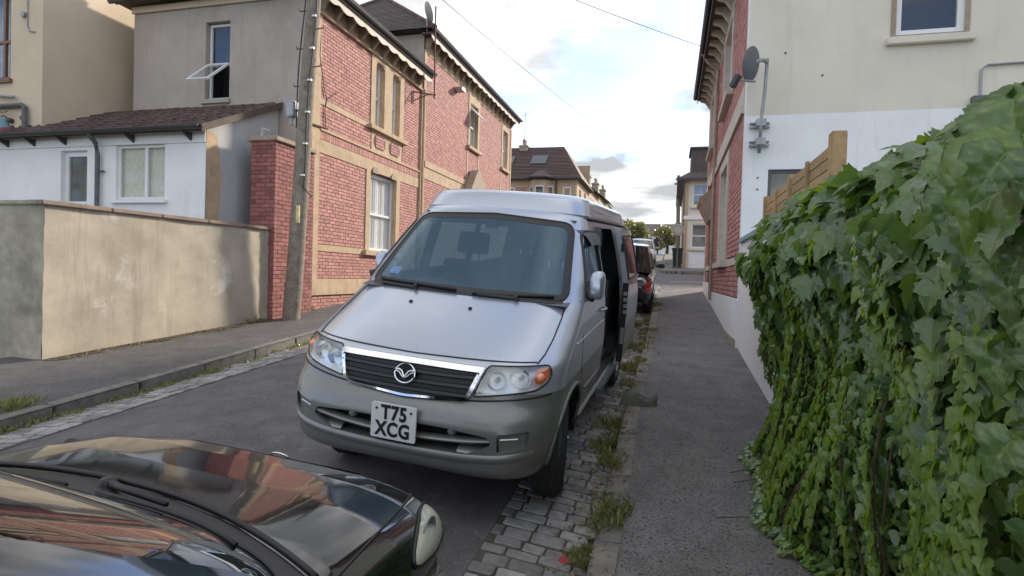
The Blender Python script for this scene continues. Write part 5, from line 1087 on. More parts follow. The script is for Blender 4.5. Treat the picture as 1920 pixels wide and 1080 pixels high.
# bonnet shut lines and swage lines
hood = [(.715, 1.222), (.727, 1.15), (.73, 1.05), (.722, .985), (.705, .948)]
for s in (1, -1): groove('bonnet_gap', [(s * x, z) for x, z in hood], FP, body, .005)
groove('bonnet_gap', [(x, .938 + .012 * (abs(x) / .55)) for x in lin(-.70, .70, 24)], FP, body, .005)
groove('bumper_gap', [(x, zbt(x)) for x in lin(-.80, .80, 48)], FP, bump, .0055)
for s in (1, -1):
    S = SP(s); groove('swage_line', [(y, .985 + .012 * math.sin(y)) for y in lin(.80, 1.98, 16)], S, body, .007, 'silver', .001)
    groove('door_gap', [(1.04, 1.24), (1.0, 1.0), (1.02, .78), (1.25, .45), (1.35, .40)], S, body); groove('door_gap', [(1.965, .40), (1.965, 1.0), (1.96, 1.72)], S, body)
    groove('lower_trim', [(y, .60) for y in lin(1.25, 1.95, 8)], S, body, .011, 'greyvan', .002)
    for k, cyc in enumerate((.80, 3.72)):
        mb = MB(); pts = [(cyc + .405 * math.cos(a), .33 + .405 * math.sin(a)) for a in lin(.06, math.pi - .06, 26)]; mb.tube([S(*p, .002) for p in pts if p[1] > .345], .014, 6); put_l(mb.build('arch_lip', M['greyvan'], None, smooth=True), body)
        mb = MB(); mb.grid([[(s * x, cyc + .41 * math.cos(a), .33 + .41 * math.sin(a)) for a in lin(-.1, math.pi + .1, 24)] for x in (.45, .80)]); put_l(mb.build('arch_liner', M['ink'], None), body)
    mb = MB(); mb.grid([[S(y, z, d) for y in lin(1.22, 3.30, 20)] for z, d in ((.42, .0), (.40, .02), (.36, .02), (.345, .0), (.345, -.2))]); put_l(mb.build('sill', M['greyvan'], None, smooth=40), body)
    # side glazing
    for nm, poly in (('front_side_window', DWIN),) + ((('middle_side_window', MWIN), ('rear_side_window', RWIN)) if s < 0 else ()):
        g = fill(inset(poly, .004), S, -.006, 16, 8).build(nm, M['vanglass'], van, smooth=True); put_l(MB().tube([S(*p, .001) for p in poly], .011, 6, closed=True).build('seal', M['ink'], None, smooth=True), g)
# wind deflector on the near door window and door handle
S = SP(1); mb = MB(); mb.grid([[S(y, z, d) for y in lin(1.50, 1.93, 10)] for z, d in ((1.60, .035), (1.66, .03), (1.71, .0))]); put_l(mb.build('wind_deflector', M['greypaint'], None, smooth=True), van)
mb = MB(); mb.tube([S(1.72, 1.10, .004), S(1.74, 1.10, .03), S(1.86, 1.10, .03), S(1.88, 1.10, .004)], .012, 6); put_l(mb.build('door_handle', M['silver'], None, smooth=True), van)
# ---- grille
GO = dens(rpoly([(-.45, .922), (.45, .922), (.388, .748), (.34, .735), (0, .714), (-.34, .735), (-.388, .748)], [.012, .012, .03, .02, .05, .02, .03], 3), .03)
GI = [(p[0] * .955, p[1] - (.027 if p[1] > .88 else -.012)) for p in GO]
gr = fill(GO, FP, .004, 40, 10).build('grille', M['ink'], van, smooth=True)
put_l(ringstrip(GO, GI, FP, .022, .026, 0.0).build('chrome_surround', M['chrome'], None, smooth=35), gr)
for z, hw in ((.862, .425), (.812, .405), (.764, .38)):
    mb = MB(); rows = []
    for dz, d in ((.013, .004), (.011, .020), (-.003, .024), (-.011, .012), (-.012, .004)): rows.append([FP(x, z + dz - .010 * (1 - (x / .43) ** 2), d) for x in lin(-hw, hw, 26)])
    mb.grid(rows); put_l(mb.build('grille_slat', M['blackplastic'], None, smooth=40), gr)
bd = MB(); BP = lambda x, z, d: FP(x, z, d); bc = (0, .838)
bd.tube([FP(bc[0] + .062 * math.cos(a), bc[1] + .050 * math.sin(a), .040) for a in lin(0, 2 * math.pi, 33)[:-1]], (.0055, .006), 8, closed=True)
wing = [(-.060, .016), (-.040, .020), (-.022, .014), (-.008, -.006), (0, -.022), (.008, -.006), (.022, .014), (.040, .020), (.060, .016)]
bd.tube([FP(bc[0] + a, bc[1] + b, .041) for a, b in wing], .0062, 8); low = [(-.060, .012), (-.036, .004), (-.02, -.012), (0, -.024), (.02, -.012), (.036, .004), (.060, .012)]; bd.tube([FP(bc[0] + a, bc[1] + b, .0405) for a, b in low], .004, 8)
put_l(bd.build('emblem', M['chrome'], None, smooth=True), gr)
mb = MB(); mb.lathe([(0, 0), (.056, 0), (.056, .02), (0, .02)], 24, 'y', (0, FP(0, .838, .034).y, .838)); put_l(mb.build('emblem_base', M['ink'], None), gr)
# ---- headlamps
for s, HL in ((1, HLR), (-1, HLL)):
    hl = fill(HL, FP, .004, 26, 8).build('headlight', M['lens'], van, smooth=True)
    put_l(ringstrip(HL, HL, FP, .004, -.07).build('lamp_wall', M['reflector'], None, smooth=30), hl)
    put_l(fill(HL, FP, -.07, 20, 8).build('lamp_back', M['reflector'], None, smooth=True), hl)
    for x, z, r in ((.51, .850, .058), (.635, .872, .062)):
        c = FP(s * x, z, -.055); mb = MB(); mb.lathe([(.010, .03), (r * .35, .032), (r * .7, .018), (r * .92, -.005), (r, -.022)], 22, 'y', tuple(c)); put_l(mb.build('reflector_bowl', M['chrome'], None, smooth=True), hl)
        mb = MB(); mb.lathe([(0, -.022), (.012, -.018), (.014, .02)], 10, 'y', tuple(c)); put_l(mb.build('bulb', M['signback'], None, smooth=True), hl)
    AM = [(s * x, z) for x, z in ((.712, .925), (.765, .928), (.775, .895), (.764, .86), (.742, .842), (.716, .845), (.706, .88))]
    put_l(fill(AM, FP, -.022, 12, 8).build('indicator', M['amber'], None, smooth=True), hl)
    mb = MB(); mb.lathe([(0, -.03), (.02, -.022), (.026, 0)], 12, 'y', tuple(FP(s * .735, .88, -.02))); put_l(mb.build('indicator_bulb', simple('indicator_core', (.9, .35, .2), .2, coat=.5), None, smooth=True), hl)
    put_l(MB().tube([FP(*p, .002) for p in HL], .005, 6, closed=True).build('lamp_seal', M['ink'], None, smooth=True), hl)
# ---- bumper details
put_l(fill(INT, FP, -.12, 30, 6).build('intake_back', M['dark'], None), bump); put_l(ringstrip(INT, INT, FP, .0, -.12).build('intake_wall', M['greyvan'], None), bump)
mb = MB(); rows = [[FP(x, .508 + .042 * (abs(x) / .54) ** 2 + dz, d) for x in lin(-.545, .545, 34)] for dz, d in ((.014, -.06), (.012, -.012), (.0, -.004), (-.012, -.012), (-.014, -.06))]; mb.grid(rows); put_l(mb.build('intake_bar', M['greyvan'], None, smooth=60), bump)
for s in (1, -1):
    mb = MB(); rows = [[FP(s * x, z, d) for x in lin(.36, .55, 10)] for z, d in ((.50, -.07), (.488, -.02), (.470, -.004))]; mb.grid(rows); put_l(mb.build('intake_fin', M['greyvan'], None, smooth=60), bump)
    mb = MB(); mb.lathe([(0, -.02), (.022, -.012), (.026, .01)], 14, 'y', tuple(FP(s * .31, .563, -.05))); put_l(mb.build('tow_eye', M['metal'], None, smooth=True), bump)
    FG = FOG if s > 0 else mir(FOG)
    put_l(fill(FG, FP, -.022, 14, 6).build('fog_cover', M['greyvan'], None, smooth=True), bump); put_l(ringstrip(FG, FG, FP, .0, -.022).build('fog_recess', M['greyvan'], None), bump)
    put_l(MB().tube([FP(s * .59, .562, -.018), FP(s * .68, .572, -.018)], .006, 6).build('fog_rib', M['silver'], None), bump)
mb = MB(); rows = [[FP(x, .432 + .055 * (abs(x) / .76) ** 2.6 + dz, d) for x in lin(-.76, .76, 50)] for dz, d in ((.022, .0), (.008, .013), (-.010, .012), (-.03, .0))]; mb.grid(rows); put_l(mb.build('bumper_lip', M['greyvan'], None, smooth=70), bump)
# number plate
pl = MB(); cx, cz = -.012, .578; pw, ph = .1375, .1; yy = FP(0, .58, .02).y
pl.prism(lambda u, v, d: Vector((cx + u, yy - d, cz + v)), rpoly([(-pw, -ph), (pw, -ph), (pw, ph), (-pw, ph)], .012, 3), -.006, .004); plate = pl.build('number_plate', M['plate'], van)
def text_mesh(name, body_, size, mat, loc, rot, sx=1.0, offset=.0, parent=None):
    cu = bpy.data.curves.new(name, 'FONT'); cu.body = body_; cu.size = size; cu.align_x = 'CENTER'; cu.align_y = 'CENTER'; cu.extrude = .0012; cu.offset = offset; cu.resolution_u = 4; cu.space_character = 1.08
    to = bpy.data.objects.new(name, cu); COL.objects.link(to); bpy.context.view_layer.update(); me = bpy.data.meshes.new_from_object(to.evaluated_get(bpy.context.evaluated_depsgraph_get())); bpy.data.objects.remove(to)
    o = bpy.data.objects.new(name, me); COL.objects.link(o); me.materials.clear(); me.materials.append(mat); o.location = loc; o.rotation_euler = rot; o.scale = (sx, 1, 1); o.parent = parent; return o
text_mesh('lettering', 'T75', .112, M['ink'], (cx + .003, yy - .006, cz + .047), (math.pi / 2, 0, 0), .84, .0035, plate)
text_mesh('lettering', 'XCG', .112, M['ink'], (cx - .002, yy - .006, cz - .047), (math.pi / 2, 0, 0), .84, .0035, plate)
for x in (-.115, .115): mb = MB(); mb.lathe([(0, -.006), (.006, -.005), (.007, 0)], 10, 'y', (cx + x * .92, yy - .004, cz + .068)); put_l(mb.build('plate_screw', M['ink'], None), plate)
# ---- raised roof
zr_ = [(1.800, 1.615, .668), (1.812, 1.585, .684), (1.830, 1.580, .686), (1.842, 1.590, .678), (1.870, 1.615, .670), (1.920, 1.662, .655), (1.948, 1.695, .640), (1.964, 1.735, .615), (1.975, 1.80, .575), (1.985, 1.92, .51), (1.992, 2.1, .40)]
def rout(z, yf, w0, yr, D=.20):
    h = [(w0 * max(0, math.sin(t)) ** .42, yf + D * (1 - math.cos(t))) for t in lin(0, math.pi / 2, 24)] + [(w0, y) for y in lin(yf + D, yr - .3, 10)[1:]] + [(w0 * max(0, math.cos(t)) ** .5, yr - .3 + .3 * math.sin(t)) for t in lin(0, math.pi / 2, 14)[1:]]
    return [(x, y, z) for x, y in h] + [(-x, y, z) for x, y in reversed(h[1:-1])]
droop = lambda p: (p[0], p[1], p[2] - .012 * abs(p[0]) ** 2 / .4 - .012 * max(0, p[1] - 2.2))
mb = MB(); rws = [[droop(p) for p in rout(z, yf, w0, 4.42 - (yf - 1.58) * .8)] for z, yf, w0 in zr_]; mb.grid(rws, closed=True); mb.poly(rws[-1]); pop = mb.build('raised_roof', M['silver'], van, smooth=50)
mb = MB(); mb.tube([droop(p) for p in rout(1.806, 1.592, .680, 4.41)], .010, 6, closed=True); put_l(mb.build('roof_seal', M['ink'], None, smooth=True), pop)
# ---- wheels
def wheel(parent, c, r, wdt, s, hub='alloy', steer=0.0, spokes=5, tyre='rubber'):
    e = MB(); h = wdt / 2
    e.lathe([(r * .66, h * .9), (r * .70, h), (r * .88, h), (r * .97, h * .82), (r, h * .5), (r, -h * .5), (r * .97, -h * .82), (r * .88, -h), (r * .66, -h)], 40, 'x'); wo = e.build('wheel', M[tyre], None, smooth=50); wo.parent = parent; wo.location = c; wo.rotation_euler = (0, 0, steer)
    g = MB(); g.lathe([(r * .67, h * .85 * s), (r * .62, h * .45 * s), (r * .2, h * .55 * s), (r * .17, h * .8 * s), (0, h * .82 * s)], 30, 'x'); ri = g.build('rim', M['ink'] if spokes else M[hub], None, smooth=40); ri.parent = wo
    for k in range(spokes):
        a = 2 * math.pi * k / spokes; sp = MB(); sp.tube([(s * h * .8, r * .12 * math.cos(a), r * .12 * math.sin(a)), (s * h * .84, r * .64 * math.cos(a), r * .64 * math.sin(a))], (r * .09, .012), 6); so = sp.build('spoke', M[hub], None); so.parent = wo
    g = MB(); g.lathe([(r * .66, h * .92 * s), (r * .60, h * .92 * s), (r * .60, h * .5 * s)], 30, 'x'); q = g.build('rim_edge', M[hub], None, smooth=True); q.parent = wo
    gt = MB()
    for a in (-.55, 0, .55): gt.lathe([(r * 1.002, h * a - .006), (r * 1.002, h * a + .006)], 40, 'x')
    q = gt.build('tread_groove', M['ink'], None); q.parent = wo
    return wo
for s in (1, -1):
    wheel(van, (s * .715, .80, .318), .318, .20, s, steer=math.radians(13)); wheel(van, (s * .715, 3.72, .318), .318, .20, s)
mb = MB(); mb.box(-.60, .60, .35, 4.3, .27, .42); put_l(mb.build('underside', M['ink'], None), van)
mb = MB(); mb.box(-.5, .5, .6, 1.1, .22, .3); mb.tube([(-.7, .8, .318), (.7, .8, .318)], .04, 8); mb.tube([(-.7, 3.72, .318), (.7, 3.72, .318)], .05, 8); put_l(mb.build('axles', M['ink'], None), van)
# ---- door mirrors
for s in (1, -1):
    c = Vector((s * .875, 1.17, 1.34)) if s > 0 else Vector((-.84, 1.30, 1.33)); mb = MB(); rws = []
    for t, sx, sz in ((-.055, .045, .06), (-.03, .075, .088), (.01, .082, .098), (.05, .080, .096)): rws.append([(c.x + sx * (abs(math.cos(a)) ** .6) * (1 if math.cos(a) > 0 else -1) * .62, c.y + t, c.z + sz * (abs(math.sin(a)) ** .6) * (1 if math.sin(a) > 0 else -1)) for a in lin(0, 2 * math.pi, 25)[:-1]])
    mb.grid(rws, closed=True); mb.poly(rws[0]); mb.poly(rws[-1]); dm = mb.build('door_mirror', M['silver'], van, smooth=50)
    mb = MB(); mb.prism(lambda u, v, d: Vector((s * (Xside(1.2, v) + .004 + d), u, v)), [(1.10, 1.235), (1.28, 1.24), (1.30, 1.42)], -.01, .012); mb.tube([(s * (Xside(1.2, 1.27) + .0), 1.18, 1.27), (s * .86, 1.16, 1.25)], .03, 8); put_l(mb.build('mirror_foot', M['blackplastic'], None), dm)
# ---- open sliding door on the pavement side
S = SP(1); DO = .085; dz_ = lin(.40, 1.735, 26); y0, y1 = 2.97, 4.05
Dp = lambda y, z, d: Vector((fw_(z) + DO + d, y, z))
mb = MB(); yl_ = lin(y0, y1, 8)
rows_o = [[Dp(y, z, 0) for y in yl_] for z in dz_]; rows_i = [[Dp(y, z, -.05) for y in yl_] for z in dz_]
mb.grid(rows_o); mb.grid(rows_i)
for e in (0, -1): mb.grid([[r[e] for r in rows_o], [r[e] for r in rows_i]]); mb.grid([rows_o[e], rows_i[e]])
sdoor = mb.build('sliding_door', M['silver'], van, smooth=35)
WPO = dens(rpoly([(3.06, 1.25), (3.97, 1.25), (3.97, 1.67), (3.06, 1.67)], .05, 4), .06)
put_l(fill(WPO, Dp, .004, 12, 10).build('door_window', M['darkglass'], None, smooth=True), sdoor); put_l(MB().tube([Dp(*p, .003) for p in WPO], .010, 6, closed=True).build('seal', M['ink'], None, smooth=True), sdoor)
mb = MB(); mb.grid([[Dp(y, z, d) for y in (y0 + .01, y1 - .01)] for z, d in ((.80, .002), (.62, .004), (.41, .003))]); put_l(mb.build('lower_door_skin', M['greyvan'], None), sdoor)
mb = MB(); mb.box(fw_(1.1) + DO - .055, fw_(1.1) + DO + .002, y0 - .014, y0 - .001, .44, 1.22); put_l(mb.build('door_edge_seal', M['ink'], None), sdoor)
for z in (.62, .92, .98, 1.04, 1.10): mb = MB(); mb.box(fw_(z) + DO - .04, fw_(z) + DO - .005, y0 - .022, y0 - .012, z, z + (.035 if z > .7 else .16)); put_l(mb.build('door_latch', M['alloy'], None), sdoor)
mb = MB(); mb.box(fw_(1.5) + DO - .03, fw_(1.5) + DO, y0 - .02, y0 - .005, 1.52, 1.60); put_l(mb.build('upper_catch', M['ink'], None), sdoor)
mb = MB(); mb.box(.70, .80, 2.02, 4.1, .36, .40); put_l(mb.build('door_rail', M['alloy'], None), van); mb = MB(); mb.box(.60, .86, 2.0, 3.04, .355, .40); put_l(mb.build('side_step', M['trim'], None), van)
groove('door_track', [(y, 1.05) for y in lin(4.08, 4.3, 4)], S, body, .012)
# ---- cabin
mb = MB(); mb.box(-.72, .72, 1.0, 4.35, .43, .47); put_l(mb.build('cabin_floor', M['trim'], None), van)
mb = MB(); mb.quad((-.62, 1.55, 1.77), (.62, 1.55, 1.77), (.62, 4.3, 1.77), (-.62, 4.3, 1.77)); put_l(mb.build('headlining', M['trim'], None), van)
mb = MB(); prof = [(.84, 1.215), (1.0, 1.235), (1.22, 1.225), (1.33, 1.17), (1.36, 1.05), (1.30, .8), (1.25, .47)]; mb.grid([[(x, y, z + (.05 * math.exp(-((x + .36) / .17) ** 2) if 1.1 < y < 1.35 else 0)) for x in lin(-.74, .74, 24)] for y, z in prof]); put_l(mb.build('dashboard', M['trim'], None, smooth=True), van)
sw = MB(); ce = Vector((-.36, 1.42, 1.18)); tl = math.radians(50); sw.tube([(ce.x + .185 * math.cos(a), ce.y + .185 * math.sin(a) * math.cos(tl), ce.z + .185 * math.sin(a) * math.sin(tl)) for a in lin(0, 2 * math.pi, 33)[:-1]], .014, 8, closed=True)
for a in (0.1, math.pi - .1, -math.pi / 2): sw.tube([tuple(ce), (ce.x + .18 * math.cos(a), ce.y + .18 * math.sin(a) * math.cos(tl), ce.z + .18 * math.sin(a) * math.sin(tl))], .016, 6)
sw.tube([tuple(ce), (ce.x, ce.y - .18, ce.z - .12)], .03, 8); put_l(sw.build('steering_wheel', M['ink'], None, smooth=True), van)
def seat(x, y, wd=.24):
    mb = MB(); mb.prism(lambda u, v, d: Vector((x + d, y + u, v)), rpoly([(-.28, .66), (.22, .66), (.22, .80), (.36, 1.34), (.24, 1.38), (.10, .88), (-.28, .84)], .05, 3), -wd, wd); st = mb.build('seat', M['seat'], van, bevel=.03, smooth=40)
    mb = MB(); mb.prism(lambda u, v, d: Vector((x + d, y + u, v)), rpoly([(.25, 1.43), (.36, 1.42), (.39, 1.60), (.30, 1.62)], .03, 3), -.13, .13); put_l(mb.build('headrest', M['seat'], None, bevel=.025, smooth=40), st)
    for q in (-.06, .06): put_l(MB().tube([(x + q, y + .31, 1.34), (x + q, y + .32, 1.46)], .007, 6).build('headrest_post', M['chrome'], None), st)
    put_l(MB().box(x - wd + .03, x + wd - .03, y - .2, y + .2, .47, .66).build('seat_base', M['ink'], None), st)
for x, y in ((-.38, 1.75), (.38, 1.75), (-.38, 3.5), (.2, 3.5)): seat(x, y)
mb = MB(); mb.box(-.73, -.42, 2.25, 3.05, .47, 1.22); put_l(mb.build('kitchen_unit', M['trim'], None, bevel=.01), van); mb = MB(); mb.box(-.735, -.40, 2.22, 3.08, 1.22, 1.25); put_l(mb.build('worktop', M['signback'], None, bevel=.008), van)
for s in (1, -1):
    mb = MB(); mb.box(s * .69, s * .70, 3.05 if s > 0 else 1.3, 4.3, .47, 1.22); put_l(mb.build('side_lining', M['trim'], None), van)
mb = MB(); mb.box(-.70, .70, 4.32, 4.36, .47, 1.76); put_l(mb.build('tailgate_lining', M['trim'], None), van)
mb = MB(); mb.box(.55, .74, 1.97, 2.02, .45, 1.74); put_l(mb.build('door_pillar', M['trim'], None), van)
mb = MB(); rows = [[(.60 + .02 * math.sin(i * 1.4), 2.85 + .012 * i, z) for i in range(14)] for z in (.75, 1.72)]; mb.grid(rows); put_l(mb.build('side_curtain', M['seat'], None, smooth=True), van)
# ================================================================ OTHER CARS
def car_matrix(x, y, facing, roll=None):
    """nose at world (x, y); facing +1 looks up the street (local +y points back)"""
    sl = math.atan(SLOPE); b = Vector((0, -facing * math.cos(sl), -facing * math.sin(sl))); xr = Vector((-facing, 0, -facing * (-.048) * (x + 3.0))); xr = (xr - b * xr.dot(b)).normalized(); zu = xr.cross(b)
    z = rz(x, y); return Matrix(((xr.x, b.x, zu.x, x), (xr.y, b.y, zu.y, y), (xr.z, b.z, zu.z, z), (0, 0, 0, 1)))
def make_car(name, label, mat4, paint, L=3.9, ht=1.46, ST=None, GH=None, hero=False, lens='lens', group=None):
    car = thing_m(name, label, 'car', mat4, group); k_ = L / 3.9; NT = 26
    ST = ST or [(0, .60, .50, .40), (.015, .66, .60, .34), (.05, .725, .69, .28), (.12, .785, .755, .24), (.22, .835, .795, .22), (.40, .89, .825, .21), (.62, .935, .842, .2), (.88, .975, .85, .2), (1.1, .985, .85, .2), (2.0, .97, .85, .2), (3.0, .98, .845, .2), (3.5, .97, .82, .22), (3.72, .93, .79, .25), (3.83, .86, .74, .30), (3.88, .75, .68, .36), (3.9, .66, .60, .42)]
    ya = [s[0] * k_ for s in ST]; q = lambda y, j: float(np.interp(y, ya, [s[j] for s in ST]))
    def Sec(y, th, d=0.0):
        zt, w0, zb = q(y, 1), q(y, 2), q(y, 3); zm = min(.56, zt - .06); e = .50
        if th <= math.pi / 2: x, z = w0 * math.sin(th) ** e, zm + (zt - zm) * max(0, math.cos(th)) ** .62; n_ = Vector((math.sin(th) ** 1.5, 0, max(0, math.cos(th)) ** 1.3))
        else: t = (th - math.pi / 2) / .8; x, z = w0 * (1 - .05 * t * t), zm + (zb - zm) * t; n_ = Vector((1, 0, 0))
        slope = (q(y + .02, 1) - q(y - .02, 1)) / .04; n_.y = -slope * n_.z - .8 * max(0, .25 - y); n_.normalize()
        return Vector((x, y, z)) + n_ * d
    ths = lin(0, math.pi / 2, NT) + lin(math.pi / 2, math.pi / 2 + .8, 10)[1:]
    ys = sorted(set([y for y in ya] + lin(0, .12 * k_, 8) + lin(.12, 1.2, 30) + lin(1.2, ya[-1] - .4, 26) + lin(ya[-1] - .4, ya[-1], 14)))
    P3 = {}; V = []; F_ = []; wr = .30; AC = (.72 * k_, 3.20 * k_)
    for s in (1, -1):
        for i, y in enumerate(ys):
            for j, th in enumerate(ths):
                if s < 0 and j == 0: P3[(s, i, j)] = P3[(1, i, j)]; continue
                p = Sec(y, th); P3[(s, i, j)] = len(V); V.append([s * p.x, p.y, p.z])
    dead = set(); fs = []
    for s in (1, -1):
        for i in range(len(ys) - 1):
            for j in range(len(ths) - 1):
                f = [P3[(s, i, j)], P3[(s, i + 1, j)], P3[(s, i + 1, j + 1)], P3[(s, i, j + 1)]]; c = [sum(V[v][t] for v in f) / 4 for t in range(3)]
                if s < 0: f.reverse()
                hit = [a for a in AC if math.hypot(c[1] - a, c[2] - wr) < .36 and abs(c[0]) > .55]
                if hit: dead.update((v, hit[0]) for v in f)
                else: fs.append(tuple(f))
    kv = {v for f in fs for v in f}
    for v, a in dead:
        if v in kv: d = Vector((V[v][1] - a, V[v][2] - wr)); L_ = d.length; 
        if v in kv and abs(L_ - .36) < .07: V[v][1] = a + d.x / L_ * .36; V[v][2] = wr + d.y / L_ * .36
    mb = MB(); mb.v = [tuple(v) for v in V]; mb.f = fs; bo = mb.build('body', paint, car, smooth=45)
    for e in (0, -1):
        mb = MB(); i = 0 if e == 0 else len(ys) - 1; r_ = [V[P3[(1, i, j)]] for j in range(len(ths))] + [V[P3[(-1, i, j)]] for j in range(len(ths) - 1, 0, -1)]; mb.poly(r_); put_l(mb.build('end_panel', paint, None), bo)
    # greenhouse
    zb_, zt_ = .95, ht; GH = GH or (.86, 1.62, 3.72, 3.30, .775, .60)
    f0, f1, r0, r1, w0_, w1_ = GH; f0, f1, r0, r1 = f0 * k_, f1 * k_, r0 * k_, r1 * k_
    def go(z):
        t = (z - zb_) / (zt_ - zb_); yf, yr, ww = f0 + (f1 - f0) * t ** 1.05, r0 + (r1 - r0) * t ** 1.2, w0_ + (w1_ - w0_) * t ** 1.1; o = []
        for a in lin(0, math.pi / 2, 26): o.append((ww * math.sin(a) ** .62, yf + .34 * (1 - math.cos(a)), 'f' if ww * math.sin(a) ** .62 < .87 * ww else 'p'))
        n = 30
        for y in lin(yf + .34, yr - .25, n)[1:]:
            u = (y - yf - .34) / (yr - .25 - yf - .34); o.append((ww, y, 's' if .03 < u < .40 else ('t' if .46 < u < .86 else 'p')))
        for a in lin(0, math.pi / 2, 18)[1:]: o.append((ww * max(0, math.cos(a)) ** .62, yr - .25 + .25 * math.sin(a), "r" if max(0, math.cos(a)) ** .62 < .85 else 'p'))
        return o
    zl_ = lin(zb_, zt_, 14); G = [go(z) for z in zl_]; parts = {}
    for s in (1, -1):
        for i in range(len(zl_) - 1):
            for k in range(len(G[0]) - 1):
                tg = G[i][k][2]; tg = 'p' if (i == len(zl_) - 2 or (tg in 'str' and i == 0)) else tg
                key = tg if tg in 'fr' or tg == 'p' else tg + str(s); m_ = parts.setdefault(key, MB())
                m_.quad(*[(s * G[a][b][0], G[a][b][1], zl_[a]) for a, b in ((i, k), (i, k + 1), (i + 1, k + 1), (i + 1, k))])
    roof_ring = [(x, y, zt_) for x, y, _ in G[-1]]; ro = parts['p']
    rows = [[(x * u, y, zt_ + .045 * (1 - u * u) * min(1, (y - f1) * 3) * min(1, max(0, (r1 - y) * 3))) for x, y, _ in G[-1]] for u in lin(1, -1, 11)]; ro.grid(rows)
    nm = {'f': 'windscreen', 'r': 'rear_window', 'p': 'roof_and_pillars', 's1': 'side_window', 's-1': 'side_window', 't1': 'side_window', 't-1': 'side_window'}
    for key, m_ in parts.items():
        m_.build(nm[key], paint if key == 'p' else M['darkglass'], car, smooth=40)
    for s in (1, -1):
        for a in AC:
            wheel(car, (s * .74, a, wr), .30, .19, s, spokes=0 if not hero else 5)
            mb = MB(); mb.grid([[(s * x, a + .37 * math.cos(t), wr + .37 * math.sin(t)) for t in lin(-.1, math.pi + .1, 18)] for x in (.45, .82)]); put_l(mb.build('arch_liner', M['ink'], None), bo)
        mb = MB(); c = Vector((s * .93, 1.25 * k_, 1.0)); rw = [[(c.x + .10 * math.cos(a), c.y + t, c.z + .065 * math.sin(a)) for a in lin(0, 6.2832, 17)[:-1]] for t in (-.05, 0, .05)]; mb.grid([[(c.x + .06 * math.cos(a), c.y - .08, c.z + .04 * math.sin(a)) for a in lin(0, 6.2832, 17)[:-1]]] + rw, closed=True); mb.poly(rw[-1]); dm = mb.build('door_mirror', paint, car, smooth=40); put_l(MB().tube([(s * .80, c.y, .97), (s * .9, c.y, .98)], .025, 6).build('mirror_foot', M['ink'], None), dm)
        # head and tail lamps, laid on the body surface
        a0, a1 = (.13, .52) if hero else (.05, .42); rows = []
        for u in lin(0, 1, 12):
            y = a0 + (a1 - a0) * u; t0, t1 = .80 + .32 * u ** 1.2, 1.36 - .06 * u; sp_ = math.sin(math.pi * min(1, max(0, u))) ** .35; tm_ = (t0 + t1) / 2; hf_ = (t1 - t0) / 2 * (.25 + .75 * sp_)
            rows.append([(lambda p: (s * p.x, p.y, p.z))(Sec(y * k_, th, .004 + .014 * (1 - ((th - tm_) / hf_) ** 2) * sp_)) for th in lin(tm_ - hf_, tm_ + hf_, 10)])
        mb = MB(); mb.grid(rows); hl = mb.build('headlight', M['hazelens'] if hero else M['reflector'], car, smooth=True)
        ring = [r[0] for r in rows] + rows[-1][1:] + [r[-1] for r in reversed(rows[:-1])] + rows[0][-2:0:-1]
        if hero:
            bk = [[(lambda p: (s * p.x, p.y, p.z))(Sec((a0 + (a1 - a0) * (.06 + .88 * i / 9)) * k_, t, .002)) for t in lin(.92 + .2 * i / 9, 1.28, 8)] for i in range(10)]; put_l(MB().grid(bk).build('lamp_back', M['reflector'], None, smooth=True), hl)
            cc = Sec((a0 * .45 + a1 * .55) * k_, 1.12, .004); put_l(MB().lathe([(.0, .012), (.03, .010), (.052, .002), (.055, -.004)], 18, 'x', (s * cc.x if s > 0 else -cc.x, cc.y, cc.z)).build('bulb_bowl', M['metal'], None, smooth=True), hl)
        put_l(MB().tube(ring, .006, 6, closed=True).build('lamp_seal', M['ink'], None, smooth=True), hl)
        rows = [[(lambda p: (s * p.x, p.y, p.z))(Sec(ya[-1] - .02 - .22 * u, th, .006)) for th in lin(1.08, 1.66, 8)] for u in lin(0, 1, 6)]; mb = MB(); mb.grid(rows); mb.build('tail_light', M['redlens'], car, smooth=True)
    # number plates and grilles
    mb = MB(); mb.box(-.26, .26, ya[-1] - .005, ya[-1] + .012, .62, .73); mb.build('rear_plate', M['plate'], car)
    mb = MB(); mb.grid([[(x, Sec(.03, .5).y - .03 + .10 * (x / .5) ** 2, z) for x in lin(-.42, .42, 10)] for z in (.42, .56)]); mb.build('grille', M['ink'], car)
    return car, Sec, k_
blk, SecB, kb = make_car('black_hatchback', 'glossy black hatchback nose with hazed headlight parked facing the van', car_matrix(-1.58, 2.20, 1), M['blackcar'], hero=True, ST=[(0, .60, .46, .40), (.012, .66, .56, .34), (.04, .72, .66, .28), (.09, .77, .735, .24), (.18, .82, .785, .22), (.34, .87, .82, .21), (.56, .915, .84, .2), (.82, .95, .85, .2), (1.1, .965, .85, .2), (2.0, .97, .85, .2), (3.0, .98, .845, .2), (3.5, .97, .82, .22), (3.72, .93, .79, .25), (3.83, .86, .74, .30), (3.88, .75, .68, .36), (3.9, .66, .60, .42)])
SB = lambda s: (lambda y, th, d=0: (lambda p: Vector((s * p.x, p.y, p.z)))(SecB(y, th, d)))
bb = [c for c in blk.children if c.name.startswith('body')][0]
for s in (1, -1):
    put_l(MB().tube([SB(s)(y, .70 + .16 * y, .0005) for y in lin(.12, .86, 16)], .0045, 6).build('bonnet_gap', M['ink'], None, smooth=True), bb)
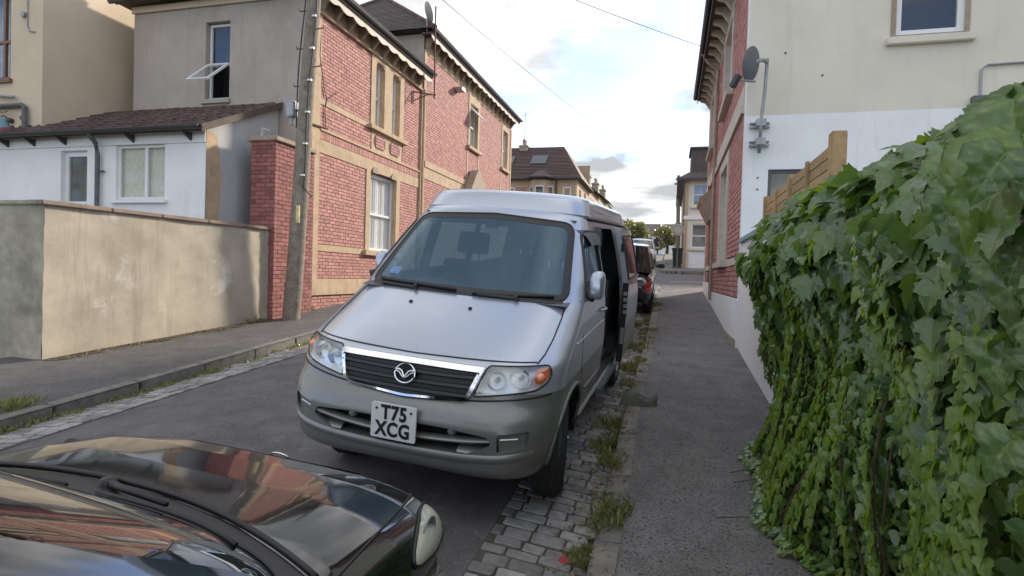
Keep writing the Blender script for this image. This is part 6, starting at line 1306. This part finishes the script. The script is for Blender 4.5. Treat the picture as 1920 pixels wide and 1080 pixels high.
# nose: dark grille strip with an oval badge, chrome strip
gm_ = MB(); gm_.grid([[(x, y + .09 * (x / .5) ** 2, SecB(y + .09 * (x / .5) ** 2, math.asin(min(.98, abs(x) / .78) ** 2)).z + .006) for x in lin(-.38, .38, 22)] for y in (.018, .04, .07, .10)]); put_l(gm_.build('nose_grille', M['blackplastic'], None, smooth=True), bb)
bz = SecB(.06, 0).z + .016; put_l(MB().tube([(.045 * math.cos(a), .058 + .022 * math.sin(a), bz + .030 * math.sin(a)) for a in lin(0, 6.2832, 25)[:-1]], .004, 6, closed=True).build('badge', M['chrome'], None, smooth=True), bb)
# scuttle panel, wipers
mb = MB(); mb.grid([[(x, y + .13 * (abs(x) / .7) ** 2.2, z - .03 * (abs(x) / .7) ** 2) for x in lin(-.72, .72, 28)] for y, z in ((.80, .958), (.815, .966), (.86, .962), (.92, .958), (.965, .985))]); sc = mb.build('scuttle', M['blackplastic'], blk, smooth=40)
put_l(MB().tube([(x, .79 + .13 * (abs(x) / .7) ** 2.2, .966 - .03 * (abs(x) / .7) ** 2) for x in lin(-.74, .74, 30)], .009, 6).build('scuttle_seal', M['ink'], None, smooth=True), sc)
def ywin(x, z):
    t = (z - .95) / .51; sa = min(1, (abs(x) / .77) ** 1.61); return .86 + .76 * t + .34 * (1 - math.sqrt(1 - sa * sa))
for x0, x1 in ((.02, -.56), (.60, .04)):
    a = Vector((x0, ywin(x0, .96) - .06, .965)); wb_ = MB(); wb_.tube([a, Vector((x0 - .10, ywin(x0 - .1, .985) - .05, .99)), Vector(((x0 + x1) / 2, ywin((x0 + x1) / 2, .99) - .025, 1.0))], [.012, .010, .007], 8); w1 = wb_.build('wiper_arm', M['ink'], blk, smooth=True)
    put_l(MB().tube([(x, ywin(x, .985 + .03 * (x0 - x)) - .014, .985 + .03 * (x0 - x)) for x in lin(x0 - .06, x1, 9)], .007, 6).build('wiper_blade', M['ink'], None, smooth=True), w1); put_l(MB().lathe([(0, .03), (.022, .026), (.026, 0)], 12, 'z', tuple(a - Vector((0, 0, .012)))).build('wiper_cap', M['blackplastic'], None, smooth=True), w1)
make_car('silver_car', 'silver car parked directly behind the camper van', car_matrix(-1.48, 8.75, -1), M['carsilver'], L=3.8, ht=1.36)
make_car('dark_car', 'dark plum hatchback with red tail light parked further up behind the silver car', car_matrix(-1.25, 17.15, 1), M['carplum'], L=4.1, ht=1.52)
make_car('white_car', 'white car with reflecting windscreen parked up the hill beyond the junction', car_matrix(-1.75, 34.0, -1), M['carwhite'], L=4.1, ht=1.42)

# ================================================================ IVY
def leaf_base(big=False):
    half = [(.20, .13), (.46, .04), (.55, -.22), (.36, -.36), (.29, -.62)]
    if big: half = [(.10, .10), (.24, .16), (.42, .10), (.50, -.02), (.66, -.10), (.55, -.24), (.60, -.40), (.42, -.42), (.33, -.46), (.34, -.62), (.20, -.74), (.12, -.88)]
    n = len(half); v = [(0, 0), (0, -.22), (0, -.42), (0, -1.0)]; v3 = []
    R_ = lambda u, w_: (u, w_, .20 * abs(u) - .28 * w_ * w_ - .10 * u * u)
    for u, w_ in v: v3.append(R_(u, w_))
    for s in (1, -1):
        for u, w_ in half: v3.append(R_(s * u, w_))
    f = []
    for s, o in ((1, 4), (-1, 4 + n)):
        ids = [o + k for k in range(n)]; a, b = max(1, n // 3), max(2, (2 * n) // 3)
        g = [[0] + ids[:a + 1] + [1], [1] + ids[a:b + 1] + [2], [2] + ids[b:] + [3]]
        for q_ in g: f.append(tuple(q_ if s < 0 else q_[::-1]))
    return np.array(v3), f
LV, LF = leaf_base(); BV, BF = leaf_base(True)
def lmesh(name, v, f, mat): me = bpy.data.meshes.new(name); me.from_pydata([tuple(p) for p in v], [], f); me.update(); me.materials.append(mat); return me
LM = {k: lmesh('leaf', LV, LF, M[k]) for k in ('ivy', 'ivyyoung')}; 
def fine_leaf(mat):
    bm = bmesh.new(); vs = [bm.verts.new(p) for p in BV]
    for fc in BF:
        try: bm.faces.new([vs[i] for i in fc])
        except ValueError: pass
    bmesh.ops.triangulate(bm, faces=bm.faces); bmesh.ops.subdivide_edges(bm, edges=bm.edges, cuts=5, use_grid_fill=True)
    lay = bm.verts.layers.float.new('vein')
    rays = [((0, .02), (0, -1)), ((0, 0), (.62, -.10)), ((0, 0), (.40, .13)), ((0, -.18), (.50, -.40)), ((0, -.42), (.30, -.62)), ((0, -.62), (.18, -.78)), ((.25, -.05), (.5, -.25)), ((.3, -.05), (.45, .06))]
    for v in bm.verts:
        u, w_ = abs(v.co.x), v.co.y; dmin = 1
        for (a, b) in rays:
            A, B, Q = Vector(a), Vector(b), Vector((u, w_)); t = max(0, min(1, (Q - A).dot(B - A) / (B - A).length_squared)); dmin = min(dmin, (Q - A.lerp(B, t)).length + .006 * t)
        v[lay] = max(0, 1 - dmin / .030) * .7
        v.co.z = .30 * u - .42 * w_ * w_ - .30 * u * u - .018 * math.exp(-(dmin / .02) ** 2) + .020 * math.sin(11 * u + 6 * w_) + .012 * math.sin(23 * w_ - 9 * u)
    me = bpy.data.meshes.new('leaf'); bm.to_mesh(me); bm.free(); me.materials.append(mat)
    for p in me.polygons: p.use_smooth = True
    return me
BMh = {k: fine_leaf(M[k]) for k in ('ivy', 'ivybig')}
ivy = thing('ivy', 'dense green ivy draped over the white garden wall beside the pavement', 'ivy', (.9, 3, gz(3)))
rg = np.random.default_rng(5)
def bulge(y, z):
    zz = z - gz(y) - .1
    b = .13 + .10 * math.sin(1.9 * y + 1.1 * z) * math.sin(2.3 * z + .8) + .06 * math.sin(5.1 * y + 2.2) * math.sin(4.3 * z)
    b += .12 * math.exp(-((y - 4.35) / .75) ** 2) * math.exp(-(zz / .55) ** 2) + .04 * math.exp(-(zz / .35) ** 2)
    b += .16 * math.exp(-((z - 1.95) / .35) ** 2)
    b *= min(1, max(.3, (2.38 - z) / .45))
    return max(.05, b)
def yend(z): return 4.85 + 1.0 * max(0, z - .45) + .12 * math.sin(7 * z)
leaves = []     # (pos, normal, down, scale, key, big)
def add_leaf(p, nrm, dwn, s, key, big=False): leaves.append((np.array(p), np.array(nrm, float), np.array(dwn, float), s, key, big))
N1 = 0
while N1 < 13500:
    y = -.3 + 7.3 * rg.random() ** 1.15; z = gz(y) + .12 + (2.30 - gz(y) - .12) * rg.random()
    if y > yend(z) - .02 * rg.random(): continue
    N1 += 1; zz = (z - gz(y)) / 2.1; big = rg.random() < np.clip((zz - .42) * 2.2, .02, .9)
    if big and rg.random() < .55: continue
    s = (rg.uniform(.075, .145) if big else rg.uniform(.035, .065)) * (1 + .15 * (rg.random() - .5)); b = bulge(y, z) * (.75 + .3 * rg.random()) + (.02 if big else 0)
    key = 'ivyyoung' if (not big and rg.random() < .30) or (big and rg.random() < .05) else 'ivy'
    add_leaf((XWR - b, y, z + s * .4), (-1 + .0, rg.normal() * .6 - .2, .4 + rg.normal() * .45), (rg.normal() * .35 - .2, rg.normal() * .30, -1), s, key, big)
for _ in range(1500):          # crown spilling over the top of the wall
    y = -.3 + 7.0 * rg.random(); x = rg.uniform(.80, 1.6); z = 2.20 + .13 * rg.random() + .06 * math.sin(2.1 * y) * math.sin(3 * x) - .5 * max(0, .85 - x)
    if y > 6.5 - .4 * rg.random() or (y > 3.6 and x > 1.15): continue
    z -= .05 if y > 3.6 else (.12 if y < 2.4 else .06)
    add_leaf((x, y, z), (-.35 + rg.normal() * .5, rg.normal() * .5 - .2, 1), (-.8 + rg.normal() * .4, rg.normal() * .6, -.5), rg.uniform(.08, .16), 'ivy' if rg.random() < .8 else 'ivyyoung', True)
for _ in range(900):           # tuft along the top, hiding the coping
    y = rg.uniform(1.3, 6.3); x = rg.uniform(.84, 1.30 if y < 4.2 else 1.03); z = (2.22 if y < 3.4 else 2.27) + .10 * rg.random() + .03 * math.sin(3.3 * y) - .35 * max(0, .95 - x)
    add_leaf((x, y, z), (-.6 + rg.normal() * .5, rg.normal() * .5 - .35, .9), (-.8 + rg.normal() * .5, rg.normal() * .6, -.6), rg.uniform(.07, .13), 'ivy' if rg.random() < .75 else 'ivyyoung', True)
for k in range(40):            # trailing strands of young leaves
    y0 = rg.uniform(1.2, 5.6); z1 = rg.uniform(1.2, 2.0); z = z1; y = y0
    if y0 > yend(.7): y0 = y = 4.8
    while z > gz(y) + .15:
        sgn = 1 if int(z * 40) % 2 else -1; add_leaf((XWR - bulge(y, z) - .05, y + sgn * .014, z), (-1, rg.normal() * .4, .5), (-.2, sgn * .5, -1), rg.uniform(.035, .055) * (1.15 if z < z1 - .2 else .7), 'ivyyoung'); z -= rg.uniform(.018, .03); y += rg.normal() * .003
for _ in range(700):           # foot of the ivy spreading on the pavement
    y = rg.uniform(2.0, 5.0); b = bulge(y, gz(y) + .12) + abs(rg.normal()) * .05; add_leaf((XWR - b, y, pzr(.8, y) + .02 + .05 * rg.random()), (-.3, -.2, 1 + .3 * rg.normal()), (-1, rg.normal() * .7, -.2), rg.uniform(.03, .06), 'ivyyoung' if rg.random() < .45 else 'ivy')
for px, py, dd, s in ((1895, 270, 1.5, .21), (1918, 360, 1.4, .20), (1850, 460, 1.6, .17), (1900, 560, 1.5, .18), (1800, 400, 1.9, .15), (1880, 700, 1.6, .17), (1830, 610, 1.8, .16), (1785, 340, 2.1, .14), (1845, 370, 1.7, .15), (1895, 880, 1.6, .15)):
    p = CPOS + ray(px, py).normalized() * dd; add_leaf((max(p.x, .42), p.y, p.z + s * .4), (-.75 + rg.normal() * .2, -.55, .35), (-.55, -.15 + rg.normal() * .3, -1), s, 'ivybig' if py < 650 and rg.random() < .75 else 'ivy', True)
def leaf_matrix(p, nrm, dwn, s):
    n_ = nrm / np.linalg.norm(nrm); d = dwn - n_ * (dwn @ n_); d /= np.linalg.norm(d); u = np.cross(-d, n_); m_ = np.eye(4); m_[:3, 0] = u * s; m_[:3, 1] = -d * s; m_[:3, 2] = n_ * s; m_[:3, 3] = p; return m_
cp = np.array(CPOS)
for i_, L_ in enumerate(leaves):
    dn = float(np.linalg.norm(L_[0] - cp))
    if L_[5] and L_[4] != 'ivybig' and dn < 3.0: leaves[i_] = (L_[0], L_[1], L_[2], L_[3] * (.62 + .38 * max(0, (dn - 1.2) / 1.8)), L_[4], L_[5])
order = sorted(range(len(leaves)), key=lambda i: -leaves[i][3] / max(.6, np.linalg.norm(leaves[i][0] - cp)) if leaves[i][0][1] > .9 else 0)
for i in order[:300]:
    p, n_, d, s, key, big = leaves[i]; me = (BMh.get(key) or BMh['ivy']) if big else LM['ivy' if key == 'ivybig' else key]
    o = bpy.data.objects.new('leaf', me); COL.objects.link(o); o.matrix_basis = Matrix(leaf_matrix(p, n_, d, s).tolist()); put(o, ivy)
rest = {}
for i in order[300:]: rest.setdefault((leaves[i][4], leaves[i][5]), []).append(leaves[i])
for (key, big), ls in rest.items():
    bv, bf = (BV, BF) if big else (LV, LF); mb = MB()
    for p, n_, d, s, _, _ in ls:
        m_ = leaf_matrix(p, n_, d, s); w_ = bv @ m_[:3, :3].T + m_[:3, 3]; i0 = len(mb.v); mb.v += [tuple(q) for q in w_]; mb.f += [tuple(i0 + t for t in f) for f in bf]
    put(mb.build('foliage', M[key], None, fix=False, kind='stuff'), ivy)
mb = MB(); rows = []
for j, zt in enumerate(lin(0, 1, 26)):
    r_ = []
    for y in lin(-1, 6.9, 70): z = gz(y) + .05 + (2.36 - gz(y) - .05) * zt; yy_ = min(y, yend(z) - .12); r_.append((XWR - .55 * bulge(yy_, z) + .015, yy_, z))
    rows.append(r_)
rows.append([(1.0, p[1], 2.33) for p in rows[-1]]); mb.grid(rows); put(mb.build('shaded_stem_mat', simple('ivy_shade', (.020, .030, .013), .95, var=.5, scale=25, bump=.8, bscale=30), None, smooth=True), ivy)  # dark backing sheet for the stems; shade between leaves put into its colour
mb = MB()
for k in range(34):
    y = rg.uniform(1.0, 4.9); z0 = gz(y) + .1; pts = [(XWR - bulge(y, z0 + t) - .01, y + .12 * math.sin(3 * t + k), z0 + t) for t in lin(0, rg.uniform(.5, 1.5), 9)]; mb.tube(pts, .0045, 5)
for k in range(3): y = rg.uniform(2.4, 4.8); x0 = XWR - bulge(y, gz(y) + .15); mb.tube([(x0, y, pzr(x0, y) + .06), (x0 - .12, y - .05, pzr(x0, y) + .03), (x0 - rg.uniform(.2, .38), y - .15 * rg.random(), pzr(x0, y) + .012)], .004, 5)
put(mb.build('stems', M['ivystem'], None), ivy)

# ================================================================ WEEDS, LITTER, SHOE
def weeds(name, label, spots, mats=('weed',), cat='weeds'):
    """spots: (x, y, z, radius, height, n)"""
    mb = MB()
    for (x, y, z, r, h, n) in spots:
        for _ in range(n):
            a = rg.uniform(0, 6.28); rr = r * rg.random() ** .5; p = np.array((x + rr * math.cos(a), y + rr * math.sin(a) * 1.6, z)); hh = h * rg.uniform(.35, 1.1); ln = np.array((rg.normal() * .5, rg.normal() * .5, 1)); ln /= np.linalg.norm(ln); t = p + ln * hh
            sd = np.cross(ln, rg.normal(size=3)); sd /= np.linalg.norm(sd) + 1e-9; w_ = rg.uniform(.0025, .006) if rg.random() < .45 else rg.uniform(.006, .014); md = p + ln * hh * .55 + sd * .0; i = len(mb.v)
            mb.v += [tuple(p), tuple(md + sd * w_), tuple(t + np.array((0, 0, -.2 * hh * rg.random()))), tuple(md - sd * w_)]; mb.f.append((i, i + 1, i + 2, i + 3))
    o = mb.build(name, M[mats[0]], None, fix=False, kind='stuff'); tag(o, label, cat); return o
sp1 = []
y = 1.6
while y < 16:
    if rg.random() < .75 and not 5.3 < y < 6.3: x = XK - .03 + rg.normal() * .035 + (.12 if rg.random() < .15 else 0); sp1.append((x, y, rz(min(x, XK - .01), y) + .02 if x < XK else pzr(x, y), rg.uniform(.05, .13), rg.uniform(.025, .09), int(rg.uniform(50, 130))))
    y += rg.uniform(.07, .22)
for px, py, r, h, n in ((1145, 795, .10, .16, 160), (1128, 835, .10, .10, 120), (1180, 690, .14, .16, 200), (1175, 650, .14, .14, 150), (1190, 610, .15, .15, 150), (1140, 1000, .10, .11, 170), (1105, 1045, .06, .12, 110), (1150, 895, .06, .09, 80), (1205, 580, .15, .15, 120)):
    p = on_g(px, py, .0); sp1.append((p.x, p.y, rz(p.x, p.y) if p.x < XK else pzr(p.x, p.y), r, h, n))
weeds('kerb_weeds', 'green weeds and grass growing along the right kerb beside the van', sp1)
sp2 = []; y = 2.0
while y < 14:
    if rg.random() < .8: x = XKL + .05 + abs(rg.normal()) * .05; sp2.append((x, y, rz(x, y) + .01, rg.uniform(.05, .10), rg.uniform(.03, .08) * (1.5 if y < 4.4 else 1), int(rg.uniform(40, 80))))
    y += rg.uniform(.08, .2)
for px, py, r, h, n in ((20, 770, .14, .16, 200), (50, 757, .12, .10, 110)): p = on_g(px, py, .05); sp2.append((p.x, p.y, p.z, r, h, n))
weeds('gutter_weeds', 'weeds growing in the setts along the left kerb', sp2)
sp3 = []
for px, py, r, h, n in ((500, 590, .16, .20, 260), (470, 602, .16, .13, 160), (525, 585, .12, .22, 180), (575, 582, .10, .16, 130), (600, 572, .16, .25, 170), (625, 565, .16, .3, 170), (180, 652, .14, .10, 110), (275, 635, .10, .08, 70), (360, 622, .1, .06, 50), (640, 560, .2, .25, 140)):
    p = on_g(px, py, .1); sp3.append((p.x, p.y, pzl(p.x, p.y) - .01, r, h, n))
weeds('wall_weeds', 'leafy weeds at the foot of the cream wall and telegraph pole', sp3)
def litter(name, label, mat, items, size):
    mb = MB()
    for x, y, z in items:
        a = rg.uniform(0, 6.28); s = size * rg.uniform(.5, 1.3); d = np.array((math.cos(a), math.sin(a), .15 * rg.normal())) * s; e = np.array((-math.sin(a), math.cos(a), .3 * rg.normal())) * s * .5; p = np.array((x, y, z + .006 + .012 * rg.random())); i = len(mb.v); mb.v += [tuple(p - d), tuple(p + e + (0, 0, .006)), tuple(p + d), tuple(p - e)]; mb.f += [(i, i + 1, i + 2), (i, i + 2, i + 3)]
    tag(mb.build(name, M[mat], None, fix=False, kind='stuff'), label, 'leaf litter')
its = [(lambda x, y: (x, y, rz(x, y) + .015 if x < XK else pzr(x, y)))(XK - .08 + rg.normal() * .10, 1.5 + 9 * rg.random() ** 1.3) for _ in range(900)]
litter('dry_leaves', 'dry brown leaves and stalks lying in the right gutter', 'dry', its, .022)
its = [(lambda t, o: (-7.60 + .08 * t + o, 5.7 + t, pzl(-7.4, 5.7 + t)))(3.8 * rg.random(), abs(rg.normal()) * .12) for _ in range(700)]
litter('wall_debris', 'brown soil and leaf debris along the foot of the cream wall', 'dry', its, .02)
mb = MB(); mb.grid([[(-7.72 + .08 * t + o, 5.6 + t, pzl(-7.5, 5.6 + t) + .006) for o in (0, .12, .22 + .07 * math.sin(5 * t) + .04 * math.sin(13 * t))] for t in lin(0, 3.9, 40)]); so_ = mb.build('soil_strip', M['soil'], None); put(so_, pav_l)
its = [(lambda x, y: (x, y, pzr(x, y)))(.35 + rg.normal() * .3, 2.2 + 4 * rg.random()) for _ in range(34)]
litter('pale_scraps', 'small pale leaf scraps scattered on the right pavement', 'dry', its, .016)
p = on_g(1056, 1062, .02); mb = MB(); mb.poly([(p.x - .02, p.y - .015, p.z + .02), (p.x + .015, p.y - .03, p.z + .03), (p.x + .035, p.y + .01, p.z + .025), (p.x, p.y + .03, p.z + .05), (p.x - .03, p.y + .015, p.z + .03)]); mb.poly([(p.x - .01, p.y - .02, p.z + .01), (p.x + .025, p.y - .01, p.z + .02), (p.x + .015, p.y + .02, p.z + .012)])
tag(mb.build('red_scrap', M['redscrap'], None), 'crumpled red scrap of litter in the right gutter', 'litter')
# rubber clog lying across the kerb
sh = thing('clog', 'grey green rubber clog lying on the pavement edge beside the van', 'shoe', (-.25, 5.92, pzr(-.25, 5.92)))
sx0, sy0, sz0 = -.44, 5.92, pzr(-.25, 5.92)
def sect(t, full): 
    x = sx0 + .36 * t; wv = .062 * (math.sin(math.pi * min(1, t * 1.02 + .03)) ** .45) * (1.1 - .25 * t) + .004; hgt = (.135 * math.sin(math.pi * min(.5, t * 1.15 + .06)) ** .6 if t < .5 else .135 - .045 * (t - .5) / .5)
    a0, a1 = 0, math.pi; n = 15
    pts = []
    for a in lin(0, math.pi, n):
        yy_ = wv * math.cos(a); z = sz0 + .022 + hgt * math.sin(a) ** .8
        if full > 0: lim = sz0 + .022 + hgt * (1 - .62 * full); z = min(z, lim); 
        pts.append((x + .012 * math.sin(a), sy0 + yy_ + .03 * t, z))
    return pts
mb = MB(); rows = [sect(t, 0) for t in lin(.0, .5, 14)]; mb.grid(rows); put(mb.build('upper', M['clog'], None, smooth=True), sh)
mb = MB()
for sgn in (1, -1):
    rows = []
    for t in lin(.5, 1.0, 12):
        s0 = sect(t, 0); h_ = .045 + .045 * (abs(t - .75) / .25) ** 1.5 + (.02 if t > .9 else 0); base = s0[0] if sgn > 0 else s0[-1]; inn = .75 if t < .97 else .1
        rows.append([base, (base[0], base[1] + sgn * .004, base[2] + h_ * .6), (base[0], base[1] - sgn * .006, base[2] + h_), (base[0], base[1] - sgn * .014, base[2] + h_ * .9), (base[0], base[1] - sgn * .012, base[2])])
    mb.grid(rows)
s1 = sect(1.0, 0); mb.quad(s1[0], s1[-1], (s1[-1][0], s1[-1][1], s1[-1][2] + .07), (s1[0][0], s1[0][1], s1[0][2] + .07)); put(mb.build('heel_rim', M['clog'], None, smooth=True), sh)
mb = MB(); tp_ = [sect(t, 0) for t in lin(0, 1, 20)]; ed = [r[0] for r in tp_] + [r[-1] for r in reversed(tp_)]; mb.poly([(x, y, z) for x, y, z in ed]); mb.poly([(x, y, sz0 + .002) for x, y, z in ed]); mb.grid([[(x, y, z) for x, y, z in ed], [(x, y, sz0 + .002) for x, y, z in ed]], closed=True); put(mb.build('sole', M['clog'], None), sh)
ip = [sect(t, 0) for t in lin(.44, .985, 12)]; mb = MB(); mb.poly([(r[0][0], sy0 + .03 * .7 + (r[0][1] - sy0 - .021) * .9, sz0 + .034) for r in ip] + [(r[-1][0], sy0 + .021 + (r[-1][1] - sy0 - .021) * .9, sz0 + .034) for r in reversed(ip)]); put(mb.build('opening_shade', M['ink'], None), sh)  # black patch: shade inside the clog's opening put into the colour
mb = MB(); mb.tube([(sx0 + .17, sy0 + .055, sz0 + .10), (sx0 + .15, sy0 + .02, sz0 + .135), (sx0 + .15, sy0 - .02, sz0 + .135), (sx0 + .17, sy0 - .045, sz0 + .10)], (.012, .005), 6); put(mb.build('strap', M['clog'], None, smooth=True), sh)
